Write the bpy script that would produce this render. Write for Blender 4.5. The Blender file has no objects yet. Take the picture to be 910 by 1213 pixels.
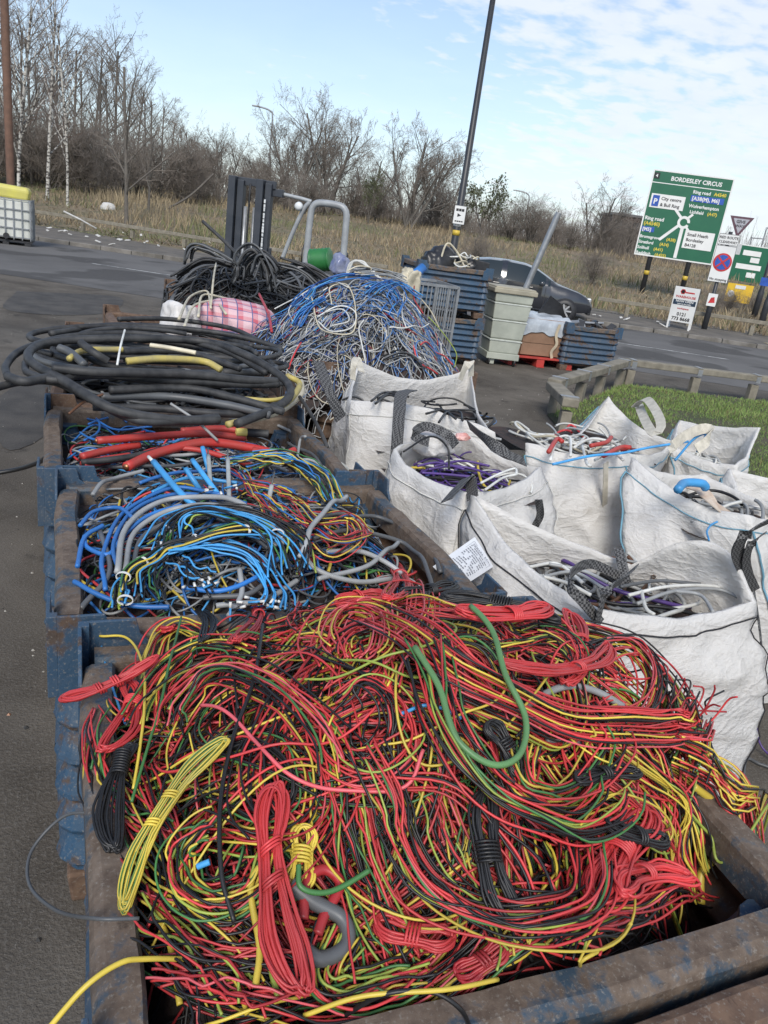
import bpy, bmesh, math, random
import numpy as np
from mathutils import Vector, Matrix, noise as mnoise
random.seed(7); RNG = np.random.default_rng(7)
PI = math.pi
SC = bpy.context.scene
COL = SC.collection

# ------------------------------------------------------------------ camera
CAM = np.array([-0.03, -1.515, 1.7])
FPX, CX, CY = 900.0, 455.0, 606.5
_d = np.array([110 - CX, 3000 - CY, FPX]); _d /= np.linalg.norm(_d)
_up = -_d
_F = np.array([0, 0, 1.0]) - _up * _up[2]; _F /= np.linalg.norm(_F)
_R = np.cross(_F, _up)
if _R[0] < 0: _R = -_R
_c, _s = 0.9164, 0.4002
_rot = np.array([[_c, _s, 0], [-_s, _c, 0], [0, 0, 1.0]])
MC = _rot @ np.stack([_R, _F, _up])          # camera coords (x right, y down, z forward) -> world
_cam = bpy.data.cameras.new('camera'); cam = bpy.data.objects.new('camera', _cam); COL.objects.link(cam)
_m = Matrix.Identity(4)
for i in range(3):
    _m[i][0], _m[i][1], _m[i][2], _m[i][3] = MC[i, 0], -MC[i, 1], -MC[i, 2], CAM[i]
cam.matrix_world = _m
_cam.sensor_fit = 'VERTICAL'; _cam.sensor_height = 36.0; _cam.sensor_width = 27.0
_cam.lens = FPX / 1213.0 * 36.0
_cam.clip_start = 0.02; _cam.clip_end = 3000
SC.camera = cam

# ------------------------------------------------------------------ light
SUN_EL, SUN_AZ_VEC = math.radians(41), np.array([-0.46, -0.89])     # horizontal direction towards the sun
sd = Vector((SUN_AZ_VEC[0] * math.cos(SUN_EL), SUN_AZ_VEC[1] * math.cos(SUN_EL), math.sin(SUN_EL))).normalized()
_sun = bpy.data.lights.new('sun', 'SUN'); _sun.energy = 2.2; _sun.angle = math.radians(20); _sun.color = (1, .945, .86)
sun = bpy.data.objects.new('sun', _sun); COL.objects.link(sun); sun.rotation_euler = sd.to_track_quat('Z', 'Y').to_euler()
W = bpy.data.worlds.new('World'); SC.world = W; W.use_nodes = True
nt = W.node_tree; N = nt.nodes; L = nt.links; N.clear()
wo = N.new('ShaderNodeOutputWorld'); bg = N.new('ShaderNodeBackground'); bg.inputs[1].default_value = 0.124
sky = N.new('ShaderNodeTexSky'); sky.sky_type = 'NISHITA'; sky.sun_disc = False
sky.sun_elevation = SUN_EL; sky.sun_rotation = math.atan2(SUN_AZ_VEC[0], SUN_AZ_VEC[1])
sky.air_density = 1.0; sky.dust_density = .9; sky.ozone_density = 1.6
tc = N.new('ShaderNodeTexCoord'); sep = N.new('ShaderNodeSeparateXYZ'); L.new(tc.outputs['Generated'], sep.inputs[0])
def wmath(op, a, b=None, clamp=False):
    n = N.new('ShaderNodeMath'); n.operation = op; n.use_clamp = clamp
    for i, v in enumerate((a, b)):
        if v is None: continue
        if isinstance(v, (int, float)): n.inputs[i].default_value = v
        else: L.new(v, n.inputs[i])
    return n.outputs[0]
zz = wmath('ADD', wmath('MAXIMUM', sep.outputs[2], 0.0), 0.16)
cmb = N.new('ShaderNodeCombineXYZ'); L.new(wmath('DIVIDE', sep.outputs[0], zz), cmb.inputs[0]); L.new(wmath('DIVIDE', sep.outputs[1], zz), cmb.inputs[1])
def wnoise(scale, detail, rough, dist=0.0, off=(0, 0, 0), stretch=(1, 1, 1), rz=0.0):
    mp = N.new('ShaderNodeMapping'); L.new(cmb.outputs[0], mp.inputs[0]); mp.inputs['Location'].default_value = off; mp.inputs['Scale'].default_value = stretch; mp.inputs['Rotation'].default_value = (0, 0, rz)
    n = N.new('ShaderNodeTexNoise'); n.inputs['Scale'].default_value = scale; n.inputs['Detail'].default_value = detail; n.inputs['Roughness'].default_value = rough; n.inputs['Distortion'].default_value = dist
    L.new(mp.outputs[0], n.inputs['Vector']); return n.outputs['Fac']
big = wnoise(0.55, 3, .5, .2, (3.1, 1.7, 0))
small = wnoise(8.0, 4, .52, .15, (0, 0, 0), (1, 1.25, 1), .6)
side = wmath('MULTIPLY', sep.outputs[0], 0.80)                     # the cloud bank thickens towards the east
cov = wmath('ADD', wmath('ADD', wmath('MULTIPLY', big, 0.9), wmath('MULTIPLY', small, 1.15)), side)
rmp = N.new('ShaderNodeMapRange'); rmp.interpolation_type = 'SMOOTHSTEP'; rmp.inputs[1].default_value = 1.20; rmp.inputs[2].default_value = 1.60; rmp.inputs[3].default_value = 0.06; rmp.inputs[4].default_value = .85
L.new(cov, rmp.inputs[0])
hz = N.new('ShaderNodeMapRange'); hz.inputs[1].default_value = 0.0; hz.inputs[2].default_value = .42; hz.inputs[3].default_value = .52; hz.inputs[4].default_value = 0.0
L.new(sep.outputs[2], hz.inputs[0])
fac = wmath('MAXIMUM', rmp.outputs[0], hz.outputs[0])
cshade = N.new('ShaderNodeMixRGB'); cshade.inputs[1].default_value = (4.6, 5.0, 5.5, 1); cshade.inputs[2].default_value = (5.9, 6.05, 6.2, 1)
L.new(wnoise(3.1, 4, .6, .2, (5, 2, 0)), cshade.inputs[0])
tint = N.new('ShaderNodeMixRGB'); tint.blend_type = 'MULTIPLY'; tint.inputs[0].default_value = 1; tint.inputs[2].default_value = (.88, .94, 1.0, 1); L.new(sky.outputs[0], tint.inputs[1])
mx = N.new('ShaderNodeMixRGB'); L.new(fac, mx.inputs[0]); L.new(tint.outputs[0], mx.inputs[1]); L.new(cshade.outputs[0], mx.inputs[2])
L.new(mx.outputs[0], bg.inputs[0]); L.new(bg.outputs[0], wo.inputs[0])
SC.view_settings.view_transform = 'Standard'; SC.view_settings.look = 'None'; SC.view_settings.gamma = 1; SC.view_settings.exposure = 0.50
SC.view_settings.use_curve_mapping = False

# ------------------------------------------------------------------ pixel -> place helpers (photo is 910 x 1213)
def ray(x, y): return MC @ np.array([x - CX, y - CY, FPX])
FW = _rot @ np.array([0, 1.0, 0]); RT = _rot @ np.array([1.0, 0, 0])
def Z(x, y, z=0.0):
    r = ray(x, y); t = (z - CAM[2]) / r[2]; return CAM + r * t
def D(x, y, d):
    r = ray(x, y); t = d / (r @ FW); return CAM + r * t
def hit(x, y, H):
    r = ray(x, y); r /= np.linalg.norm(r)
    t = np.linspace(.5, 9, 1200); P = CAM[None] + r[None] * t[:, None]
    g = P[:, 2] - H(P[:, 0], P[:, 1])
    k = np.argmax(g < 0) if (g < 0).any() else int(np.argmin(g + (P[:, 2] < .3) * 9))
    return P[k]
def cat(P, n):
    P = np.asarray(P, float); m = len(P)
    if m == 2: return P[0] + (P[1] - P[0]) * np.linspace(0, 1, n)[:, None]
    Q = np.vstack([2 * P[0] - P[1], P, 2 * P[-1] - P[-2]])
    dl = np.linalg.norm(np.diff(P, axis=0), axis=1) ** .5 + 1e-6; cu = np.concatenate([[0], np.cumsum(dl)]); cu /= cu[-1]
    T = np.linspace(0, 1, n); k = np.clip(np.searchsorted(cu, T, 'right') - 1, 0, m - 2)
    f = ((T - cu[k]) / (cu[k + 1] - cu[k]))[:, None]
    p0, p1, p2, p3 = Q[k], Q[k + 1], Q[k + 2], Q[k + 3]
    return .5 * (2 * p1 + (p2 - p0) * f + (2 * p0 - 5 * p1 + 4 * p2 - p3) * f ** 2 + (3 * p1 - p0 - 3 * p2 + p3) * f ** 3)

# ------------------------------------------------------------------ materials
MATS = {}
def nodes(name):
    m = bpy.data.materials.new(name); m.use_nodes = True; t = m.node_tree
    b = t.nodes['Principled BSDF']; MATS[name] = m
    return m, t, b
def tex(t, kind, scale, detail=4, rough=.55, coord='pos', dist=0, stretch=None):
    if coord == 'pos': o = t.nodes.new('ShaderNodeNewGeometry').outputs['Position']
    else: o = t.nodes.new('ShaderNodeTexCoord').outputs['Object']
    if stretch:
        mp = t.nodes.new('ShaderNodeMapping'); mp.inputs['Scale'].default_value = stretch; t.links.new(o, mp.inputs[0]); o = mp.outputs[0]
    if kind == 'noise':
        n = t.nodes.new('ShaderNodeTexNoise'); n.inputs['Detail'].default_value = detail; n.inputs['Roughness'].default_value = rough; n.inputs['Distortion'].default_value = dist
    else:
        n = t.nodes.new('ShaderNodeTexVoronoi'); n.feature = kind
    n.inputs['Scale'].default_value = scale; t.links.new(o, n.inputs['Vector'])
    return n.outputs[0]
def ramp(t, fac, a, b, lo=0., hi=1.):
    n = t.nodes.new('ShaderNodeMapRange'); n.inputs[1].default_value = a; n.inputs[2].default_value = b; n.inputs[3].default_value = lo; n.inputs[4].default_value = hi
    t.links.new(fac, n.inputs[0]); return n.outputs[0]
def mixc(t, fac, c1, c2):
    n = t.nodes.new('ShaderNodeMixRGB')
    if isinstance(fac, float): n.inputs[0].default_value = fac
    else: t.links.new(fac, n.inputs[0])
    for i, c in ((1, c1), (2, c2)):
        if isinstance(c, tuple): n.inputs[i].default_value = (*c, 1)
        else: t.links.new(c, n.inputs[i])
    return n.outputs[0]
def bump(t, b, h, strength=.3, dist=.01):
    n = t.nodes.new('ShaderNodeBump'); n.inputs['Strength'].default_value = strength; n.inputs['Distance'].default_value = dist
    t.links.new(h, n.inputs['Height']); t.links.new(n.outputs[0], b.inputs['Normal'])
def mat(name, c1, c2=None, scale=8., rough=.5, bmp=0., metallic=0., a=.35, b2=.65, bscale=None, coord='pos', detail=4):
    m, t, b = nodes(name)
    b.inputs['Roughness'].default_value = rough; b.inputs['Metallic'].default_value = metallic
    if c2 is None: c2 = tuple(x * .72 for x in c1)
    f = tex(t, 'noise', scale, detail, .6, coord)
    t.links.new(mixc(t, ramp(t, f, a, b2), c1, c2), b.inputs['Base Color'])
    if bmp: bump(t, b, tex(t, 'noise', bscale or scale * 3, 4, .6, coord), bmp)
    return m
def wiremat(name, c, rough=.46, dirt=.7):
    m, t, b = nodes(name); b.inputs['Roughness'].default_value = rough
    oi = t.nodes.new('ShaderNodeObjectInfo').outputs['Random']
    hv = t.nodes.new('ShaderNodeHueSaturation'); hv.inputs['Color'].default_value = (*c, 1)
    t.links.new(ramp(t, oi, 0, 1, .78, 1.18), hv.inputs['Value'])
    f = tex(t, 'noise', 9, 3)
    dn = mixc(t, ramp(t, f, .35, .75, 0, dirt), hv.outputs[0], tuple(x * .42 + .014 for x in c))
    t.links.new(dn, b.inputs['Base Color'])
    return m
WIRE = {k: wiremat('wire_' + k, c) for k, c in dict(
    red=(.60, .048, .052), pink=(.68, .11, .13), crimson=(.38, .025, .03), black=(.011, .011, .012), yellow=(.66, .50, .065), lime=(.33, .42, .07),
    green=(.06, .20, .055), dusty=(.12, .27, .10), blue=(.03, .17, .50), heapblue=(.08, .20, .44), sky=(.06, .33, .68), navy=(.02, .06, .25), grey=(.34, .35, .35), silver=(.50, .50, .49), dgrey=(.10, .105, .11), white=(.70, .70, .66),
    purple=(.10, .05, .24), brown=(.13, .06, .03), cream=(.60, .54, .40), orange=(.65, .20, .04)).items()}
WIRE['heavy'] = mat('heavy_rubber', (.018, .019, .021), (.055, .055, .055), 14, .62, .12)
WIRE['heavyred'] = mat('heavy_red_sheath', (.47, .035, .03), (.36, .05, .04), 10, .5, .08)
WIRE['heavyyellow'] = mat('heavy_yellow_sheath', (.50, .40, .10), (.30, .26, .13), 12, .55, .08)
WIRE['copper'] = mat('bare_copper', (.55, .25, .12), (.35, .17, .09), 40, .4, 0, .8)
def rustmat(name, paint, rust, rust2, cover, rough=.55, scale=5.):
    m, t, b = nodes(name)
    n1 = tex(t, 'noise', scale, 8, .68, 'pos', .4); n2 = tex(t, 'noise', scale * 6, 5, .6); n3 = tex(t, 'noise', scale * .8, 3, .5, 'pos', 0, (1, 1, .25))
    rc = mixc(t, ramp(t, n2, .35, .65), rust, rust2)
    pc = mixc(t, ramp(t, n3, .35, .7), paint, tuple(x * .5 + .03 for x in paint))
    mxx = t.nodes.new('ShaderNodeMath'); mxx.operation = 'ADD'; t.links.new(n1, mxx.inputs[0])
    t.links.new(ramp(t, n2, .3, .7, -.08, .08), mxx.inputs[1])
    msk = ramp(t, mxx.outputs[0], cover - .03, cover + .06)
    dust = mixc(t, ramp(t, tex(t, 'noise', scale * 2.3, 6, .7), .5, .8, 0, .35), mixc(t, msk, rc, pc), (.17, .16, .145))
    t.links.new(dust, b.inputs['Base Color']); t.links.new(ramp(t, msk, 0, 1, .85, rough), b.inputs['Roughness'])
    fs = tex(t, 'noise', scale * 26, 3, .7); fin = mixc(t, ramp(t, fs, .56, .70, 0, .55), dust, (.25, .23, .20)); fin = mixc(t, ramp(t, tex(t, 'noise', scale * 3.4, 7, .75, 'pos', .8), .60, .66, 0, .65), fin, tuple(x * .55 for x in rust)); t.links.new(fin, b.inputs['Base Color'])
    bump(t, b, mxx.outputs[0], .6, .006)
    return m
M_BLUE = rustmat('worn_blue_paint', (.022, .066, .125), (.06, .042, .032), (.11, .065, .04), .40)
M_RIM = rustmat('scuffed_rim_steel', (.028, .055, .085), (.085, .060, .044), (.16, .12, .09), .53, .5, 6)
M_IN = rustmat('rusty_inner_steel', (.05, .07, .10), (.09, .048, .03), (.15, .085, .05), .60, .7, 4)
M_BROWN = rustmat('brown_rusted_steel', (.05, .06, .08), (.085, .05, .034), (.16, .10, .065), .64, .7, 5)
M_STEEL = mat('galvanised_steel', (.34, .35, .36), (.24, .25, .26), 9, .42, .03, .5)
M_WOOD = mat('weathered_wood', (.20, .17, .13), (.10, .085, .065), 6, .85, .3, 0, .35, .65, 30)
M_WOODG = mat('grey_weathered_rail', (.26, .235, .185), (.145, .13, .10), 7, .85, .35, 0, .3, .7, 40)
M_BLACKP = mat('black_plastic', (.018, .018, .02), (.03, .03, .032), 20, .5)
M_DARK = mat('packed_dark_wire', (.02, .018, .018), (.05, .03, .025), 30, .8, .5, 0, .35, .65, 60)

# ------------------------------------------------------------------ mesh helpers
def np_mesh(name, V, F, mats, mi=None, smooth=True, uv=None):
    me = bpy.data.meshes.new(name); V = np.ascontiguousarray(V, np.float32); F = np.ascontiguousarray(F, np.int32)
    k = F.shape[1]; n = len(F)
    me.vertices.add(len(V)); me.vertices.foreach_set('co', V.ravel())
    me.loops.add(n * k); me.loops.foreach_set('vertex_index', F.ravel())
    me.polygons.add(n); me.polygons.foreach_set('loop_start', np.arange(0, n * k, k, dtype=np.int32))
    if mi is not None: me.polygons.foreach_set('material_index', np.ascontiguousarray(mi, np.int32))
    me.polygons.foreach_set('use_smooth', np.full(n, bool(smooth)))
    for m in (mats if isinstance(mats, (list, tuple)) else [mats]): me.materials.append(m)
    me.update(calc_edges=True); me.validate()
    return me
def link(name, me, parent=None):
    o = bpy.data.objects.new(name, me); COL.objects.link(o)
    if parent is not None: o.parent = parent
    return o
def tag(o, label=None, catg=None, group=None, kind=None):
    if label: o['label'] = label
    if catg: o['category'] = catg
    if group: o['group'] = group
    if kind: o['kind'] = kind
    return o
def empty(name, loc=(0, 0, 0), rz=0.0, label=None, catg=None, group=None):
    o = bpy.data.objects.new(name, None); COL.objects.link(o); o.location = tuple(float(v) for v in loc); o.rotation_euler = (0, 0, rz); o.empty_display_size = .1
    return tag(o, label, catg, group)
def kids(o): return [c for c in bpy.data.objects if c.parent == o]
def copy_tree(o, parent=None, childmap=None):
    c = o.copy(); COL.objects.link(c)
    if parent is not None: c.parent = parent
    for ch in list(o.children): copy_tree(ch, c)
    return c
class MB:
    def __init__(s): s.v = []; s.f = []
    def add(s, V, F):
        b = len(s.v); s.v += [tuple(map(float, p)) for p in V]; s.f += [tuple(i + b for i in f) for f in F]
    def box(s, c, size, R=None, taper=(1, 1)):
        hx, hy, hz_ = [q / 2 for q in size]
        P = np.array([[x * (taper[0] if z > 0 else 1), y * (taper[1] if z > 0 else 1), z] for z in (-hz_, hz_) for x, y in ((-hx, -hy), (hx, -hy), (hx, hy), (-hx, hy))])
        if R is not None: P = P @ np.asarray(R).T
        s.add(P + np.asarray(c, float), [(3, 2, 1, 0), (4, 5, 6, 7), (0, 1, 5, 4), (1, 2, 6, 5), (2, 3, 7, 6), (3, 0, 4, 7)])
    def bar(s, a, b, w, h=None, up=(0, 0, 1)):
        a = np.asarray(a, float); b = np.asarray(b, float); t = b - a; l = np.linalg.norm(t); t /= l
        u = np.asarray(up, float)
        if abs(t @ u) > .95: u = np.array([1., 0, 0])
        x = np.cross(t, u); x /= np.linalg.norm(x); y = np.cross(x, t)
        s.box((a + b) / 2, (l, w, h or w), np.stack([t, x, y], 1))
    def prism(s, poly, a, b, axis='y'):
        n = len(poly)
        def p(q, d): return {'y': (q[0], d, q[1]), 'x': (d, q[0], q[1]), 'z': (q[0], q[1], d)}[axis]
        s.add([p(q, a) for q in poly] + [p(q, b) for q in poly], [tuple(range(n))[::-1], tuple(range(n, 2 * n))] + [(i, (i + 1) % n, (i + 1) % n + n, i + n) for i in range(n)])
    def lathe(s, prof, n=20, c=(0, 0, 0), axis='z', cap=True):
        V = []; m = len(prof)
        for r, h in prof:
            for k in range(n):
                a = 2 * PI * k / n; q = (r * math.cos(a), r * math.sin(a), h)
                if axis == 'y': q = (q[0], h, q[1])
                if axis == 'x': q = (h, q[0], q[1])
                V.append(np.add(q, c))
        F = [(i * n + k, i * n + (k + 1) % n, (i + 1) * n + (k + 1) % n, (i + 1) * n + k) for i in range(m - 1) for k in range(n)]
        if cap: F += [tuple(range(n))[::-1], tuple(range((m - 1) * n, m * n))]
        s.add(V, F)
    def mesh(s, name, m, smooth=False, bevel=0.0):
        bm = bmesh.new(); vs = [bm.verts.new(p) for p in s.v]
        for f in s.f:
            try: bm.faces.new([vs[i] for i in f])
            except ValueError: pass
        bmesh.ops.recalc_face_normals(bm, faces=bm.faces)
        if bevel: bmesh.ops.bevel(bm, geom=[e for e in bm.edges if len(e.link_faces) == 2 and e.calc_face_angle(0) > .5], offset=bevel, segments=2, profile=.5, affect='EDGES', clamp_overlap=True)
        me = bpy.data.meshes.new(name); bm.to_mesh(me); bm.free()
        for q in (m if isinstance(m, (list, tuple)) else [m]): me.materials.append(q)
        if smooth: me.polygons.foreach_set('use_smooth', [True] * len(me.polygons))
        return me
    def build(s, name, m, parent=None, smooth=False, bevel=0.0): return link(name, s.mesh(name, m, smooth, bevel), parent)
def bx(name, c, size, m, parent, bevel=.0, R=None):
    b = MB(); b.box(c, size, R); return b.build(name, m, parent, False, bevel)
def tubes(P, r, sides=6, flat=1.0):
    """P (K,N,3), r scalar, (K,) or (K,N) -> vertices, quads, path index per quad, side index per quad"""
    P = np.asarray(P, float); K, n, _ = P.shape
    r = np.broadcast_to(np.asarray(r, float).reshape((-1, 1)) if np.ndim(r) == 1 else r, (K, n))
    T = np.gradient(P, axis=1); T /= np.linalg.norm(T, axis=2, keepdims=True) + 1e-9
    ref = np.tile(np.array([.13, .21, .97]), (K, 1)); bad = np.abs((T[:, 0] * ref).sum(1)) > .93; ref[bad] = (1, .1, 0)
    U = np.empty_like(P); u = ref
    for i in range(n):
        u = u - (u * T[:, i]).sum(1, keepdims=True) * T[:, i]; u = u / (np.linalg.norm(u, axis=1, keepdims=True) + 1e-9); U[:, i] = u
    B = np.cross(T, U); a = np.arange(sides) * 2 * PI / sides
    V = P[:, :, None] + r[:, :, None, None] * (U[:, :, None] * np.cos(a)[None, None, :, None] + B[:, :, None] * np.sin(a)[None, None, :, None] * flat)
    k, i, j = np.meshgrid(np.arange(K), np.arange(n - 1), np.arange(sides), indexing='ij'); j2 = (j + 1) % sides
    ix = lambda i_, j_: (k * n + i_) * sides + j_
    F = np.stack([ix(i, j), ix(i, j2), ix(i + 1, j2), ix(i + 1, j)], -1).reshape(-1, 4)
    # end caps: two quads each for 6 sides, one for 4
    caps = []; ck = []
    kk = np.arange(K)
    for e, fl in ((0, 1), (n - 1, 0)):
        b0 = (kk * n + e) * sides
        sets = [(0, 1, 2, 3), (3, 4, 5, 0)] if sides == 6 else ([(0, 1, 2, 3)] if sides == 4 else ([(0, 1, 2, 3), (3, 4, 5, 6), (6, 7, 0, 3)] if sides == 8 else []))
        for q in sets: caps.append(np.stack([b0 + z for z in (q[::-1] if fl else q)], 1)); ck.append(kk)
    pk = k.ravel(); sj = j.ravel()
    if caps: F = np.vstack([F] + caps); pk = np.concatenate([pk] + ck); sj = np.concatenate([sj, np.full(len(pk) - len(sj), -1)])
    return V.reshape(-1, 3), F, pk, sj
def tube_obj(name, P, r, m, parent=None, sides=6, stripe=None):
    V, F, pk, sj = tubes(np.asarray(P)[None], r if np.ndim(r) == 0 else np.asarray(r)[None], sides)
    if stripe is not None: return link(name, np_mesh(name, V, F, [m, stripe], (sj % 3 == 0).astype(int)), parent)
    return link(name, np_mesh(name, V, F, m), parent)
def strip(name, P, Wd, w, th, m, parent=None):
    P = np.asarray(P, float); n = len(P); T = np.gradient(P, axis=0); T /= np.linalg.norm(T, axis=1, keepdims=True) + 1e-9
    Wd = np.broadcast_to(np.asarray(Wd, float), P.shape); Wd = Wd - (Wd * T).sum(1, keepdims=True) * T; Wd = Wd / (np.linalg.norm(Wd, axis=1, keepdims=True) + 1e-9)
    Nn = np.cross(T, Wd)
    V = np.stack([P - Wd * w / 2 - Nn * th / 2, P + Wd * w / 2 - Nn * th / 2, P + Wd * w / 2 + Nn * th / 2, P - Wd * w / 2 + Nn * th / 2], 1).reshape(-1, 3)
    F = [(i * 4 + j, i * 4 + (j + 1) % 4, i * 4 + 4 + (j + 1) % 4, i * 4 + 4 + j) for i in range(n - 1) for j in range(4)] + [(3, 2, 1, 0), (n * 4 - 4, n * 4 - 3, n * 4 - 2, n * 4 - 1)]
    return link(name, np_mesh(name, V, np.array(F), m, None, False), parent)
def grid(name, X, Y, Zv, m, parent=None, smooth=True):
    a, b = X.shape; V = np.stack([X, Y, Zv], -1).reshape(-1, 3)
    i, j = np.meshgrid(np.arange(a - 1), np.arange(b - 1), indexing='ij')
    F = np.stack([i * b + j, (i + 1) * b + j, (i + 1) * b + j + 1, i * b + j + 1], -1).reshape(-1, 4)
    return link(name, np_mesh(name, V, F, m, None, smooth), parent)
def text(name, s, size, m, parent, x, z, y=-.012, align='LEFT', rot=None):
    cu = bpy.data.curves.new('t', 'FONT'); cu.body = s; cu.size = size; cu.align_x = align; cu.fill_mode = 'FRONT' if hasattr(cu, 'fill_mode') else None; cu.resolution_u = 2; cu.offset = size * .028
    t = bpy.data.objects.new('t', cu); COL.objects.link(t); bpy.context.view_layer.update()
    me = bpy.data.meshes.new_from_object(t.evaluated_get(bpy.context.evaluated_depsgraph_get())); bpy.data.objects.remove(t)
    me.transform(Matrix.Translation((x, y, z)) @ (rot or Matrix.Identity(4)) @ Matrix.Rotation(PI / 2, 4, 'X'))
    me.materials.clear(); me.materials.append(m)
    return link(name, me, parent)
def fbm(x, y, z=0.0, o=3):
    s = 0; a = 1
    for k in range(o): s += a * mnoise.noise((x * 2 ** k, y * 2 ** k, z + k * 7.3)); a *= .5
    return s
def waves(x, y, seed, f=1.0, n=7):
    g = np.random.default_rng(seed); s = 0
    for k in range(n):
        th = g.uniform(0, 2 * PI); fr = f * g.uniform(.6, 2.2); s = s + np.sin((x * math.cos(th) + y * math.sin(th)) * fr + g.uniform(0, 6.28)) / (n ** .5)
    return s

# ================================================================== SETTING
tdir = np.array([.888, -.461]); ndir = np.array([.461, .888])     # along the far kerb / away from it
KERB = 20.38
def sn(s, n, z=0.0): return np.array([*(tdir * s + ndir * n), z])
M_ASPH, t, b = nodes('old_asphalt')
n1 = tex(t, 'noise', .9, 7, .62, 'pos', .5); n2 = tex(t, 'noise', 90, 3, .7); n3 = tex(t, 'noise', .22, 4, .5)
c = mixc(t, ramp(t, n1, .36, .64), (.064, .055, .045), (.150, .132, .110)); c = mixc(t, ramp(t, n2, .50, .72, 0, .6), c, (.19, .178, .16)); c = mixc(t, ramp(t, n3, .45, .68, 0, .55), c, (.088, .086, .083))
c = mixc(t, ramp(t, tex(t, 'noise', 3.2, 5, .7), .60, .70, 0, .7), c, (.030, .028, .026)); c = mixc(t, ramp(t, tex(t, 'distance_to_edge_placeholder', 1) if 0 else tex(t, 'noise', 230, 2, .6), .66, .72, 0, .8), c, (.30, .28, .25))
t.links.new(c, b.inputs['Base Color']); b.inputs['Roughness'].default_value = .9; b.inputs['Specular IOR Level'].default_value = .15
bump(t, b, n2, .8, .008)
M_ROAD, t, b = nodes('road_asphalt')
n1 = tex(t, 'noise', .35, 6, .6, 'pos', 0, (.888, .9, 1)); n2 = tex(t, 'noise', 60, 3, .7); n4 = tex(t, 'noise', .5, 3, .5, 'pos', .3)
c = mixc(t, ramp(t, n1, .36, .62), (.105, .102, .100), (.15, .146, .142)); c = mixc(t, ramp(t, n4, .52, .58, 0, .75), c, (.060, .058, .057)); c = mixc(t, ramp(t, tex(t, 'noise', 2.4, 5, .7), .60, .68, 0, .35), c, (.19, .18, .165)); c = mixc(t, ramp(t, n2, .5, .75, 0, .4), c, (.16, .155, .15))
t.links.new(c, b.inputs['Base Color']); b.inputs['Roughness'].default_value = .9; b.inputs['Specular IOR Level'].default_value = .12; bump(t, b, n2, .4, .005)
M_PAVE = mat('pavement_tarmac', (.155, .135, .11), (.085, .076, .064), 1.6, .85, .3, 0, .35, .65, 50)
M_KERB = mat('kerb_concrete', (.20, .185, .165), (.11, .10, .085), 3, .85, .3, 0, .35, .65, 30)
M_LINE = mat('worn_white_line', (.50, .50, .48), (.16, .16, .155), 4, .7, 0, 0, .45, .62)
g = MB(); g.add([(-900, -900, 0), (900, -900, 0), (900, 1500, 0), (-900, 1500, 0)], [(0, 1, 2, 3)])
tag(g.build('ground', M_ASPH), kind='structure')
def sheet(name, quad, z, m, nx=1):
    b = MB(); b.add([(p[0], p[1], z) for p in quad], [tuple(range(len(quad)))]); return tag(b.build(name, m), kind='structure')
sheet('road', [sn(-80, 11.9), sn(90, 11.9), sn(90, KERB), sn(-80, KERB)], .004, M_ROAD)
M_PATCH = mat('dark_tarmac_patch', (.040, .037, .034), (.075, .068, .06), 3, .9, .5, 0, .35, .65, 60)
for px in ([(0, 470), (50, 440), (62, 500), (30, 530), (0, 525)], [(20, 345), (140, 352), (120, 372), (10, 368)]):
    q_ = cat([Z(*p_) for p_ in px] + [Z(*px[0])], 40)[:-1]; sheet('tarmac_patch', q_ + RNG.normal(0, .004, q_.shape), .004, M_PATCH)
for i in range(9): sheet('road_marking', [sn(-14 + i * 6, 16.1), sn(-11.5 + i * 6, 16.1), sn(-11.5 + i * 6, 16.2), sn(-14 + i * 6, 16.2)], .009, M_LINE)
sheet('road_marking', [sn(12, 18.9), sn(26, 18.9), sn(26, 19.02), sn(12, 19.02)], .009, M_LINE)
sheet('road_marking', [sn(9.5, 13.3), sn(24, 14.6), sn(24, 14.74), sn(9.5, 13.44)], .009, M_LINE)
sheet('road_marking', [sn(13.4, 17.7), sn(14.6, 17.55), sn(14.7, 17.85), sn(13.5, 17.95)], .009, M_LINE)
M_TACT = mat('buff_tactile_paving', (.36, .30, .19), (.28, .24, .16), 5, .85)
sheet('tactile_paving', [sn(8.9, KERB + .02), sn(12.0, KERB + .02), sn(12.0, KERB + .75), sn(8.9, KERB + .75)], .127, M_TACT)
kg = empty('kerb'); kg['kind'] = 'structure'
kbm = MB(); kbm.box((0, 0, 0), (.90, .15, .18)); km = kbm.mesh('kerb_stone', M_KERB, False, .018)
ang = math.atan2(tdir[1], tdir[0])
for i in range(70):
    o = link('kerb_stone', km, kg); p = sn(-24 + i * .915, KERB + random.uniform(-.012, .012)); o.location = (p[0], p[1], .03 + random.uniform(-.008, .006)); o.rotation_euler = (0, random.uniform(-.01, .01), ang + random.uniform(-.01, .01))
sheet('pavement', [sn(-80, KERB + .07), sn(90, KERB + .07), sn(90, 24.2), sn(-80, 26.2)], .115, M_PAVE)
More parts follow.
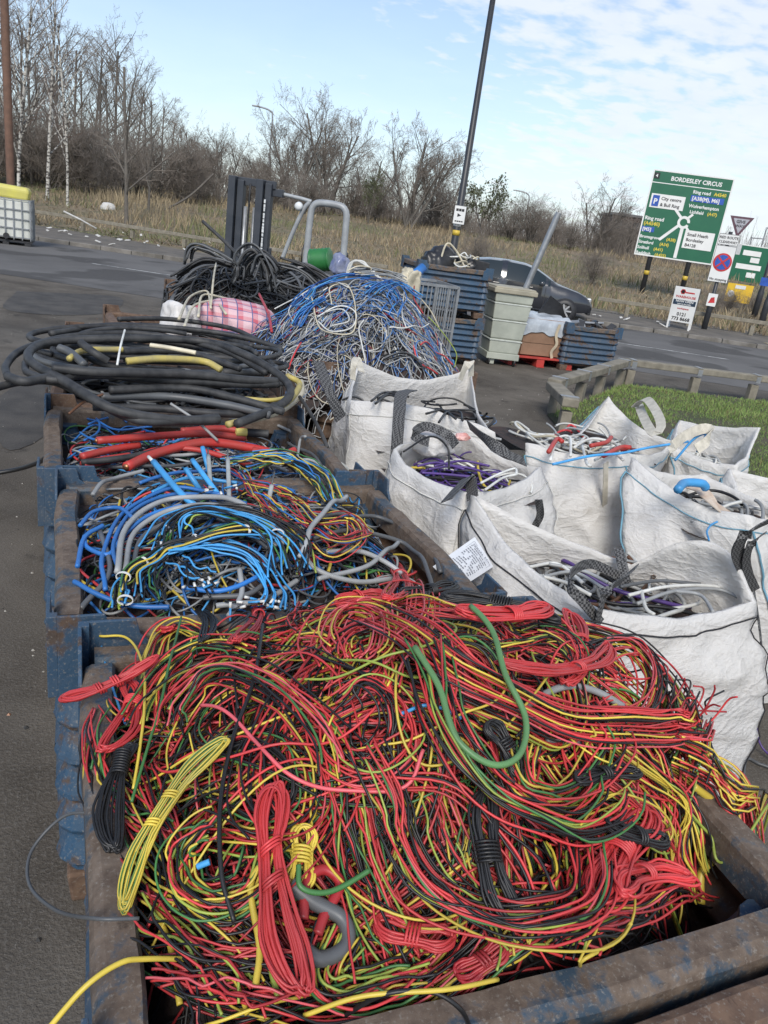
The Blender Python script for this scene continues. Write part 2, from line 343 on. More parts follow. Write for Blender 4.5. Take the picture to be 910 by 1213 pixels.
# rough grass bank behind
M_BANK = mat('rough_bank_soil', (.20, .152, .10), (.125, .115, .065), .9, .95, .6, 0, .38, .62, 8, 'pos', 7)
def bank_z(s, n):
    k = np.clip((n - 23.4) / 30, 0, 1); z = .10 + 1.75 * (k * k * (3 - 2 * k)) + .2 * np.clip((n - 54) / 40, 0, 2)
    x = s; return z + np.clip((n - 23.4) / 6, 0, 1) * .16 * waves(x, n, 3, .35)
ss, nn = np.meshgrid(np.linspace(-110, 140, 170), np.concatenate([np.linspace(23.0, 60, 70), np.linspace(61, 320, 20)]), indexing='ij')
nn = nn + np.clip((-ss) / 30, 0, 1) * np.clip(1 - (nn - 23) / 20, 0, 1) * 2.0
XY = tdir[None, None] * ss[..., None] + ndir[None, None] * nn[..., None]
tag(grid('bank', XY[..., 0], XY[..., 1], bank_z(ss, nn), M_BANK), kind='structure')
def terr(p):
    s, n = float(np.dot(p[:2], tdir)), float(np.dot(p[:2], ndir))
    return float(bank_z(np.array(s), np.array(n))) if n > 23.6 else (.115 if n > KERB else 0.0)
def blades(name, base, hgt, wid, lean, mats, mi, label=None):
    K = len(base); a = RNG.uniform(0, 2 * PI, K); d = np.stack([np.cos(a), np.sin(a), np.zeros(K)], 1); la = RNG.uniform(0, 2 * PI, K)
    tip = base + np.stack([np.cos(la) * lean, np.sin(la) * lean, hgt], 1); mid = base * .5 + tip * .5 + np.array([0, 0, .08]) * hgt[:, None]
    V = np.stack([base - d * wid[:, None] / 2, base + d * wid[:, None] / 2, mid + d * wid[:, None] * .4, tip], 1).reshape(-1, 3)
    F = np.arange(4 * K).reshape(K, 4)
    return tag(link(name, np_mesh(name, V, F, mats, mi, False)), kind='stuff', label=label)
M_DRY = [mat('dry_grass_tan', (.36, .285, .18), (.26, .21, .13), 3, .9), mat('dry_grass_brown', (.235, .18, .115), (.17, .132, .085), 3, .9), mat('rough_grass_green', (.18, .185, .085), (.13, .14, .065), 3, .9)]
K = 62000
s_ = RNG.uniform(-34, 46, K); n_ = 24.0 + 34 * RNG.random(K) ** 1.5
n_ = n_ + np.clip(-s_ / 30, 0, 1) * np.clip(1 - (n_ - 23) / 20, 0, 1) * 2.0
xy = tdir[None] * s_[:, None] + ndir[None] * n_[:, None]
cl = waves(s_, n_, 11, .5) + .7 * waves(s_, n_, 12, 1.7)
hh = np.clip(.28 + .18 * cl, .06, .9) * RNG.uniform(.5, 1.25, K)
gsel = np.where(waves(s_, n_, 14, .45) + RNG.normal(0, .5, K) > .60, 2, np.where(RNG.random(K) + .25 * cl > .55, 0, 1))
blades('dry_grass', np.column_stack([xy, bank_z(s_, n_)]), hh, RNG.uniform(.02, .05, K), RNG.uniform(.02, .28, K) , M_DRY, gsel, 'tall dry winter grass covering the bank beyond the road')
# near lawn
M_SOIL = mat('lawn_soil', (.075, .060, .042), (.045, .055, .02), 3, .95, .5, 0, .4, .62, 25)
fA, fB, fC = Z(735, 458), Z(648, 492), Z(668, 516)
lawn_poly = [fA, fB, fC + (fC - fB) * .0, Z(612, 545), Z(560, 600), np.array([3.0, 1.6, 0]), np.array([4.4, -1.0, 0]), np.array([8, -4, 0]), np.array([16, -2, 0]), np.array([14.5, 4.8, 0]), Z(905, 478)]
lz = .02
LB = MB(); cen = np.mean([p[:2] for p in lawn_poly], 0); ring = [np.array([p[0], p[1]]) for p in lawn_poly]
LB.add([(*p, .012) for p in ring] + [(*(p * .96 + cen * .04), .05) for p in ring] + [(*cen, .06)], [(i, (i + 1) % len(ring), (i + 1) % len(ring) + len(ring), i + len(ring)) for i in range(len(ring))] + [(i + len(ring), (i + 1) % len(ring) + len(ring), 2 * len(ring)) for i in range(len(ring))])
tag(LB.build('lawn_soil', M_SOIL), kind='structure')
def inpoly(X, Y, poly):
    r = np.zeros(len(X), bool); j = len(poly) - 1
    for i in range(len(poly)):
        xi, yi, xj, yj = poly[i][0], poly[i][1], poly[j][0], poly[j][1]
        r ^= ((yi > Y) != (yj > Y)) & (X < (xj - xi) * (Y - yi) / (yj - yi + 1e-12) + xi); j = i
    return r
M_GR = [mat('lawn_green', (.17, .27, .065), (.12, .20, .045), 2, .8), mat('lawn_bright', (.24, .31, .095), (.18, .24, .07), 2, .8), mat('lawn_straw', (.24, .20, .09), (.16, .14, .06), 2, .85)]
X_ = RNG.uniform(2.5, 14, 330000); Y_ = RNG.uniform(-1.2, 8, 330000)
k = inpoly(X_, Y_, [(*(p * .985 + cen * .015),) for p in ring]); w = waves(X_, Y_, 21, 1.3) + .6 * waves(X_, Y_, 22, 4)
edge = np.clip((np.hypot(X_ - 4.3, Y_ - 4.9)) / 1.3, 0, 1)
k &= RNG.random(len(X_)) < np.clip(.75 + .3 * w, .06, 1) * edge ** 1.5
dist_ = np.hypot(X_ - CAM[0], Y_ - CAM[1]); k &= RNG.random(len(X_)) < np.clip(9 / dist_, .3, 1)
X_, Y_, w = X_[k], Y_[k], w[k]; K = len(X_)
blades('lawn_grass', np.column_stack([X_, Y_, np.full(K, .035)]), np.clip(.040 + .016 * w, .012, .09) * RNG.uniform(.5, 1.4, K), RNG.uniform(.006, .013, K), RNG.uniform(.0, .05, K), M_GR, np.where(RNG.random(K) < .10, 2, np.where(RNG.random(K) + .2 * w > .62, 1, 0)), 'short green grass on the verge behind the white bags')
# near knee rail
def knee(pts, posts, name, label, hz_, w, m, cap=None, group=None, pw=.12, offs=None):
    root = empty(name, pts[0], 0, label, 'fence', group); o0 = np.array(root.location)
    for a_, b_ in zip(pts[:-1], pts[1:]):
        r = MB(); d_ = (b_ - a_) / np.linalg.norm(b_ - a_); nrm = np.cross(d_, [0, 0, 1])
        r.bar(a_ - o0 + [0, 0, hz_] + d_ * .004, b_ - o0 + [0, 0, hz_] - d_ * .004, w[0], w[1]); r.build('rail', m, root, False, .012)
    for p, d_ in posts:
        pb = MB(); R = np.array([[d_[0], -d_[1], 0], [d_[1], d_[0], 0], [0, 0, 1]])
        pb.box(p - o0 + np.array([0, 0, hz_ / 2 - w[1] / 2 - .03]), (pw, pw * .9, hz_ - w[1] + .04), R); po = pb.build('post', m, root, False, .01)
        if cap:
            cb = MB(); cb.box(p - o0 + np.array([0, 0, hz_ + w[1] / 2 + .003]), (.07, w[0] + .016, .006), R); cb.box(p - o0 + np.array([d_[1] * -1, d_[0], 0]) * 0 + np.array([d_[1], -d_[0], 0]) * (w[0] / 2 + .005) + np.array([0, 0, hz_ - .02]), (.07, .006, w[1]), R); cb.build('metal_strap', cap, root)
    return root
def seg(a_, b_, fr):
    d_ = (b_ - a_) / np.linalg.norm(b_ - a_); return [(a_ + (b_ - a_) * f, d_) for f in fr]
fE = fA + (Z(905, 478) - fA) * 1.35
knee([fC, fB], seg(fC, fB, (.12,)), 'knee_rail', 'short low timber knee rail sloping towards the white bags', .33, (.17, .09), M_WOODG, M_STEEL, 'timber knee rails round the verge')
knee([fB, fA], seg(fB, fA, (.06, .35, .62, .95)), 'knee_rail', 'low timber knee rail in front of the red pallet', .36, (.16, .09), M_WOODG, M_STEEL, 'timber knee rails round the verge')
knee([fA, fE], seg(fA, fE, (.03, .36, .66, .95)), 'knee_rail', 'low grey timber knee rail along the back of the green verge', .36, (.16, .09), M_WOODG, M_STEEL, 'timber knee rails round the verge')
# far rails
def far_rail(pts, step, label):
    P = []
    for a_, b_ in zip(pts[:-1], pts[1:]):
        n = max(1, int(np.linalg.norm(b_ - a_) / step)); P += seg(a_, b_, [(i + .5) / n for i in range(n)])
    knee(pts, P, 'knee_rail', label, .40, (.12, .11), M_WOODG, None, 'timber knee rails along the far pavement', .13)
far_rail([sn(-24, 27.0, .12), sn(-14.2, 26.2, .12), sn(-8, 24.5, .12), sn(-2, 23.7, .12)], 1.7, 'long low timber knee rail on the far pavement at the left')
far_rail([sn(4.6, 23.5, .12), sn(14, 23.3, .12), sn(30, 23.2, .12)], 1.7, 'long low timber knee rail behind the white advert board')

# grit and offcuts on the tarmac
K = 2600; gx_ = RNG.uniform(-2.6, 7, K); gy_ = RNG.uniform(-1.5, 10, K); gs_ = RNG.uniform(.002, .008, K) * np.where(RNG.random(K) < .06, 2, 1); a_ = RNG.uniform(0, 6.28, K)
ca, sa = np.cos(a_) * gs_, np.sin(a_) * gs_; base_ = np.stack([gx_, gy_, np.full(K, .001)], 1); zero_ = np.zeros(K); GV = np.stack([base_ + np.stack([ca, sa, zero_], 1), base_ + np.stack([-sa, ca, zero_], 1), base_ + np.stack([-ca, -sa, zero_], 1), base_ + np.stack([sa, -ca, zero_], 1), base_ + np.stack([zero_, zero_, gs_ * .9], 1)], 1).reshape(-1, 3)
GF = (np.array([[0, 1, 4], [1, 2, 4], [2, 3, 4], [3, 0, 4]])[None] + (np.arange(K) * 5)[:, None, None]).reshape(-1, 3)
tag(link('grit', np_mesh('grit', GV, GF, [mat('pale_grit', (.42, .40, .36), (.25, .23, .2), 9, .9), mat('dark_grit', (.03, .03, .03), (.06, .055, .05), 9, .9), mat('copper_offcuts', (.35, .16, .08), None, 9, .5)], np.repeat(RNG.choice(3, K, p=[.55, .40, .05]), 4), False)), 'loose grit and tiny offcuts scattered over the tarmac', kind='stuff')
# ================================================================== TREES
def grow(seed, H, spread, upright, levels=5, trunk_r=.09, nb=(5, 4, 4, 4), multi=1, first=.25, ln=(.34, .62)):
    g = random.Random(seed); big_, twig = [], []
    def branch(p, d, l, r, lev):
        pts = [np.array(p)]; dd = np.array(d, float); n = 5; 
        for i in range(n - 1):
            dd = dd + np.array([g.gauss(0, .055 if lev else .03), g.gauss(0, .055 if lev else .03), g.gauss(0, .03) + upright * (.05 if lev else .04)]); dd /= np.linalg.norm(dd)
            pts.append(pts[-1] + dd * l / (n - 1))
        rr = np.linspace(r, r * (.55 if lev < levels - 1 else .35), n)
        (big_ if lev < 2 else twig).append((np.array(pts), rr))
        if lev >= levels - 1: return
        k = nb[min(lev, len(nb) - 1)] + (g.random() < .5)
        for i in range(k):
            f = first + (1 - first) * (i + g.random()) / k if lev == 0 else .2 + .8 * (i + g.random()) / k
            f = min(f, .99); q = f * (n - 1); a_ = int(q); w_ = q - a_; p0 = pts[a_] * (1 - w_) + pts[min(a_ + 1, n - 1)] * w_
            th = g.uniform(0, 2 * PI); sp = spread * g.uniform(.6, 1.3)
            side_ = np.cross(dd, [math.cos(th), math.sin(th), .2]); side_ /= np.linalg.norm(side_) + 1e-9
            nd = dd * (1 - .35 * sp) + side_ * sp; nd[2] += upright * .2; nd /= np.linalg.norm(nd)
            branch(p0, nd, l * g.uniform(*ln) * (1.15 - .35 * f if lev == 0 else 1), max(r * (1 - .55 * f) * .5, .0042), lev + 1)
    for m_ in range(multi):
        th = g.uniform(0, 2 * PI); tilt = .0 if multi == 1 else g.uniform(.1, .55)
        branch((g.gauss(0, .1) * (multi > 1), g.gauss(0, .1) * (multi > 1), -.1), (math.cos(th) * tilt, math.sin(th) * tilt, 1), H * (.72 if multi == 1 else g.uniform(.45, .7)), trunk_r, 0)
    return big_, twig
M_BARK = mat('grey_bark', (.15, .135, .115), (.10, .09, .08), 6, .9)
M_TWIG = mat('brown_twigs', (.235, .20, .168), (.17, .146, .122), 2, .9)
M_TWIGR = mat('reddish_birch_twigs', (.18, .13, .105), (.12, .09, .075), 2, .9)
M_BIRCH, t, b = nodes('birch_bark'); b.inputs['Roughness'].default_value = .7
t.links.new(mixc(t, ramp(t, tex(t, 'noise', 5, 4, .6, 'pos', 0, (1, 1, 2.2)), .48, .56), (.50, .48, .43), (.07, .06, .055)), b.inputs['Base Color'])
M_LEAF = mat('sparse_green_leaves', (.085, .095, .042), (.06, .07, .035), 2, .8)
def tree_mesh(seed, kind):
    if kind == 'birch': B, T = grow(seed, 13.5, .75, .5, 5, .11, (17, 6, 4, 3), 1, .25, (.20, .40))
    elif kind == 'tall': B, T = grow(seed, 10, .8, .5, 5, .11, (15, 6, 5, 3), 1, .18, (.24, .45))
    elif kind == 'multi': B, T = grow(seed, 8, .75, .35, 5, .085, (9, 6, 5, 3), 5, .22, (.32, .52))
    elif kind == 'bush': B, T = grow(seed, 4.6, .9, .25, 4, .04, (8, 6, 5), 9, .12, (.35, .65))
    else: B, T = grow(seed, 6.5, .7, .45, 4, .07, (9, 6, 5), 2, .2, (.32, .55))
    def pack(L_, sides): 
        V, F, pk, sj = tubes(np.array([p for p, r in L_]), np.array([r for p, r in L_]), sides); return V, F
    tm = M_BIRCH if kind == 'birch' else M_BARK
    bm_ = np_mesh('trunk', *pack(B, 5), tm); 
    V, F = pack([(p, np.maximum(r, .0050)) for p, r in T], 3); mi = None; mats = [M_TWIGR if kind == 'birch' else M_TWIG, M_LEAF]
    if kind == 'leafy':
        pts = np.concatenate([p[2:] for p, r in T]); pts = pts[RNG.random(len(pts)) < .45]; pts = np.repeat(pts, 2, 0); pts = pts + RNG.normal(0, .12, pts.shape)
        K = len(pts); a_ = RNG.normal(0, .05, (K, 3)); b_ = RNG.normal(0, .05, (K, 3))
        LV = np.stack([pts - a_, pts - b_, pts + a_, pts + b_], 1).reshape(-1, 3); LF = np.arange(4 * K).reshape(K, 4) + len(V)
        mi = np.concatenate([np.zeros(len(F), int), np.ones(K, int)]); V = np.vstack([V, LV]); F = np.vstack([F, LF])
    return bm_, np_mesh('crown', V, F, mats, mi)
TM = {k: [tree_mesh(s0 + 31 * i, k) for i in range(n)] for k, s0, n in (('birch', 5, 2), ('tall', 77, 3), ('multi', 140, 3), ('bush', 200, 3), ('leafy', 260, 1))}
NOMH = dict(birch=12., tall=9.2, multi=6.6, bush=4.0, leafy=6.2)
def tree(px, py_top, d, kind, v, label, group, name=None, wide=1.0, py_base=None):
    # base stands on the terrain under this photo column at this distance
    lo, hi = -100, 700
    for _ in range(40):
        md = (lo + hi) / 2; p = D(px, md, d)
        if p[2] > terr(p): lo = md
        else: hi = md
    p = D(px, lo, d); top = D(px + (lo - py_top) * .08, py_top, d); h = top[2] - p[2]
    bm_, cm = TM[kind][v % len(TM[kind])]
    o = empty(name or ('birch_tree' if kind == 'birch' else 'bush' if kind == 'bush' else 'bare_tree'), (p[0], p[1], terr(p)), RNG.uniform(0, 6.28), label, 'bush' if kind == 'bush' else 'tree', group)
    s = h / NOMH[kind]; o.scale = (s * wide, s * wide, s)
    link('trunk', bm_, o); link('crown', cm, o); return o
def nth(_, px, L_):
    return ('first second third fourth fifth sixth seventh eighth ninth tenth eleventh twelfth thirteenth fourteenth fifteenth sixteenth seventeenth eighteenth nineteenth twentieth').split()[sorted(L_).index(px)]
GL = 'bare trees of the woodland at the left'
tree(22, -60, 34, 'birch', 0, 'white-barked birch rising beside the brown pole', GL)
tree(56, -45, 38, 'birch', 1, 'second birch from the brown pole, white mottled trunk', GL)
tree(80, -20, 36, 'birch', 0, 'thin birch with pale trunk standing on the bank left of the white plank', GL, wide=.8)
tree(150, 22, 32, 'tall', 0, 'tall bare grey tree at the front edge of the wood above the far rail', GL, wide=1.0)
tree(176, 80, 36, 'tall', 1, 'slender bare tree just right of the tall grey front tree', GL, wide=.8)
for i, (px, pt, d) in enumerate([(-20, -50, 46), (12, 10, 50), (44, 30, 48), (66, 5, 52), (96, 45, 50), (110, 20, 56), (128, 55, 48), (136, 12, 54), (160, 70, 52), (190, 95, 54), (30, -15, 58), (200, 120, 60), (-5, -30, 42), (38, -5, 44), (72, 20, 58), (88, 10, 46), (118, 40, 50), (146, 60, 58), (172, 85, 46), (212, 130, 52)]):
    tree(px, pt, d, 'tall', i, '%s bare brown tree from the left, deep in the left wood' % nth(0, px, [-20, 12, 44, 66, 96, 110, 128, 136, 160, 190, 30, 200, -5, 38, 72, 88, 118, 146, 172, 212]), GL, wide=.9)
for i, (px, pt, d) in enumerate([(20, 120, 44), (60, 130, 43), (105, 135, 44), (140, 150, 43), (180, 150, 46), (215, 170, 47), (-10, 110, 42), (85, 150, 46), (160, 165, 48), (235, 185, 50)]):
    tree(px, pt, d, 'bush', i, '%s thicket bush from the left under the trees of the left wood' % nth(0, px, [20, 60, 105, 140, 180, 215, -10, 85, 160, 235]), 'bushes under the left wood', wide=1.25)
GM = 'bare trees on the bank skyline'
tree(258, 126, 52, 'multi', 0, 'rounded bare tree on the skyline left of the forklift mast', GM, wide=.95)
tree(345, 110, 55, 'multi', 1, 'bare branching tree behind the forklift and street lamp', GM, wide=.95)
tree(388, 106, 55, 'multi', 2, 'spreading bare tree on the skyline above the overhead guard', GM, wide=1.0)
tree(486, 106, 52, 'multi', 0, 'lone bare tree with wide fan of branches left of the tall lamp post', GM, wide=1.05)
tree(572, 194, 50, 'leafy', 0, 'evergreen-tinged small tree just right of the tall lamp post', GM, 'small_tree')
tree(700, 212, 55, 'multi', 1, 'broad bare tree on the skyline left of the large green road sign', GM, wide=1.25)
for _px, _pt, _d in ((285, 165, 64), (318, 150, 63), (362, 150, 64), (436, 170, 64), (520, 175, 62), (648, 228, 64), (232, 140, 60)):
    tree(_px, _pt, _d, 'multi', _px, '%s bare tree from the left in the line behind the skyline trees' % nth(0, _px, [285, 318, 362, 436, 520, 648, 232]), 'line of bare trees behind the skyline', wide=1.15)
tree(436, 190, 50, 'leafy', 0, 'small yellow-green shrub tree between two bare skyline trees', GM, 'small_tree', wide=.6)
tree(890, 296, 90, 'multi', 1, 'bare tree beyond the second green road sign', GM)
tree(846, 262, 95, 'tall', 2, 'narrow bare tree behind the triangular sign', GM, wide=.6)
for i, (px, pt, d) in enumerate([(292, 190, 56), (318, 195, 52), (362, 200, 50), (418, 195, 56), (444, 215, 54), (512, 215, 56), (540, 225, 54), (605, 236, 54), (628, 228, 52), (648, 245, 56), (735, 252, 60), (240, 180, 56), (225, 165, 52), (675, 258, 50), (712, 266, 54)]):
    tree(px, pt, d, 'bush', i, '%s leafless scrub bush from the left along the top of the bank' % nth(292, px, [292, 318, 362, 418, 444, 512, 540, 605, 628, 648, 735, 240, 225, 675, 712]), 'scrub bushes along the bank', wide=1.3)
for i, (px, pt, d) in enumerate([(562, 268, 33), (700, 290, 34), (860, 340, 30), (890, 345, 32), (840, 338, 29)]):
    tree(px, pt, d, 'bush', i, '%s scraggy brown shrub from the left, growing on the dry grass bank' % nth(0, px, [562, 700, 860, 890, 840]), 'shrubs on the grass bank', wide=1.2)
# far wood mass on the horizon
def woodland(name, s0, s1, n0, n1, K, h0, h1, label):
    s_ = RNG.uniform(s0, s1, K); n_ = RNG.uniform(n0, n1, K); p = np.column_stack([tdir[None] * s_[:, None] + ndir[None] * n_[:, None], bank_z(s_, n_)])
    h = RNG.uniform(h0, h1, K) * (1 + .3 * waves(s_, n_, 5, .5)); th = RNG.uniform(0, 6.28, K); ln_ = RNG.uniform(0, .5, K) * h
    tt = np.linspace(0, 1, 4)[None, :, None]; dirv = np.stack([np.cos(th) * ln_, np.sin(th) * ln_, h], 1)[:, None]
    bow = np.stack([-np.sin(th), np.cos(th), np.zeros(K)], 1)[:, None] * (np.sin(tt * PI) * RNG.normal(0, .25, (K, 1, 1)))
    P = p[:, None] + dirv * tt + bow; V, F, pk, sj = tubes(P, np.linspace(1, .4, 4)[None] * RNG.uniform(.012, .04, (K, 1)), 3)
    return tag(link(name, np_mesh(name, V, F, M_TWIG)), label, kind='stuff')
woodland('woodland', -50, -24, 42, 62, 5500, .8, 3.4, 'dark tangle of bare stems filling the wood at the left')
woodland('undergrowth', -16, 46, 53, 64, 5000, .5, 1.7, 'brown leafless scrub along the bank skyline')
woodland('far_undergrowth', -70, 30, 68, 100, 7000, 1.0, 3.2, 'distant leafless scrub closing the view behind the bank')
woodland('far_undergrowth', 30, 110, 66, 110, 5000, 1.5, 5.5, 'distant leafless scrub behind the road signs')
#@@OBJECTS@@

# ================================================================== STILLAGES
BL, BW, BH = 1.07, .95, .80
def ribf(ph, amp):
    fr = ph % 1.0; return amp * np.clip(np.where(fr < .13, fr / .13, 1.15 - (fr - .13) * 1.5), 0, 1)
def rib_panel(length, name, m_out, z0=.13, z1=.735, nrib=6, amp=.042):
    zs = np.linspace(z0, z1, nrib * 8 + 1); ph = (zs - z0) / (z1 - z0) * nrib
    o = ribf(ph, amp)
    xs = np.linspace(0, length, 15)
    X, Zv = np.meshgrid(xs, zs, indexing='ij'); Yv = np.tile(-o, (len(xs), 1)) + .004 * waves(X * 9, Zv * 7, int(length * 100), 1.0)
    a_, b_ = X.shape; V = np.concatenate([np.stack([X, Yv, Zv], -1).reshape(-1, 3), np.stack([X, Yv + .005, Zv], -1).reshape(-1, 3)]); n = a_ * b_
    i, j = np.meshgrid(np.arange(a_ - 1), np.arange(b_ - 1), indexing='ij')
    F = np.stack([i * b_ + j, (i + 1) * b_ + j, (i + 1) * b_ + j + 1, i * b_ + j + 1], -1).reshape(-1, 4)
    F = np.vstack([F, F[:, ::-1] + n]); mi = np.concatenate([np.zeros(len(F) // 2, int), np.ones(len(F) // 2, int)])
    return np_mesh(name, V, F, [m_out, M_IN], mi, True)
def rim_mesh(length, seed, m):
    # folded channel rail: rounded top, dented along its length
    prof = [(.006, -.075), (.006, -.012), (.012, 0), (.05, 0), (.062, -.006), (.068, -.016), (.068, -.072), (.058, -.078)]
    xs = np.linspace(0, length, 22); V = []; k = len(prof)
    for x in xs:
        e = min(x, length - x) / .12; e = min(e, 1)
        dy = e * (.006 * math.sin(x * 5 + seed) + .006 * mnoise.noise((x * 7, seed, 0))); dz = e * (.005 * math.sin(x * 6.3 + seed * 2) + .006 * mnoise.noise((x * 9, seed, 4)))
        V += [(x, .055 - q[0] + dy, q[1] + dz) for q in prof]
    F = [(i * k + j, i * k + (j + 1) % k, (i + 1) * k + (j + 1) % k, (i + 1) * k + j) for i in range(len(xs) - 1) for j in range(k)]
    me = np_mesh('rim_rail', V, np.array(F), m, None, False); return me
def make_stillage(m_paint, m_rim, m_foot, seed=1):
    t = empty('stillage')
    pl, pw_ = rib_panel(BL - .14, 'side_panel', m_paint), rib_panel(BW - .14, 'side_panel', m_paint)
    for me, loc, rz in ((pl, (.07, .030, 0), 0), (pl, (BL - .07, BW - .030, 0), PI), (pw_, (BL - .030, .07, 0), PI / 2), (pw_, (.030, BW - .07, 0), -PI / 2)):
        o = link('side_panel', me, t); o.location = loc; o.rotation_euler = (0, 0, rz)
    for i, (ln_, loc, rz) in enumerate(((BL - .02, (.01, 0, BH), 0), (BL - .02, (BL - .01, BW, BH), PI), (BW - .145, (BL, .072, BH + .002), PI / 2), (BW - .145, (0, BW - .072, BH + .002), -PI / 2))):
        o = link('rim_rail', rim_mesh(ln_, seed + i, m_rim), t); o.location = loc; o.rotation_euler = (0, 0, rz)
    # corner posts: an outer angle with a raised stacking ear
    pm = MB(); h = BH + .05
    pr = [(0, BH - .15), (.13, BH - .15), (.13, BH - .01), (.105, BH + .012), (.095, h), (0, h)]; pm.prism(pr, -.022, -.014, 'y'); pm.prism(pr, -.022, -.014, 'x')
    pm.box((-.010, -.010, BH - .05), (.022, .022, .20))
    zs = np.linspace(.11, BH - .06, 49); pm.lathe([(.048 + float(ribf((z - .13) / .605 * 6, .024)) if .13 < z < .735 else .048, z) for z in zs], 12, (.058, .058, 0))
    me = pm.mesh('corner_post', m_paint, False, .002)
    fm = MB(); fm.box((.085, .085, .05), (.13, .13, .10), None, (1.15, 1.15)); fme = fm.mesh('foot', m_foot, False, .008)
    for loc, sx, sy, rz in (((0, 0, 0), 1, 1, 0), ((BL, 0, 0), 1, 1, PI / 2), ((BL, BW, 0), 1, 1, PI), ((0, BW, 0), 1, 1, -PI / 2)):
        for nm, q in (('corner_post', me), ('foot', fme)):
            o = link(nm, q, t); o.location = loc; o.rotation_euler = (0, 0, rz)
    bx('floor_plate', (BL / 2, BW / 2, .115), (BL - .08, BW - .08, .02), M_IN, t)
    return t
SP = make_stillage(M_BLUE, M_RIM, M_BROWN, 1)
SB = make_stillage(M_BROWN, M_BROWN, M_BROWN, 9)
GB = 'steel stillages in the row'
def place(src, used, u, v, rz, label, group, z=0.0):
    o = src if not used else copy_tree(src); o.location = (u, v, z); o.rotation_euler = (0, 0, rz); return tag(o, label, 'stillage', group)
place(SP, 0, -.008, -.985, 0, 'blue steel stillage in front, heaped with red and yellow wire', GB)
place(SP, 1, -.070, .03, 0, 'blue steel stillage holding the blue and grey cable loops', GB)
place(SP, 1, -.125, .99, .005, 'blue rusty stillage holding the thick red cables', GB)
place(SB, 0, .12, -1.99, .0, 'brown rusted stillage rim at the bottom right corner', GB)
place(SB, 1, -.13, 1.97, -.01, 'brown rusted stillage under the coil of heavy black cable', GB)
place(SB, 1, -.05, 2.96, .02, 'empty-looking rusted stillage between the black coil and the tartan bag', GB)
place(SB, 1, .22, 3.95, .03, 'rusted stillage under the pink tartan bag', GB)
place(SB, 1, .85, 6.45, -.05, 'rusted stillage under the heap of thin black cable', GB)
place(SB, 1, 1.45, 3.15, -.02, 'brown stillage under the blue and white wire heap', GB)

# ================================================================== HEAP SURFACES
def sm(x): x = np.clip(x, 0, 1); return x * x * (3 - 2 * x)
def H1(u, v):
    u = np.asarray(u, float); v = np.asarray(v, float)
    dome = np.exp(-(((u - .64) / .48) ** 2 + ((v + .44) / .36) ** 2) * .9)
    h = .730 + .265 * dome
    h = h - .22 * sm((u - .74) / .25) * sm((-v - .66) / .22)            # hollow in the front right corner
    h = h - .55 * sm((u - 1.16) / .16) - .5 * sm((-.02 - u) / .12) - .5 * sm((-.98 - v) / .1) - .16 * sm((v - .0) / .12)
    h = h - .07 * sm((.12 - u) / .2) * sm((-.35 - v) / .3)
    return h + .021 * waves(u, v, 31, 10) + .006 * waves(u, v, 35, 25)
def H2(u, v):
    u = np.asarray(u, float); v = np.asarray(v, float)
    return .735 + .14 * np.exp(-(((u - .42) / .4) ** 2 + ((v - .42) / .36) ** 2)) + .05 * sm((v - .6) / .3) + .01 * waves(u, v, 33, 14)
def H3(u, v): return .715 + .05 * np.exp(-(((np.asarray(u) - .4) / .4) ** 2 + ((np.asarray(v) - 1.45) / .3) ** 2)) + .01 * waves(np.asarray(u), np.asarray(v), 34, 14)
def H4(u, v): return .79 + .06 * np.exp(-(((np.asarray(u) - .4) / .5) ** 2 + ((np.asarray(v) - 2.4) / .4) ** 2)) + 0 * np.asarray(u)
def HB(u, v):    # blue heap
    u = np.asarray(u, float); v = np.asarray(v, float); q = np.sqrt(((u - 1.86) / .96) ** 2 + ((v - 3.78) / .95) ** 2)
    return .50 + .745 * np.clip(1 - q ** 1.9, 0, 1) ** .85 * (1 + .05 * (u - 2.1)) - .10 * (q >= 1) + .085 * waves(u, v, 38, 4.6) * (q < .97) - .25 * sm((u - 2.2) / .5) * sm((v - 3.6) / .8)
def HK(u, v):    # black heap behind
    u = np.asarray(u, float); v = np.asarray(v, float); q = np.sqrt(((u - 1.85) / 1.08) ** 2 + ((v - 6.5) / .8) ** 2)
    return .72 + .40 * np.clip(1 - q ** 2, 0, 1) ** 1.05 - .6 * (q >= 1) + .06 * waves(u, v, 37, 4.2) * (q < 1)

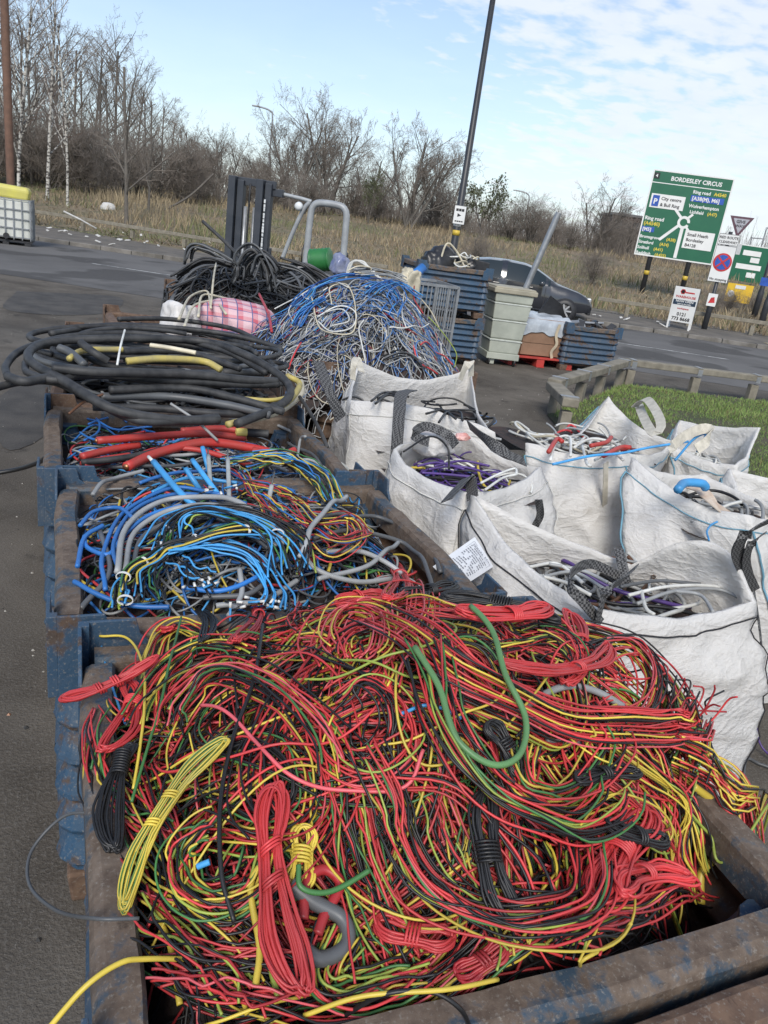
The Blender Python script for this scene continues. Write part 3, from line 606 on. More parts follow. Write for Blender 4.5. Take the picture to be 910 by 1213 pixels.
def onheap(xy, H, lift): return np.column_stack([xy, H(xy[:, 0], xy[:, 1]) + lift])
def arcs(K, n, box, H, rr, span, lift, ecc=(.45, 1), jit=.06):
    """K random arcs lying on a heap"""
    K0 = K; K = K * 4
    cu = RNG.uniform(box[0], box[1], K); cv = RNG.uniform(box[2], box[3], K); R = RNG.uniform(*rr, K); e = RNG.uniform(*ecc, K); ph = RNG.uniform(0, 2 * PI, K); a0 = RNG.uniform(0, 2 * PI, K); sp = RNG.uniform(*span, K)
    T = np.linspace(0, 1, n)[None]; a = a0[:, None] + sp[:, None] * T
    rad = R[:, None] * (1 + jit * np.sin(a * 2.3 + ph[:, None]))
    x = rad * np.cos(a); y = rad * e[:, None] * np.sin(a); c_, s_ = np.cos(ph)[:, None], np.sin(ph)[:, None]
    X = cu[:, None] + x * c_ - y * s_; Y = cv[:, None] + x * s_ + y * c_
    over = (np.maximum(0, box[4] - X) + np.maximum(0, X - box[5]) + np.maximum(0, box[6] - Y) + np.maximum(0, Y - box[7])).max(1)
    o_ = np.argsort(over + RNG.random(K) * .02)[:K0]; o_ = o_[RNG.permutation(K0)]; X, Y, ph = X[o_], Y[o_], ph[o_]; K = K0
    X = np.clip(X, box[4], box[5]); Y = np.clip(Y, box[6], box[7])
    lf = RNG.uniform(*lift, K)[:, None] + .02 * np.sin(T * RNG.uniform(3, 9, (K, 1)) + ph[:, None])
    return np.stack([X, Y, H(X, Y) + lf], -1)
def fill(name, K, n, box, H, rr, span, lift, r, cols, wts, label, base=-.05, sides=5, bed=True):
    P = arcs(K, n, box, H, rr, span, lift)
    V, F, pk, sj = tubes(P, RNG.uniform(*r, K), sides); ci = RNG.choice(len(cols), K, p=np.array(wts) / sum(wts)); mi = ci[pk]; mats = [WIRE[c] for c in cols]
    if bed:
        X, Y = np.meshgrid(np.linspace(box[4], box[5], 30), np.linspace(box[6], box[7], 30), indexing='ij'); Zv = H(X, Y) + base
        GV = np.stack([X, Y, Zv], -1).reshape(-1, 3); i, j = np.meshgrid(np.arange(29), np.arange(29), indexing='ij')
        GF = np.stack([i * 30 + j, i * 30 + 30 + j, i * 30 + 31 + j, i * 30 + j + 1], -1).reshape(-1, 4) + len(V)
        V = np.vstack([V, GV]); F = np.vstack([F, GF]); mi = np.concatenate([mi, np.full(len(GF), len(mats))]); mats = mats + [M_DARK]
    return tag(link(name, np_mesh(name, V, F, mats, mi)), label, kind='stuff')
GLD = {}
def lay(px, H, lift=.012, n=40, dz=None):
    P = np.array([hit(x, y, H) for x, y in px]); C = cat(P, n); h = H(C[:, 0], C[:, 1])
    C[:, 2] = np.maximum(C[:, 2], h) * .5 + h * .5 + lift
    for _ in range(3): C[1:-1, 2] = .25 * C[:-2, 2] + .5 * C[1:-1, 2] + .25 * C[2:, 2]
    if dz is not None: C[:, 2] += np.interp(np.linspace(0, 1, n), np.linspace(0, 1, len(dz)), dz)
    return C
def bundle(G, n, spread, cols, r, label, group=None, name='wire_bundle', thick=.012, catg='wire bundle', tie=None, sides=6, merge=False):
    G = np.asarray(G, float); N_ = len(G); root = empty(name, G[N_ // 2], 0, label, catg, group); o0 = np.asarray(root.location)
    T = np.gradient(G, axis=0); T /= np.linalg.norm(T, axis=1, keepdims=True) + 1e-9
    S = np.cross(T, [0, 0, 1.0]); S /= np.linalg.norm(S, axis=1, keepdims=True) + 1e-6; U_ = np.cross(S, T)
    ts = np.linspace(0, 1, N_)
    for k in range(n):
        a = spread * ((k + .5) / n * 2 - 1) if n > 1 else 0; a += random.gauss(0, spread * .18); b_ = random.uniform(-.3, 1) * thick
        f1, f2 = random.uniform(2, 7), random.uniform(0, 6.3); am = spread * random.choice([.1, .15, .25, .5, .9]) * random.uniform(.6, 1.2)
        fan = 1 + 1.3 * random.uniform(0, 1) ** 2 * np.abs(ts * 2 - 1) ** 2
        t0, t1 = (0, 1) if tie == 'full' else (random.uniform(0, .13) if random.random() < .6 else 0, 1 - (random.uniform(0, .13) if random.random() < .6 else 0))
        P = G + S * (a * fan + am * np.sin(ts * f1 + f2))[:, None] + U_ * (b_ + .004 * np.sin(ts * 9 + f2))[:, None] - o0
        i0, i1 = t0 * (N_ - 1), t1 * (N_ - 1); q = np.linspace(i0, i1, N_); P = np.stack([np.interp(q, np.arange(N_), P[:, d]) for d in range(3)], 1)
        P = P + np.stack([np.interp(ts, np.linspace(0, 1, 9), np.random.default_rng(k + n * 77 + int(abs(o0[0]) * 9999)).normal(0, .0022, 9)) for _ in range(3)], 1)
        col = cols[k % len(cols)] if isinstance(cols, tuple) else random.choice(cols)
        if col == 'stripe': tube_obj('wire', P, r * random.uniform(.9, 1.1), WIRE['yellow'], root, 6, WIRE['green'])
        else: tube_obj('wire', P, r * random.uniform(.9, 1.1), WIRE[col], root, sides)
    return root
def cable(G, r, col, label, name='cable', group=None, catg='cable', stripe=None, sides=8, ends=None):
    m = WIRE[col] if isinstance(col, str) else col
    o = tag(tube_obj(name, np.asarray(G), r, m, None, sides if stripe is None else 6, WIRE[stripe] if stripe else None), label, catg, group)
    if ends:
        for e, (p, q) in enumerate(((G[0], G[1]), (G[-1], G[-2]))):
            d_ = (np.asarray(p) - q); d_ /= np.linalg.norm(d_); tube_obj('cut_end', np.array([p + d_ * .001, p + d_ * .003, p + d_ * .006]), r * .62, WIRE[ends], o, 8)
    return o
def hank(A, B, w, turns, r, col, label, group=None, catg='wire hank', wraps=7, tiecol=None, pinch=.45, lift=.02, tie_at=.5, H=None, name='wire_hank', stripe=None, ties=1):
    """one continuous wire wound into a long flat skein and bound round the middle"""
    A, B = np.asarray(A, float), np.asarray(B, float); Lh = np.linalg.norm(B - A); ax = (B - A) / Lh
    S = np.cross(ax, [0, 0, 1.0]); S /= np.linalg.norm(S); U_ = np.cross(S, ax); root = empty(name, (A + B) / 2, 0, label, catg, group); o0 = (A + B) / 2; bend = random.uniform(-.16, .16) * Lh; pinch *= random.uniform(.85, 1.2)
    pts = []; m_ = 26
    for k in range(turns):
        e0, e1 = random.uniform(-.07, .03), random.uniform(-.05, .05); wk = w * random.uniform(.55, 1.1); ph = random.uniform(-.3, .3); off = random.gauss(0, .22) * w
        for i in range(m_):
            th = 2 * PI * i / m_ + ph
            x = math.copysign(abs(math.cos(th)) ** .55, math.cos(th)); y = math.copysign(abs(math.sin(th)) ** .9, math.sin(th))
            f = .5 + .5 * x * (1 + (e1 if x > 0 else e0)); pin = 1 - (1 - pinch) * math.exp(-((f - tie_at) / .22) ** 2)
            zc = random.gauss(0, .0006) + .35 * w * ((k * .618) % 1 - .3) * pin
            pts.append(A + ax * (f * Lh) + S * ((y * wk + off) * pin * .8 + bend * (4 * f * (1 - f) - .6)) + U_ * (zc + lift))
    P = cat(np.array(pts), len(pts) * 2)
    if H is not None:
        g_ = H(P[:, 0], P[:, 1]) ; P[:, 2] = np.maximum(P[:, 2], g_ + .004)
    m = WIRE[col]; tube_obj('coil', P - o0, r, m, root, 6, WIRE[stripe] if stripe else None)
    for tno in range(ties):
        tf = tie_at + (tno - (ties - 1) / 2) * .17
        c_ = A + ax * (tf * Lh) + U_ * lift + S * bend * (4 * tf * (1 - tf) - .6); nn_ = wraps * 14; q = np.linspace(0, 1, nn_); a = q * wraps * 2 * PI; rad_s = w * pinch * 1.05 + r; rad_u = w * .30 + r * 2
        Wp = c_ + ax[None] * ((q - .5) * wraps * r * 2.3 + np.cos(a) * w * .25 * (wraps < 4))[:, None] + S[None] * (np.cos(a) * rad_s)[:, None] + U_[None] * (np.sin(a) * rad_u + .05 * w)[:, None]
        tube_obj('binding', Wp - o0, r, WIRE[tiecol or col], root, 5)
    return root

# ================================================================== FRONT STILLAGE: RED / YELLOW / BLACK
B1 = (0, 1.06, -.95, -.03, .03, 1.0, -.92, -.05); B1w = (.05, 1.05, -.85, .0, -.05, 1.14, -.94, .06)
fill('tangled_wire', 1150, 26, (0, 1.02, -.95, -.03, .035, 1.00, -.925, -.06), H1, (.08, .33), (1.2, 3.4), (-.09, -.022), (.0017, .0023), ['red', 'pink', 'black', 'yellow', 'green', 'lime', 'crimson', 'navy'], [22, 3, 46, 9, 6, 2, 12, 2], 'loose tangle of red, black, yellow and green wire filling the front stillage', -.10)  # black weighted up in this lower layer, painting shade into gaps between bundles
MIX = ['red', 'black', 'yellow', 'black', 'pink', 'red', 'yellow', 'black', 'red', 'red', 'pink', 'black', 'crimson', 'red', 'lime', 'black', 'green', 'yellow', 'lime']; MIXY = ['red', 'yellow', 'black', 'red', 'black', 'yellow', 'red', 'pink', 'lime', 'black', 'black', 'red']; MIXR = ['red', 'black', 'red', 'pink', 'black', 'crimson', 'red', 'black', 'yellow']; MIXB = ['black', 'black', 'red', 'green', 'black', 'crimson', 'yellow', 'black']
GW = 'loose wire loops in the front heap'
def where1(p): return ('front', 'lower middle', 'upper middle', 'back')[int(np.clip((p[1] + .95) / .235, 0, 3))] + ' ' + ('left', 'centre left', 'centre right', 'right')[int(np.clip(p[0] / .28, 0, 3))]
names1 = {0: ('loop of mixed red, black and yellow wires, %s of front heap', MIX), 1: ('loop of red and yellow wires, %s of front heap', MIXY), 2: ('loop of mostly red wires, %s of front heap', MIXR), 3: ('loop of mostly black wires, %s of front heap', MIXB)}
P = np.concatenate([arcs(85, 40, (.05, 1.04, -.86, -.05, .0, 1.15, -.93, .03), H1, (.14, .32), (1.8, 4.4), (-.01, .030), (.45, .95), .06), arcs(62, 40, (.08, 1.02, -.82, -.06, .02, 1.14, -.925, .02), H1, (.14, .34), (1.2, 2.8), (-.03, .022), (.45, .9), .03)])
for q in P:
    k = random.choices([0, 1, 2, 3], [4, 3, 3, 2])[0]; _i1 = 0 if '_i1' not in globals() else _i1 + 1; bundle(q, random.randint(3, 7) if _i1 < 85 else random.randint(12, 18), random.uniform(.010, .024), names1[k][1], random.uniform(.0015, .0022), names1[k][0] % where1(q[20]), GW, thick=.026)
def T1(px, n, sp, cols, label, lift=.026, r=.00185, thick=.024, N_=44, dz=None): return bundle(lay(px, H1, lift + .012, N_, dz), int(n * 1.5), sp, cols, r, label, GW, thick=thick)
R_, K_, Y_c, L_, Gn = 'red', 'black', 'yellow', 'lime', 'green'
T1([(430, 930), (463, 999), (471, 1038), (498, 1093), (547, 1127), (607, 1142), (666, 1132), (690, 1098), (688, 1048)], 16, .034, (R_, K_, R_, K_, L_, K_, R_, R_, K_, Y_c, 'pink', K_, Gn, R_), 'big sweeping arc of wires at the front centre of the heap', .055)
T1([(493, 810), (506, 860), (516, 901), (546, 957), (597, 1002), (652, 1023), (703, 1007), (713, 982)], 16, .032, (K_, R_, Gn, K_, R_, R_, K_, R_, K_, L_), 'curved band of red and black wires under the green cable hook', .06)
T1([(604, 920), (602, 947), (612, 982), (642, 992), (683, 972), (708, 932), (700, 905)], 14, .024, (R_, Y_c, K_, R_, Y_c, Gn), 'u-shaped loop of red and yellow wires right of the green cable hook', .055)
T1([(440, 770), (482, 790), (537, 839), (620, 883), (708, 905), (785, 900), (818, 861), (823, 823)], 18, .030, (R_, Y_c, K_, R_, R_, 'crimson', 'red', K_, 'pink'), 'long band of wires sweeping across the heap to its spiky right end', .055)
T1([(196, 905), (202, 881), (243, 841), (303, 846), (354, 886), (384, 927), (395, 975)], 14, .030, (Y_c, R_, K_, R_, K_, R_, Gn, 'pink', K_), 'yellow and red arch of wires at the left centre of the heap', .05)
T1([(165, 890), (172, 866), (196, 825), (232, 798), (276, 795), (300, 805)], 14, .024, (K_, R_, Gn, K_, R_, Y_c, K_, L_), 'black and red swoosh of wires near the left rim', .034)
T1([(178, 830), (180, 805), (190, 780), (214, 768), (240, 778), (254, 800)], 11, .020, (Y_c, R_, K_, Y_c, R_, L_), 'small yellow and red loop at the back left of the heap', .034)
T1([(165, 925), (185, 985), (212, 1043), (225, 1083), (263, 1103), (303, 1083)], 12, .022, (Y_c, R_, K_, Gn, R_), 'drooping wires beneath the yellow green hank', .02)
T1([(260, 1010), (236, 1022), (213, 1049), (221, 1086), (254, 1101), (295, 1086), (310, 1045)], 11, .022, (K_, Gn, Y_c, R_, K_, Y_c, L_), 'green, black and yellow loop left of the long red hank', .034)
T1([(405, 930), (414, 984), (424, 1048), (443, 1108), (473, 1167)], 16, .034, (R_, K_, Gn, R_, K_, R_, L_), 'red and green wires running straight down at the front centre', .018)
T1([(570, 1020), (577, 1063), (592, 1108), (617, 1137)], 14, .036, (R_, K_, L_, R_, Y_c, K_), 'downward comb of wires inside the big front arc', .012)
T1([(660, 1020), (668, 1060), (662, 1105), (640, 1132)], 14, .032, (K_, R_, Y_c, L_, R_, K_), 'downward comb of wires at the right end of the big front arc', .012)
T1([(345, 860), (320, 900), (300, 940), (305, 985), (330, 1020)], 12, .026, MIXY, 'loose yellow and red wires left of the long black wire', .03)
T1([(700, 890), (713, 906), (753, 942), (794, 982), (806, 1043), (816, 1083)], 16, .032, (R_, Y_c, K_, R_, Y_c, L_, K_, Y_c), 'fan of wires falling down the right side of the heap', .034)
T1([(774, 912), (824, 932), (885, 960), (898, 968), (880, 973), (834, 962), (789, 940)], 10, .010, (R_, Y_c, K_, R_, R_, Y_c), 'narrow loop of wires poking over the right rim', .05)
T1([(395, 870), (430, 845), (465, 870), (470, 915), (430, 950), (395, 930), (392, 890)], 9, .030, MIXY, 'tangled yellow and red ring in the middle of the heap', .036)
T1([(400, 820), (385, 785), (405, 752), (445, 760), (452, 800), (435, 825)], 10, .022, (Y_c, R_, Y_c, R_, 'pink'), 'coiled yellow and red loop at the top of the heap', .036)
T1([(600, 765), (650, 760), (720, 775), (775, 820), (800, 870)], 14, .026, (R_, K_, Y_c, R_, K_, L_), 'wires along the top right edge of the heap', .03)
T1([(520, 715), (580, 712), (650, 735), (705, 752), (745, 780)], 12, .024, (K_, R_, Y_c, L_, R_, K_), 'wires along the back edge of the heap under the labelled bag', .026)
T1([(690, 800), (740, 790), (765, 830), (752, 875), (715, 890), (690, 860)], 11, .022, MIXY, 'ring of red and yellow wires at the right of the heap', .036)
T1([(240, 930), (285, 905), (340, 930), (350, 990), (300, 1010), (250, 985)], 9, .028, MIXB, 'dark loop behind the yellow green hank', .026)
T1([(780, 860), (812, 830), (825, 815), (836, 822)], 8, .018, (K_, R_, K_, R_, 'crimson'), 'spiky cut ends sticking up at the right of the heap', .05, dz=(0, .0, .03, .06))
T1([(115, 870), (105, 905), (115, 950), (150, 1000), (195, 1025)], 7, .016, (R_, 'pink', Gn, R_, K_), 'pink and green wires bowing out over the left rim', .03)
T1([(430, 700), (400, 712), (370, 735), (350, 760)], 12, .028, (R_, K_, R_, 'pink', K_), 'red and black wires at the back left top of the heap', .03)
T1([(480, 700), (500, 730), (495, 770), (470, 800)], 12, .026, MIXR, 'red wires bunched at the back top of the heap', .032)
T1([(165, 1090), (190, 1120), (230, 1150), (270, 1190), (290, 1215)], 14, .030, MIX, 'wires slumping along the inside of the left wall at the bottom', .03)
T1([(190, 1180), (240, 1190), (300, 1185), (345, 1200)], 12, .028, MIXR, 'red wires along the bottom edge left of the grey stub', .03)
T1([(400, 1140), (380, 1190), (400, 1210), (460, 1190), (500, 1175)], 12, .022, (R_, L_, R_, Y_c, K_, Gn), 'wires lying along the front rim right of the grey stub', .035)
T1([(120, 905), (112, 950), (130, 1000), (165, 1060)], 9, .018, MIX, 'wires spilling down beside the left rim', .03)
T1([(640, 1140), (700, 1115), (760, 1095), (800, 1080)], 12, .020, MIXR, 'red wires lying along the front rim at the right', .03)
T1([(700, 755), (760, 790), (800, 840), (815, 900), (800, 940)], 16, .026, (K_, R_, Y_c, K_, R_, Gn), 'wires bulging over the right rim of the stillage', .03)
T1([(640, 990), (690, 970), (740, 975), (775, 1010), (780, 1060)], 13, .024, MIXY, 'yellow and red wires above the front right corner', .03)
# hanks
def HK1(a, b_, w, turns, col, label, r=.0019, lift=.045, **kw):
    lift += random.uniform(.0, .02)
    A = hit(*a, H1); B = hit(*b_, H1); A[2] = H1(A[0], A[1]) + .02; B[2] = H1(B[0], B[1]) + .02; return hank(A, B, w, int(turns * 1.25), r, col, label, 'bound hanks of wire on the front heap', lift=lift, **kw)
HK1((310, 965), (335, 1207), .031, 13, 'red', 'long bright red hank hanging down the front of the heap', .0020, .05, wraps=3, ties=2, pinch=.42, tie_at=.42)
HK1((270, 905), (155, 1098), .019, 11, 'yellow', 'long yellow and green striped hank lying diagonally at the left', .0019, .05, wraps=3, ties=2, stripe='green', pinch=.45)
HK1((93, 876), (205, 828), .020, 9, 'red', 'red hank lying across the left rim', .0021, .05, wraps=3, ties=2)
HK1((160, 850), (135, 935), .026, 9, 'red', 'short red hank with looped ends hanging at the left rim', .0021, .05, wraps=5, tie_at=.35)
HK1((150, 925), (127, 1048), .022, 11, 'black', 'black hank hanging below the red ones at the left rim', .0021, .05, wraps=9, tie_at=.2)
HK1((150, 772), (212, 780), .030, 9, 'red', 'red hank at the back left corner of the front heap', .0021, .03, wraps=4)
HK1((190, 722), (268, 787), .018, 8, 'black', 'black hank lying over the back rim between two stillages', .0024, .03, wraps=4)
HK1((240, 762), (300, 745), .028, 10, 'red', 'red hank just right of the black hank on the back rim', .0021, .04, wraps=4)
HK1((300, 730), (291, 812), .024, 9, 'red', 'upright red hank leaning at the back left of the heap', .0021, .05, wraps=3, tie_at=.6)
HK1((455, 688), (472, 755), .032, 11, 'red', 'red hank at the very top of the heap', .0021, .05, wraps=5)
HK1((518, 742), (655, 772), .028, 12, 'black', 'large black hank lying across the top of the heap', .0024, .055, wraps=8)
HK1((470, 740), (530, 725), .026, 9, 'black', 'black hank just left of the large black one', .0023, .045, wraps=4)
HK1((535, 780), (640, 768), .030, 12, 'red', 'red hank in front of the large black hank', .0022, .055, wraps=5)
HK1((672, 765), (668, 860), .028, 11, 'red', 'upright red hank at the right top of the heap', .0022, .055, wraps=3, ties=2)
HK1((590, 850), (720, 820), .022, 9, 'red', 'red hank lying over the grey cable at the right', .0022, .05, wraps=3)
HK1((752, 995), (688, 1108), .034, 12, 'red', 'thick red hank tied with black at the front right', .0023, .045, wraps=6)
HK1((665, 975), (738, 965), .020, 9, 'black', 'black hank right of the u-shaped loop', .0022, .05, wraps=3)
HK1((690, 1030), (760, 1048), .022, 9, 'black', 'black hank crossing the thick red hank', .0022, .06, wraps=3)
HK1((556, 960), (585, 1118), .026, 12, 'black', 'black hank hanging inside the big front arc', .0022, .03, wraps=6)
HK1((556, 885), (595, 940), .026, 10, 'black', 'black hank beneath the green cable hook', .0022, .03, wraps=4)
HK1((700, 1108), (785, 1085), .026, 10, 'red', 'red hank lying on the front rim at the right', .0023, .05, wraps=3)
HK1((356, 1000), (350, 1075), .022, 9, 'yellow', 'small yellow and black hank right of the long red hank', .0022, .03, wraps=5, stripe='black')
HK1((440, 1130), (530, 1150), .026, 10, 'red', 'red hank half buried under the big front arc', .0022, .02, wraps=4)
HK1((345, 735), (410, 715), .024, 9, 'black', 'black hank at the back of the heap by the blue cables', .0022, .04, wraps=4)
HK1((600, 1150), (545, 1180), .018, 6, 'crimson', 'small dark red hank on the front rim', .0022, .02, wraps=3)
HK1((395, 745), (455, 735), .030, 9, 'red', 'loose red hank left of the topmost one', .0021, .04, wraps=2)
HK1((640, 705), (700, 760), .026, 9, 'red', 'red hank near the bag at the top right of the heap', .0021, .03, wraps=3)
# single cables of the front heap
def C1(px, r, col, label, lift=.05, n=60, **kw): return cable(lay(px, H1, lift, n, kw.pop('dz', None)), r, col, label, **kw)
GC = 'single cables on the front heap'
C1([(546, 778), (571, 810), (584, 861), (607, 916), (599, 962), (566, 975), (526, 947), (506, 881), (480, 831)], .0052, 'dusty', 'thick dusty green cable bent into a hook on the heap', .105, group=GC)
C1([(339, 1088), (364, 1109), (399, 1129), (404, 1160), (374, 1179), (354, 1167)], .0105, 'dgrey', 'thick grey cable stub curled at the front left', .06, group=GC, ends='copper')
C1([(354, 1129), (359, 1083), (379, 1071), (397, 1088), (379, 1124), (370, 1150)], .0075, 'crimson', 'thick red cable hook beside the grey stub', .06, group=GC)
C1([(427, 1093), (379, 1116), (349, 1114), (346, 1088)], .0038, 'green', 'short green wire curving over the grey stub', .09, group=GC)
C1([(306, 1063), (293, 1093), (303, 1164), (298, 1213)], .0046, 'yellow', 'thick yellow wire left of the long red hank', .06, group=GC)
C1([(310, 1110), (312, 1160), (325, 1215)], .0040, 'lime', 'lime wire beside the thick yellow wire', .05, group=GC)
C1([(180, 1095), (200, 1140), (212, 1213)], .0042, 'yellow', 'straight dusty yellow wire dropping inside the left wall', .03, group=GC)
C1([(210, 1160), (250, 1178), (280, 1205), (290, 1230)], .0032, 'yellow', 'yellow wire curving to the bottom edge', .04, group=GC)
C1([(814, 952), (838, 972), (854, 997), (849, 1028), (824, 1053), (822, 1093)], .0075, 'yellow', 'thick yellow cable bowing into the empty front corner', .04, group=GC)
C1([(800, 1010), (824, 1038), (854, 1058), (915, 1063)], .0026, 'lime', 'lime wire reaching over the right rim', .09, group=GC)
C1([(670, 1010), (700, 1050), (760, 1075), (798, 1076)], .0026, 'red', 'single red wire ending in the front right corner', .06, group=GC)
C1([(308, 780), (298, 846), (273, 921), (258, 997), (258, 1083), (273, 1144)], .0034, 'black', 'long single black wire running down the left of the heap', .075, group=GC)
C1([(213, 770), (192, 866), (177, 922), (155, 1000)], .0026, 'green', 'thin green wire crossing the left of the heap', .08, group=GC)
C1([(118, 793), (150, 795), (168, 830), (170, 880), (165, 930), (157, 985)], .0026, 'yellow', 'thin yellow wire arching at the back left corner', .08, group=GC)
C1([(235, 880), (275, 900), (330, 960), (400, 985), (470, 985), (492, 940)], .0030, 'pink', 'pink wire looping over the middle of the heap', .075, group=GC)
C1([(600, 880), (640, 850), (690, 845), (730, 865)], .0068, 'grey', 'grey cable under the red hank at the right', .05, group=GC)
C1([(640, 905), (700, 900), (740, 890)], .0060, 'grey', 'dirty grey cable stub at the right of the heap', .045, group=GC)
C1([(470, 880), (500, 870), (540, 885)], .0030, 'sky', 'short blue wire near the middle of the heap', .05, group=GC)
C1([(232, 1062), (246, 1056)], .0045, 'sky', 'short bright blue stub in the left loop', .05, group=GC)
C1([(120, 790), (130, 830), (148, 885)], .0024, 'sky', 'pale blue wire inside the left rim', .05, group=GC)
cable(cat([Z(687, 1144, .805), Z(692, 1136, .84), Z(733, 1113, .845), Z(748, 1093, .86)], 24), .0028, 'yellow', 'short yellow wire end lying on the front rim', group=GC)
cable(cat([Z(52, 1225, .80), Z(101, 1169, .84), Z(142, 1141, .845), Z(172, 1136, .83), Z(225, 1136, .80)], 40), .0034, 'yellow', 'yellow wire hanging over the left rim at the bottom', group=GC)
cable(cat([Z(120, 963, .79), Z(76, 967, .74), Z(38, 1007, .70), Z(35, 1048, .70), Z(66, 1078, .74), Z(111, 1088, .83), Z(165, 1088, .83)], 50), .0026, 'dgrey', 'thin grey wire looping out over the left rim', group=GC)
cable(cat([Z(405, 1205, .78), Z(455, 1178, .84), Z(510, 1175, .845), Z(545, 1195, .83), Z(560, 1225, .78)], 40), .0030, 'black', 'black wire hanging over the front rim', group=GC)
cable(cat([Z(360, 1203, .80), Z(430, 1180, .835), Z(530, 1172, .85), Z(590, 1160, .83)], 30), .0030, 'yellow', 'yellow wire running along the front rim', group=GC)
for i in range(16):
    x0_, y0_ = random.uniform(775, 822), random.uniform(850, 910); A = hit(x0_, y0_, H1); A[2] = H1(A[0], A[1]) + .02; d_ = np.array([random.uniform(-.02, .06), random.uniform(-.03, .05), random.uniform(.05, .12)])
    cable(cat([A - d_ * .3 - np.array([.05, 0, .02]), A + d_ * .35, A + d_ * .8 + np.array([random.uniform(-.015, .02), 0, 0]), A + d_ + np.array([random.uniform(-.03, .05), random.uniform(-.02, .02), -.005])], 18), .0019, random.choice(['red', 'black', 'red', 'black', 'crimson']), 'short cut wire end curling up at the right edge of the front heap', 'wire_end', 'cut wire ends at the right of the front heap', 'wire end')
for i in range(22):
    q = arcs(1, 40, (.1, .95, -.8, -.1, .02, 1.12, -.94, .04), H1, (.12, .28), (1.5, 4), (.045, .07), (.4, 1), .12)[0]
    cl = random.choice(['red', 'yellow', 'black', 'pink', 'red', 'yellow', 'lime', 'black']); cable(q, random.uniform(.0019, .0022), cl, 'loose single %s wire looping over the %s of the front heap' % (cl, where1(q[20])), 'wire', 'stray wires on the front heap', 'wire')

# ================================================================== SECOND STILLAGE: BLUE AND GREY
fill('tangled_wire', 560, 26, (-.03, .92, .10, .92, -.035, .91, .09, .92), H2, (.08, .30), (1.2, 4), (-.05, .012), (.002, .0045), ['blue', 'sky', 'black', 'grey', 'dgrey', 'red', 'yellow', 'green'], [16, 10, 26, 18, 18, 7, 7, 5], 'tangle of blue, grey and black cable filling the second stillage')
G2 = 'cables in the second stillage'
def C2(px, r, col, label, lift=.03, H=None, **kw): return cable(lay(px, H or H2, lift, 60), r, col, label, group=kw.pop('group', G2), **kw)
def T2(px, n, sp, cols, label, lift=.03, r=.0026, **kw): return bundle(lay(px, H2, lift, 44), n, sp, cols, r, label, 'tied wire bundles in the second stillage', **kw)
for i, off in enumerate((0, 9, 18)):
    C2([(139 + off, 700 - off * .4), (150 + off, 645 + off * .4), (199 + off * .6, 611 + off), (255, 608 + off * .9), (300 - off * .3, 628 + off), (335 - off, 665)], (.008, .0075, .007)[i], ('grey', 'grey', 'dgrey')[i], ('wide outer grey cable loop in the second stillage', 'grey cable loop nested inside the wide one', 'dark grey cable loop innermost of three')[i], .05 - i * .008)
for i, (px, c_) in enumerate([([(125, 715), (122, 672), (150, 618), (205, 590), (262, 598)], 'blue'), ([(150, 722), (135, 660), (170, 612), (230, 600), (290, 612)], 'blue'), ([(95, 640), (112, 622), (140, 618), (158, 632)], 'blue'), ([(100, 650), (104, 664), (128, 672), (146, 650), (175, 625), (215, 612)], 'blue'), ([(88, 708), (112, 722), (150, 735), (200, 738)], 'blue'), ([(215, 715), (260, 720), (300, 705), (330, 680)], 'blue'), ([(165, 585), (210, 572), (262, 568), (300, 580)], 'blue'), ([(180, 598), (228, 580), (280, 585)], 'sky'), ([(92, 690), (100, 655), (122, 640)], 'blue')]):
    C2(px, .0062, c_, 'blue cable loop among the grey loops in the second stillage', .035 + .004 * (i % 3), group='blue cable loops in the second stillage')
for i, px in enumerate([[(370, 650), (425, 640), (478, 655), (505, 690), (512, 715)], [(385, 668), (430, 668), (470, 690), (480, 710)], [(355, 660), (370, 690), (420, 705), (465, 700)], [(380, 625), (440, 622), (495, 650), (520, 690)], [(375, 700), (440, 680), (470, 655)], [(255, 735), (310, 728), (350, 705)], [(240, 722), (290, 718), (318, 700)], [(270, 745), (285, 720), (283, 690)], [(110, 600), (135, 580), (170, 570)], [(96, 735), (130, 690), (118, 640)]]):
    C2(px, .007, 'grey' if i % 3 else 'dgrey', 'thick grey cable arc at the right or rear of the second stillage', .03 + .004 * (i % 3), group='thick grey cable arcs in the second stillage', name='cable')
C2([(352, 690), (360, 672), (366, 652), (385, 628), (408, 611)], .0075, 'grey', 'bent grey cable stub pointing up at the right of the blue cables', .07)
T2([(148, 730), (152, 705), (175, 690), (195, 678), (235, 668), (290, 655), (320, 658)], 16, .022, ('black', 'sky', 'black', 'green', 'black', 'yellow', 'sky', 'black'), 'black, blue and green bundle tied with white ties across the front', .055, thick=.02)
T2([(195, 678), (205, 648), (235, 635), (285, 645), (325, 672), (340, 712)], 14, .030, ('sky', 'black', 'sky', 'green', 'black', 'sky'), 'blue and black fan bundle curving over the middle', .06, thick=.02)
T2([(190, 672), (220, 640), (255, 632), (310, 640), (350, 668), (345, 705)], 12, .024, ('black', 'lime', 'black', 'sky', 'black'), 'black and lime bundle beside the blue fan', .055, thick=.02)
T2([(205, 676), (250, 672), (300, 690), (325, 725), (322, 748)], 12, .026, ('sky', 'black', 'sky', 'sky'), 'sky blue wires falling towards the front rim', .055)
T2([(140, 745), (143, 715), (165, 695)], 9, .014, ('lime', 'black', 'sky', 'black'), 'lime and black end of the tied bundle at the front rim', .05)
T2([(185, 735), (180, 712), (192, 690)], 10, .018, ('black', 'black', 'sky', 'green'), 'black wire ends bent over the front rim', .05)
T2([(200, 690), (222, 700), (245, 712)], 8, .03, ('black', 'sky', 'black'), 'short black tails with white ferrules in the middle', .055)
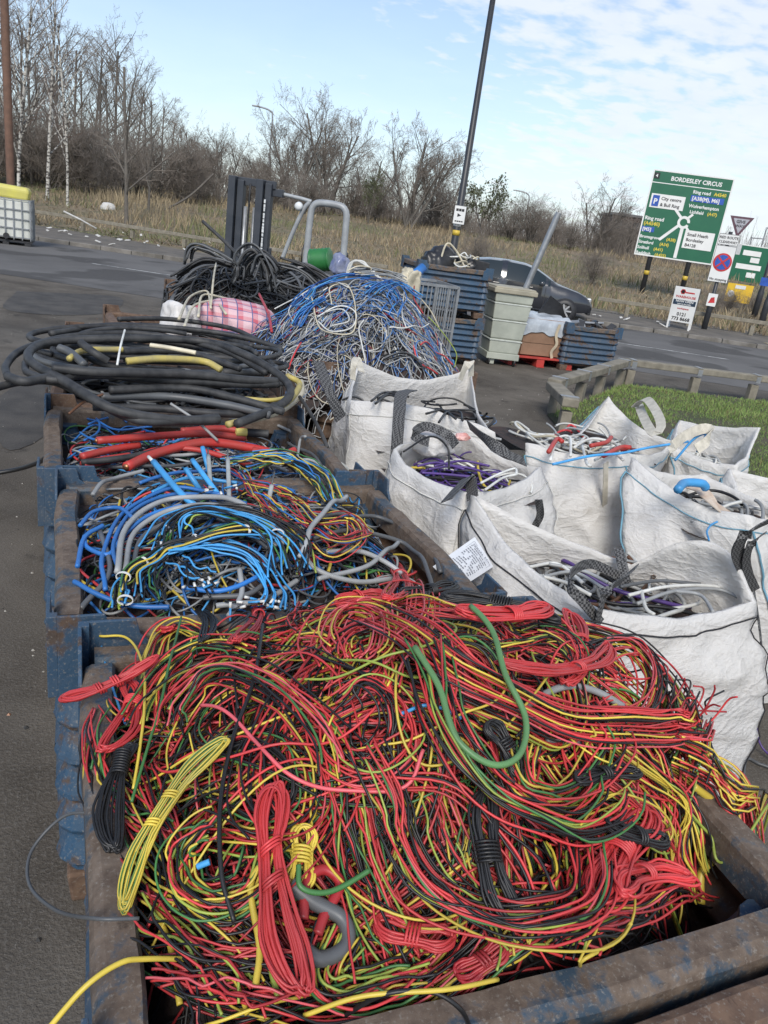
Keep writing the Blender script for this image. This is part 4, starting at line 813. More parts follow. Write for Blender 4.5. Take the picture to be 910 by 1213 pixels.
for i, px in enumerate([[(262, 560), (310, 555), (350, 568), (375, 590), (390, 615)], [(290, 575), (335, 562), (370, 580), (385, 605)], [(300, 560), (345, 560), (378, 580), (400, 615)], [(265, 570), (305, 566), (345, 570)]]):
    T2(px, 10, .018, ('green', 'sky', 'yellow', 'black', 'blue', 'black'), 'multicoloured thin bundle at the rear right of the second stillage', .05 + .006 * i)
for i, px in enumerate([[(275, 570), (300, 600), (325, 640), (340, 660)], [(340, 610), (370, 640), (410, 640), (420, 660), (390, 680), (365, 665)], [(285, 590), (330, 600), (372, 620)], [(375, 650), (400, 665), (430, 655), (415, 635), (385, 640)], [(300, 610), (335, 640), (365, 655)]]):
    T2(px, 8, .020, ('red', 'yellow', 'crimson', 'black', 'blue'), 'thin red and yellow control wires at the right of the second stillage', .045 + .005 * i, .0020)
M_SHR = mat('clear_grey_sleeve', (.38, .40, .39), (.28, .30, .29), 20, .35)
for a_, b_, lb in (((247, 540), (251, 596), 'left one of three upright grey sleeved cable ends'), ((270, 543), (272, 600), 'middle one of three upright grey sleeved cable ends'), ((322, 575), (315, 610), 'shortest grey sleeved cable end leaning at the right')):
    A = Z(*a_, .90); B = Z(*b_, .83); o = cable(cat([A, A * .5 + B * .5, B], 12), .0075, M_SHR, lb, 'sleeved_cable', 'sleeved cable ends in the second stillage')
    d_ = (A - B) / np.linalg.norm(A - B); tube_obj('bare_tip', np.array([A, A + d_ * .02, A + d_ * .05]), .003, WIRE['dgrey'], o)
for a_, b_ in (((228, 545), (262, 590)), ((240, 530), (248, 560)), ((220, 555), (240, 585))):
    cable(cat([Z(*a_, .90), Z((a_[0] + b_[0]) / 2, (a_[1] + b_[1]) / 2, .87), Z(*b_, .83)], 12), .0085, 'sky', 'short bright blue cable end standing out at the rear of the second stillage', 'cable', 'blue cable ends at the rear of the second stillage')
o = cable(cat([Z(182, 547, .91), Z(215, 585, .88), Z(240, 605, .85)], 14), .010, 'sky', 'thick bright blue cable with white tip at the rear left', 'cable', G2); tube_obj('white_tip', np.array([Z(176, 541, .915), Z(179, 544, .913), Z(182, 547, .911)]), .006, WIRE['white'], o)
M_TIE = mat('white_nylon', (.75, .75, .73), (.65, .65, .62), 20, .4)
for (x, y, a) in ((190, 676, 0), (230, 667, .2), (146, 712, 1.2), (290, 655, .3), (196, 655, .5), (168, 693, .8), (326, 660, 1.3), (148, 740, 1.4)):
    c_ = lay([(x, y), (x + 1, y)], H2, .07, 2)[0]; th = np.linspace(0, 2 * PI, 20); d_ = np.array([math.cos(a), math.sin(a), 0]); q = c_ + np.outer(np.cos(th) * .017, [-d_[1], d_[0], 0]) + np.outer(np.sin(th) * .012 - .006, [0, 0, 1])
    tag(strip('cable_tie', q, d_, .006, .002, M_TIE), 'white nylon cable tie round a bundle in the second stillage', 'cable tie', 'white cable ties in the second stillage')
for i in range(26):
    x, y = random.choice([(212, 700), (232, 708), (250, 715), (268, 600), (240, 598), (320, 740), (275, 745), (300, 735), (225, 716)]); x += random.uniform(-12, 12); y += random.uniform(-7, 7); c_ = lay([(x, y), (x + 1, y)], H2, .055, 2)[0]; d_ = np.array([random.gauss(0, 1), random.gauss(0, 1), random.uniform(0, .8)]); d_ /= np.linalg.norm(d_)
    o = cable(np.array([c_ - d_ * .03, c_ - d_ * .015, c_]), .0028, random.choice(['black', 'sky', 'black']), 'short wire end with a white ferrule in the second stillage', 'wire_end', 'ferruled wire ends in the second stillage', 'wire end'); tube_obj('ferrule', np.array([c_, c_ + d_ * .007, c_ + d_ * .014]), .0036, WIRE['white'], o)

# ================================================================== THIRD STILLAGE: THICK RED CABLES
fill('tangled_wire', 300, 24, (-.08, .86, 1.08, 1.86, -.09, .86, 1.06, 1.87), H3, (.08, .3), (1.2, 3.6), (-.05, .02), (.002, .0045), ['blue', 'sky', 'black', 'grey', 'dgrey', 'red', 'green'], [14, 8, 26, 22, 22, 5, 4], 'tangle of grey and blue cable under the thick red cables')
G3 = 'thick red cables in the third stillage'
def C3(px, z, r, col, label, ends=None, group=G3, n=30): return cable(cat([Z(x, y, z_) for (x, y), z_ in zip(px, z)], n), r, col, label, 'cable', group, ends=ends)
C3([(150, 553), (189, 536), (246, 524), (308, 533), (330, 541)], (.80, .81, .825, .80, .78), .0185, 'heavyred', 'thickest red cable bowed across the front of its stillage', 'copper')
C3([(98, 551), (120, 546), (154, 541)], (.79, .79, .785), .0165, 'heavyred', 'short red cable stub at the left of the bundle')
C3([(115, 522), (193, 516), (246, 514), (290, 519)], (.83, .835, .835, .82), .0145, 'heavyred', 'long straight red cable at the back left', 'copper')
C3([(97, 541), (130, 533), (165, 527)], (.80, .80, .80), .0145, 'heavyred', 'red cable between the stub and the long straight one')
C3([(215, 511), (262, 508), (305, 513)], (.84, .845, .84), .0150, 'heavyred', 'red cable at the back with yellow tape')
C3([(300, 533), (330, 540), (349, 533)], (.82, .82, .83), .0135, 'heavyred', 'red cable at the right end')
C3([(290, 540), (322, 545), (350, 548)], (.80, .80, .80), .0125, 'heavyred', 'lowest red cable at the right end', 'copper')
C3([(200, 530), (240, 534), (300, 552)], (.81, .815, .80), .0105, 'heavyred', 'thinner red cable crossing under the thickest one')
C3([(97, 548), (160, 540), (230, 522)], (.80, .81, .80), .0115, 'heavy', 'black cable between the red ones')
C3([(290, 512), (318, 514)], (.84, .84), .0165, 'heavy', 'black cable end beyond the yellow tape')
C3([(202, 478), (232, 498), (258, 522)], (.96, .91, .84), .0055, 'grey', 'thin grey rod leaning over the red cables')
tp = MB(); A = Z(286, 512, .845); tp.lathe([(.0165, -.022), (.0168, 0), (.0165, .022)], 14, (0, 0, 0), 'x', True); o = tp.build('tape_label', mat('yellow_tape', (.72, .62, .18), (.62, .5, .14), 9, .5)); o.location = A; tag(o, 'yellow tape wrapped round the back red cable', 'tape')
for i, px in enumerate([[(98, 505), (130, 520), (180, 518)], [(110, 500), (118, 520), (100, 535)], [(125, 495), (150, 512)], [(95, 525), (125, 540)], [(105, 515), (150, 500), (200, 505)]]):
    cable(lay(px, H3, .045, 20), .0045, 'blue', 'blue cable at the left of the red cables', 'cable', 'blue cables in the third stillage')
for i, px in enumerate([[(260, 500), (330, 515), (380, 545), (395, 575)], [(340, 535), (370, 550), (385, 572)], [(150, 560), (230, 550), (300, 560), (340, 570)], [(100, 560), (160, 565), (240, 558)], [(330, 560), (362, 556), (390, 570)]]):
    cable(lay(px, H3, .04, 24), .007, 'dgrey' if i % 2 else 'grey', 'grey cable around the red cables', 'cable', 'grey cables in the third stillage')
cable(cat([Z(352, 545, .80), Z(356, 520, .86), Z(362, 517, .89)], 12), .0055, 'grey', 'grey cable end standing up right of the red cables', 'cable')

# ================================================================== FOURTH STILLAGE: HEAVY BLACK CABLE COIL
fill('tangled_wire', 150, 24, (-.1, .9, 2.0, 2.85, -.08, .88, 2.03, 2.85), H4, (.12, .35), (1.5, 4), (-.08, .0), (.006, .012), ['heavy', 'black', 'dgrey', 'grey'], [5, 4, 3, 1], 'packed black and grey cable under the heavy coil', -.06)
G4 = 'heavy black cables of the big coil'
def C4(px, z, r, col, label, group=G4): return cable(cat([Z(x, y, z_) for (x, y), z_ in zip(px, z)], 60), r, col, label, 'cable', group)
C4([(260, 497), (220, 498), (189, 496), (132, 484), (79, 453), (36, 428), (40, 412), (70, 404), (145, 401), (237, 404), (290, 420), (334, 447), (344, 467), (325, 484), (281, 502)], (.92, .92, .93, .96, 1.0, 1.02, 1.03, 1.04, 1.06, 1.06, 1.05, 1.0, .96, .93, .92), .0185, 'heavy', 'outermost heavy black cable circling the whole coil')
C4([(-40, 470), (0, 458), (28, 452), (66, 453), (110, 474), (150, 494), (187, 500), (258, 494)], (.95, .96, .97, .97, .95, .93, .92, .92), .0155, 'heavy', 'heavy black cable leaving the coil to the left edge')
C4([(9, 446), (8, 432), (30, 413), (88, 398), (176, 396), (264, 415), (316, 442)], (1.0, 1.0, 1.02, 1.04, 1.05, 1.04, 1.0), .0150, 'heavy', 'heavy black cable bending round the left end of the coil')
C4([(9, 446), (30, 452), (62, 447), (120, 444), (200, 450), (290, 455), (330, 455)], (1.0, 1.0, 1.0, 1.0, .99, .98, .98), .0175, 'heavy', 'straight heavy black cable across the middle of the coil')
C4([(62, 436), (120, 441), (220, 443), (290, 450), (328, 452)], (1.03, 1.03, 1.02, 1.0, .99), .0185, 'heavy', 'second straight heavy black cable above the middle one')
C4([(140, 416), (220, 417), (285, 437)], (1.05, 1.05, 1.03), .0145, 'heavy', 'heavy black cable curving behind the yellow cable')
C4([(130, 462), (220, 460), (280, 472), (336, 488)], (.96, .96, .95, .93), .0165, 'heavy', 'scuffed heavy cable along the front of the coil')
C4([(120, 470), (200, 470), (270, 480), (320, 492)], (.93, .93, .93, .92), .0165, 'dgrey', 'worn grey-black cable just below the scuffed one')
C4([(110, 482), (190, 484), (262, 490), (310, 487), (352, 462)], (.90, .90, .90, .90, .92), .0155, 'heavy', 'lowest heavy cable at the front of the coil')
C4([(30, 430), (34, 442), (70, 450), (105, 438)], (1.0, 1.0, 1.0, 1.01), .014, 'heavy', 'heavy black cable curl at the left end')
C4([(60, 395), (140, 385), (230, 392), (300, 410)], (1.0, 1.0, 1.0, 1.0), .0155, 'heavy', 'heavy black cable along the rear of the coil')
C4([(140, 378), (200, 378), (270, 388), (310, 405)], (.95, .95, .95, .95), .0150, 'heavy', 'rearmost heavy black cable of the coil')
C4([(96, 406), (112, 418), (128, 428)], (1.09, 1.07, 1.04), .0165, 'heavy', 'cut black cable stub sticking up from the coil')
C4([(70, 412), (84, 418), (100, 432)], (1.07, 1.06, 1.04), .0165, 'dgrey', 'grey cut cable stub at the left of the coil')
C4([(150, 428), (190, 425), (240, 428), (262, 438)], (1.05, 1.06, 1.05, 1.03), .0150, 'heavyyellow', 'dirty yellow cable inside the coil')
C4([(82, 425), (100, 415), (145, 414)], (1.05, 1.06, 1.06), .0125, 'heavyyellow', 'short yellow cable at the back left of the coil')
C4([(270, 503), (310, 492), (342, 475), (355, 455), (340, 445)], (.91, .91, .92, .93, .95), .0145, 'heavyyellow', 'yellow cable curving round the right end of the coil')
C4([(290, 500), (330, 488), (356, 468), (357, 452)], (.895, .895, .91, .92), .0135, 'cream', 'dusty cream cable at the right end of the coil')
C4([(290, 472), (320, 474), (345, 470)], (.95, .95, .95), .009, 'heavyyellow', 'thin yellow cable at the right of the coil')
C4([(178, 409), (200, 412), (232, 418)], (1.085, 1.085, 1.08), .010, 'cream', 'pale wrapped cable end on top of the coil')
C4([(355, 470), (368, 490), (380, 512), (388, 530)], (.92, .88, .84, .80), .0085, 'heavy', 'black cable dangling beside the brown stillage')
for i in range(13):
    th = np.linspace(0, random.uniform(3.2, 6.0), 60) + random.uniform(0, 6.28); ra, rb = random.uniform(.40, .62), random.uniform(.26, .42)
    q = np.stack([.40 + random.gauss(0, .04) + ra * np.cos(th), 2.46 + random.gauss(0, .03) + rb * np.sin(th), .87 + .012 * i + .02 * np.sin(th * 1.7 + i)], 1); cable(q, random.uniform(.012, .0175), random.choice(['heavy', 'heavy', 'heavy', 'dgrey']), 'heavy black cable turn inside the big coil', 'cable', 'turns of the big black coil')
C4([(148, 391), (143, 410), (139, 432)], (1.13, 1.10, 1.06), .0045, 'white', 'white tie strip standing up from the coil')
C4([(82, 490), (100, 476), (122, 467)], (.90, .93, .95), .005, 'brown', 'thin brown wire at the left front of the coil')
cable(cat([Z(-30, 565, .3), Z(20, 556, .35), Z(45, 548, .45), Z(57, 540, .6)], 24), .011, 'black', 'black cable trailing off the left side onto the tarmac')
# black cable on bins 5
fill('tangled_wire', 60, 24, (-.0, .9, 3.05, 3.8, 0, .95, 3.03, 3.82), lambda u, v: .76 + 0 * u + 0 * v, (.15, .4), (1, 3), (-.06, .06), (.008, .014), ['heavy', 'black'], [3, 2], 'black cable lying in the stillage behind the coil', -.05)
fill('tangled_wire', 60, 24, (.3, 1.2, 4.05, 4.8, .3, 1.2, 4.03, 4.8), lambda u, v: .74 + 0 * u + 0 * v, (.15, .4), (1, 3), (-.06, .04), (.006, .012), ['heavy', 'black', 'brown'], [3, 2, 1], 'dark cable lying under the tartan bag', -.05)
# ================================================================== TARTAN BAG, WHITE SACK
M_TART, t, b = nodes('pink_tartan_weave'); b.inputs['Roughness'].default_value = .6
tcx = t.nodes.new('ShaderNodeTexCoord'); sx = t.nodes.new('ShaderNodeSeparateXYZ'); t.links.new(tcx.outputs['Object'], sx.inputs[0])
def tm(op, a, b_): 
    n = t.nodes.new('ShaderNodeMath'); n.operation = op
    for i, v in enumerate((a, b_)):
        if isinstance(v, (int, float)): n.inputs[i].default_value = v
        else: t.links.new(v, n.inputs[i])
    return n.outputs[0]
def stripes(o, f, w): return tm('LESS_THAN', tm('FRACT', tm('MULTIPLY', o, f), 0), w)
def addn(a, b_): return tm('ADD', a, b_)
sxy = tm('ADD', sx.outputs[0], tm('MULTIPLY', sx.outputs[1], .3)); sz_ = tm('ADD', sx.outputs[2], tm('MULTIPLY', sx.outputs[1], 1.0))
cc = mixc(t, tm('MULTIPLY', tm('ADD', stripes(sxy, 9, .42), stripes(sz_, 9, .42)), .5), (.62, .42, .45), (.50, .10, .14)); cc = mixc(t, stripes(sxy, 9, .08), cc, (.12, .12, .25)); cc = mixc(t, stripes(sz_, 9, .08), cc, (.12, .12, .25))
t.links.new(cc, b.inputs['Base Color'])
def blob(name, c, size, m, seed, rz=0, flat=.25, amp=.16, label=None, catg=None, group=None):
    bm = bmesh.new(); bmesh.ops.create_icosphere(bm, subdivisions=4, radius=1)
    for v in bm.verts:
        p = v.co.copy(); n1 = mnoise.noise(p * 1.3 + Vector((seed, 0, 0))); n2 = mnoise.noise(p * 3.7 + Vector((seed, 5, 0))); rg = abs(mnoise.noise(p * 2.6 + Vector((0, seed, 2))))
        q = Vector([math.copysign(abs(x) ** .72, x) for x in p]); q *= 1 + amp * n1 + amp * .4 * n2 - amp * .8 * (.25 - rg if rg < .25 else 0)
        if q.z < 0: q.z *= flat * 1.6
        v.co = (q.x * size[0], q.y * size[1], q.z * size[2])
    me = bpy.data.meshes.new(name); bm.to_mesh(me); bm.free(); me.materials.append(m); me.polygons.foreach_set('use_smooth', [True] * len(me.polygons))
    o = link(name, me); o.location = c; o.rotation_euler = (0, 0, rz); return tag(o, label, catg, group)
M_SACK = mat('white_sack', (.70, .68, .66), (.52, .50, .48), 6, .6, .3, 0, .35, .65, 14)
c_ = Z(277, 388, .83); blob('tartan_bag', c_, (.34, .22, .20), M_TART, 3.3, -.38, .2, .13, 'pink and white tartan laundry bag lying on the rusted stillage', 'bag')
c_ = Z(212, 385, .83); blob('sack', c_, (.13, .14, .17), M_SACK, 9.1, .3, .3, .30, 'crumpled white plastic sack left of the tartan bag', 'sack')
for px in ([(212, 378), (225, 352), (245, 345), (250, 365)], [(235, 375), (240, 350), (262, 352), (285, 360)], [(218, 388), (230, 362), (255, 357), (268, 372)]): cable(cat([Z(x, y, 1.0) for x, y in px], 24), .009, 'cream', 'dirty white cable looping over the sack', 'cable', 'white cables by the tartan bag')
cable(cat([Z(322, 393, 1.0), Z(318, 372, 1.05), Z(307, 348, 1.1)], 16), .009, 'crimson', 'red cable standing up right of the tartan bag', 'cable')
cable(cat([Z(250, 362, 1.0), Z(253, 330, 1.15), Z(256, 312, 1.2)], 12), .008, 'cream', 'dirty rod of white cable standing above the tartan bag', 'cable')

# ================================================================== BLUE HEAP
fill('tangled_wire', 800, 24, (1.2, 2.75, 3.3, 4.6, 1.05, 2.8, 3.02, 4.62), HB, (.06, .30), (1.2, 5), (-.03, .02), (.0025, .0042), ['heapblue', 'sky', 'grey', 'dgrey', 'white', 'navy', 'black', 'crimson', 'purple'], [34, 5, 24, 10, 10, 9, 7, 2, 4], 'tangle of mostly blue wire over the top of the heap on the brown stillage', -.03)
fill('tangled_wire', 850, 24, (1.3, 2.7, 3.0, 3.75, 1.08, 2.8, 2.92, 3.95), HB, (.06, .26), (1.2, 5), (-.03, .02), (.0025, .0042), ['heapblue', 'grey', 'dgrey', 'silver', 'navy', 'black', 'crimson', 'cream'], [12, 26, 18, 26, 4, 10, 4, 4], 'tangle of mostly grey wire on the front slope of the blue heap', -.03, bed=False)
def CB(px, r, col, label, lift=.04, group='single wires on the blue heap', n=50): return cable(lay(px, HB, lift, n), r, col, label, 'wire', group, 'wire')
for i, px in enumerate([[(368, 360), (380, 400), (415, 405), (420, 375), (408, 345), (390, 350), (392, 370)], [(375, 385), (400, 372), (420, 380), (415, 398), (390, 402), (376, 390)], [(384, 380), (405, 376), (412, 390), (392, 396)], [(432, 442), (428, 420), (424, 400), (430, 388)], [(412, 318), (425, 308), (440, 312), (435, 325), (420, 322)], [(325, 370), (345, 360), (362, 355)], [(346, 390), (342, 375), (360, 350), (390, 338), (412, 350)], [(478, 352), (475, 380), (480, 398)], [(492, 345), (510, 365), (520, 390)], [(460, 398), (485, 396), (507, 392)]]):
    CB(px, .0048, 'white' if i % 4 else 'cream', 'white wire looping over the front of the blue heap', .05, 'white wires on the blue heap')
CB([(341, 447), (350, 425), (356, 415)], .005, 'red', 'short red wire at the left of the blue heap', .05); CB([(488, 420), (495, 440), (517, 452)], .005, 'red', 'red wire curving at the lower right of the blue heap', .05); CB([(497, 418), (520, 428), (535, 440)], .005, 'red', 'red wire above the bag edge at the right', .05); CB([(492, 330), (490, 360), (500, 380)], .005, 'crimson', 'dark red wires near the cage', .05)
CB([(506, 385), (525, 400), (540, 420), (537, 445)], .004, 'lime', 'yellow green wire arching at the right of the blue heap', .06)
for i in range(46):
    q = arcs(1, 40, (1.5, 2.75, 3.1, 4.3, 1.34, 2.9, 2.95, 4.6), HB, (.10, .30), (1.8, 5.5), (.02, .06), (.4, 1), .12)[0]; cl = random.choice(['heapblue', 'grey', 'silver', 'heapblue', 'white', 'silver', 'grey']); cable(q, random.uniform(.003, .0048), cl, 'loose %s wire looping on the blue heap' % {'dgrey': 'dark grey', 'heapblue': 'blue', 'silver': 'pale grey'}.get(cl, cl), 'wire', 'loose wires on the blue heap', 'wire')
for i, (px, cs) in enumerate([([(345, 375), (370, 350), (400, 335), (440, 335)], 'blue'), ([(350, 395), (365, 375), (385, 362)], 'blue'), ([(430, 350), (455, 345), (470, 365), (460, 385)], 'blue'), ([(420, 325), (450, 322), (480, 330)], 'grey'), ([(440, 360), (470, 340), (500, 350)], 'blue'), ([(450, 440), (480, 430), (500, 450)], 'dgrey')]):
    bundle(lay(px, HB, .05, 24), 9, .05, [cs, cs, 'navy', 'sky'] if cs == 'blue' else [cs, 'grey', 'black'], .004, 'bundled %s wires on the blue heap' % {'dgrey': 'dark grey'}.get(cs, cs), 'wire bundles on the blue heap', thick=.03)
q = D(484, 300 + 30, 5.9); blob('knotted_wire_end', D(485, 335, 5.9), (.07, .07, .10), WIRE['cream'], 4.4, 0, .6, .5, 'pale frayed knot of wire at the top right of the blue heap', 'wire knot')
bx_ = MB(); A = D(492, 325, 6.1); tube_obj_ = cable(np.array([A + [-.06, 0, -.05], A, A + [.07, .02, .06]]), .035, 'blue', 'short blue plastic tube at the top of the blue heap', 'tube', None, 'tube')
# ================================================================== BLACK HEAP AT THE BACK
fill('tangled_wire', 420, 24, (.8, 2.6, 5.9, 7.1, .58, 2.8, 5.75, 7.25), HK, (.15, .55), (1.2, 4), (-.04, .03), (.006, .011), ['heavy', 'black', 'dgrey', 'black'], [4, 4, 2, 1], 'heap of thin black cable on the rearmost stillage', -.04)
for i in range(22):
    q = arcs(1, 40, (.8, 2.3, 6.0, 6.9, .5, 2.6, 5.8, 7.3), HK, (.25, .6), (1.6, 4.5), (.02, .07), (.4, 1), .1)[0]; cable(q, random.uniform(.009, .014), random.choice(['heavy', 'black', 'dgrey']), 'black cable arching over the rear black heap', 'cable', 'black cables on the rear heap')
for i, px in enumerate([[(283, 330), (285, 305), (300, 295), (315, 315), (322, 345)], [(290, 335), (295, 312), (312, 302), (325, 320)], [(278, 335), (290, 308), (305, 305), (312, 330)], [(300, 330), (310, 305), (325, 318), (322, 340)], [(208, 330), (240, 310), (275, 315)], [(224, 315), (230, 295), (250, 300), (282, 320)], [(330, 312), (360, 322), (385, 345)], [(330, 322), (360, 318), (395, 335)]]):
    bundle(np.array([D(x, y, 7.3) for x, y in px])[0:0] if 0 else cat([D(x, y, 7.1 + .1 * (i % 3)) for x, y in px], 24), 7, .045, ['heavy', 'dgrey', 'black'], .010, 'looped bundle of black cables draped over the rear heap', 'black cable bundles on the rear heap', thick=.05)
cable(cat([D(240, 262, 7.6), D(265, 285, 7.5), D(288, 308, 7.3)], 16), .016, 'heavy', 'thick black cable sticking up left of the forklift mast', 'cable')

# ================================================================== BULK BAGS
M_BAG, t, b = nodes('white_woven_sack'); b.inputs['Roughness'].default_value = .55
n1 = tex(t, 'noise', 2.2, 5, .6); n2 = tex(t, 'noise', 6, 5, .6, 'pos', 1.6, (1, 1, 1.8)); n3 = tex(t, 'noise', 19, 3, .55, 'pos', 2.6, (1, 1, 2.0))
c = mixc(t, ramp(t, n1, .35, .7), (.88, .868, .845), (.79, .775, .75)); c = mixc(t, ramp(t, n2, .60, .78, 0, .5), c, (.50, .46, .40)); c = mixc(t, ramp(t, tex(t, 'noise', 40, 3, .7), .62, .72, 0, .3), c, (.42, .40, .37))
t.links.new(c, b.inputs['Base Color'])
def ridge(o_, p_):
    a1 = t.nodes.new('ShaderNodeMath'); a1.operation = 'MULTIPLY_ADD'; t.links.new(o_, a1.inputs[0]); a1.inputs[1].default_value = 2; a1.inputs[2].default_value = -1
    a2 = t.nodes.new('ShaderNodeMath'); a2.operation = 'ABSOLUTE'; t.links.new(a1.outputs[0], a2.inputs[0]); a3 = t.nodes.new('ShaderNodeMath'); a3.operation = 'SUBTRACT'; a3.inputs[0].default_value = 1; t.links.new(a2.outputs[0], a3.inputs[1])
    a4 = t.nodes.new('ShaderNodeMath'); a4.operation = 'POWER'; t.links.new(a3.outputs[0], a4.inputs[0]); a4.inputs[1].default_value = p_; return a4.outputs[0]
rg = ridge(tex(t, 'noise', 4.2, 2, .5, 'pos', 1.2, (1, 1, 1.6)), 9); rg2 = ridge(tex(t, 'noise', 9, 2, .5, 'pos', 1.0), 8)
a5 = t.nodes.new('ShaderNodeMath'); a5.operation = 'MULTIPLY_ADD'; t.links.new(rg2, a5.inputs[0]); a5.inputs[1].default_value = .5; t.links.new(rg, a5.inputs[2])
ad = t.nodes.new('ShaderNodeMath'); ad.operation = 'MULTIPLY_ADD'; t.links.new(n3, ad.inputs[0]); ad.inputs[1].default_value = .45; t.links.new(n2, ad.inputs[2])
a6 = t.nodes.new('ShaderNodeMath'); a6.operation = 'MULTIPLY_ADD'; t.links.new(a5.outputs[0], a6.inputs[0]); a6.inputs[1].default_value = .32; t.links.new(ad.outputs[0], a6.inputs[2])
bump(t, b, a6.outputs[0], .42, .03)
tl_ = t.nodes.new('ShaderNodeBsdfTranslucent'); tl_.inputs[0].default_value = (.80, .76, .70, 1); ms_ = t.nodes.new('ShaderNodeMixShader'); ms_.inputs[0].default_value = .38
t.links.new(b.outputs[0], ms_.inputs[1]); t.links.new(tl_.outputs[0], ms_.inputs[2]); t.links.new(ms_.outputs[0], t.nodes['Material Output'].inputs[0])
M_SEAMK = mat('black_stitching', (.02, .02, .025), None, 20, .8); M_SEAMB = mat('blue_stitching', (.16, .34, .44), None, 20, .8); M_SEAMW = mat('white_stitching', (.62, .61, .57), None, 20, .8)
M_STRAP, t, b = nodes('black_and_white_webbing'); b.inputs['Roughness'].default_value = .8
ck = t.nodes.new('ShaderNodeTexChecker'); ck.inputs['Scale'].default_value = 130; ck.inputs['Color1'].default_value = (.016, .016, .018, 1); ck.inputs['Color2'].default_value = (.13, .13, .13, 1)
t.links.new(t.nodes.new('ShaderNodeNewGeometry').outputs['Position'], ck.inputs['Vector']); t.links.new(ck.outputs[0], b.inputs['Base Color'])
M_STRAPW = mat('cream_webbing', (.60, .56, .47), (.45, .42, .35), 30, .8, .2, 0, .35, .65, 150)
def bag(label, base, rim, sags, fillz, seam, seed, group='white bulk bags', bulge=.05, wr=.030):
    """base: 4 xy, rim: 4 xyz in the same order; sags: (dz, outward) at the middle of each rim edge"""
    base = np.array(base, float); rim = np.array(rim, float); cen = np.append(base.mean(0), 0); root = empty('bulk_bag', cen, 0, label, 'bulk bag', group)
    NE, NV = 22, 30; Bp, Rp = [], []
    for e in range(4):
        p0, p1, r0, r1 = base[e], base[(e + 1) % 4], rim[e], rim[(e + 1) % 4]; d_ = p1 - p0; out = np.array([d_[1], -d_[0]]); out /= np.linalg.norm(out)
        if out @ ((p0 + p1) / 2 - cen[:2]) < 0: out = -out
        for i in range(NE):
            f = i / NE; q = p0 + d_ * f; rc = .94 + .06 * math.sin(PI * f) ** .5; q = cen[:2] + (q - cen[:2]) * rc; Bp.append((*q, 0.004))
            s = math.sin(PI * f); r = r0 + (r1 - r0) * f; r = r + np.array([out[0] * sags[e][1] * s, out[1] * sags[e][1] * s, sags[e][0] * s + .010 * mnoise.noise((f * 5, seed, e))]); Rp.append(r)
    Bp, Rp = np.array(Bp), np.array(Rp); M = len(Bp); ts = np.linspace(0, 1, NV)
    P = Bp[:, None] * (1 - ts[None, :, None]) + Rp[:, None] * ts[None, :, None]
    ctr = P.mean(0, keepdims=True); o = P - ctr; o[..., 2] = 0; o /= np.linalg.norm(o, axis=2, keepdims=True) + 1e-6
    wv = np.array([[fbm(j / M * 13, 4.2 * tt + .25 * j / M * 13, seed, 3) + 1.5 * max(0, .22 - abs(mnoise.noise((j / M * 9 + tt * 3, tt * 5, seed + 9)))) for tt in ts] for j in range(M)])
    P = P + o * (bulge * np.sin(PI * np.clip(ts * .96 + .02, 0, 1)) ** .8)[None, :, None] + o * (wr * 1.4 * wv * np.clip(ts * 5, 0.3, 1) * np.clip((1 - ts) * 8, .25, 1))[..., None]
    P[:, -1] += o[:, -1] * 0
    In = P[:, ::-1] - o[:, ::-1] * .014; keep = max(4, int(NV * .45)); In = In[:, :keep]
    A_ = np.concatenate([P, In], 1); k = A_.shape[1]; V = A_.reshape(-1, 3) - cen
    i, j = np.meshgrid(np.arange(M), np.arange(k - 1), indexing='ij'); i2 = (i + 1) % M
    F = np.stack([i * k + j, i2 * k + j, i2 * k + j + 1, i * k + j + 1], -1).reshape(-1, 4)
    link('bag_body', np_mesh('bag_body', V, F, M_BAG), root)
    m = {'k': M_SEAMK, 'b': M_SEAMB, 'w': M_SEAMW}[seam]
    q = P[:, -3] + o[:, -3] * .004; q = np.vstack([q, q[:1]]) - cen; tube_obj('hem_seam', q, .0028, m, root, 5)
    for e in range(4):
        q = P[e * NE, 2:-2] + o[e * NE, 2:-2] * .004 - cen; tube_obj('corner_seam', q, .0045 if seam == 'b' else .0022, m, root, 5)
    return root, P, o, NE
def strap(root, pts, w, wdir, m=None, name='lifting_strap', th=.004):
    P = cat(np.array(pts), 26); return strip(name, P - np.asarray(root.location), wdir, w, th, m or M_STRAP, root)
def bagfill(z, u0, u1, v0, v1, K, r, cols, wts, label, rr=(.08, .25)):
    return fill('tangled_wire', K, 26, (u0 + .08, u1 - .08, v0 + .08, v1 - .08, u0, u1, v0, v1), lambda u, v: z + .02 * waves(np.asarray(u), np.asarray(v), 55, 9), rr, (1.3, 4), (-.05, .035), r, cols, wts, label, -.04)
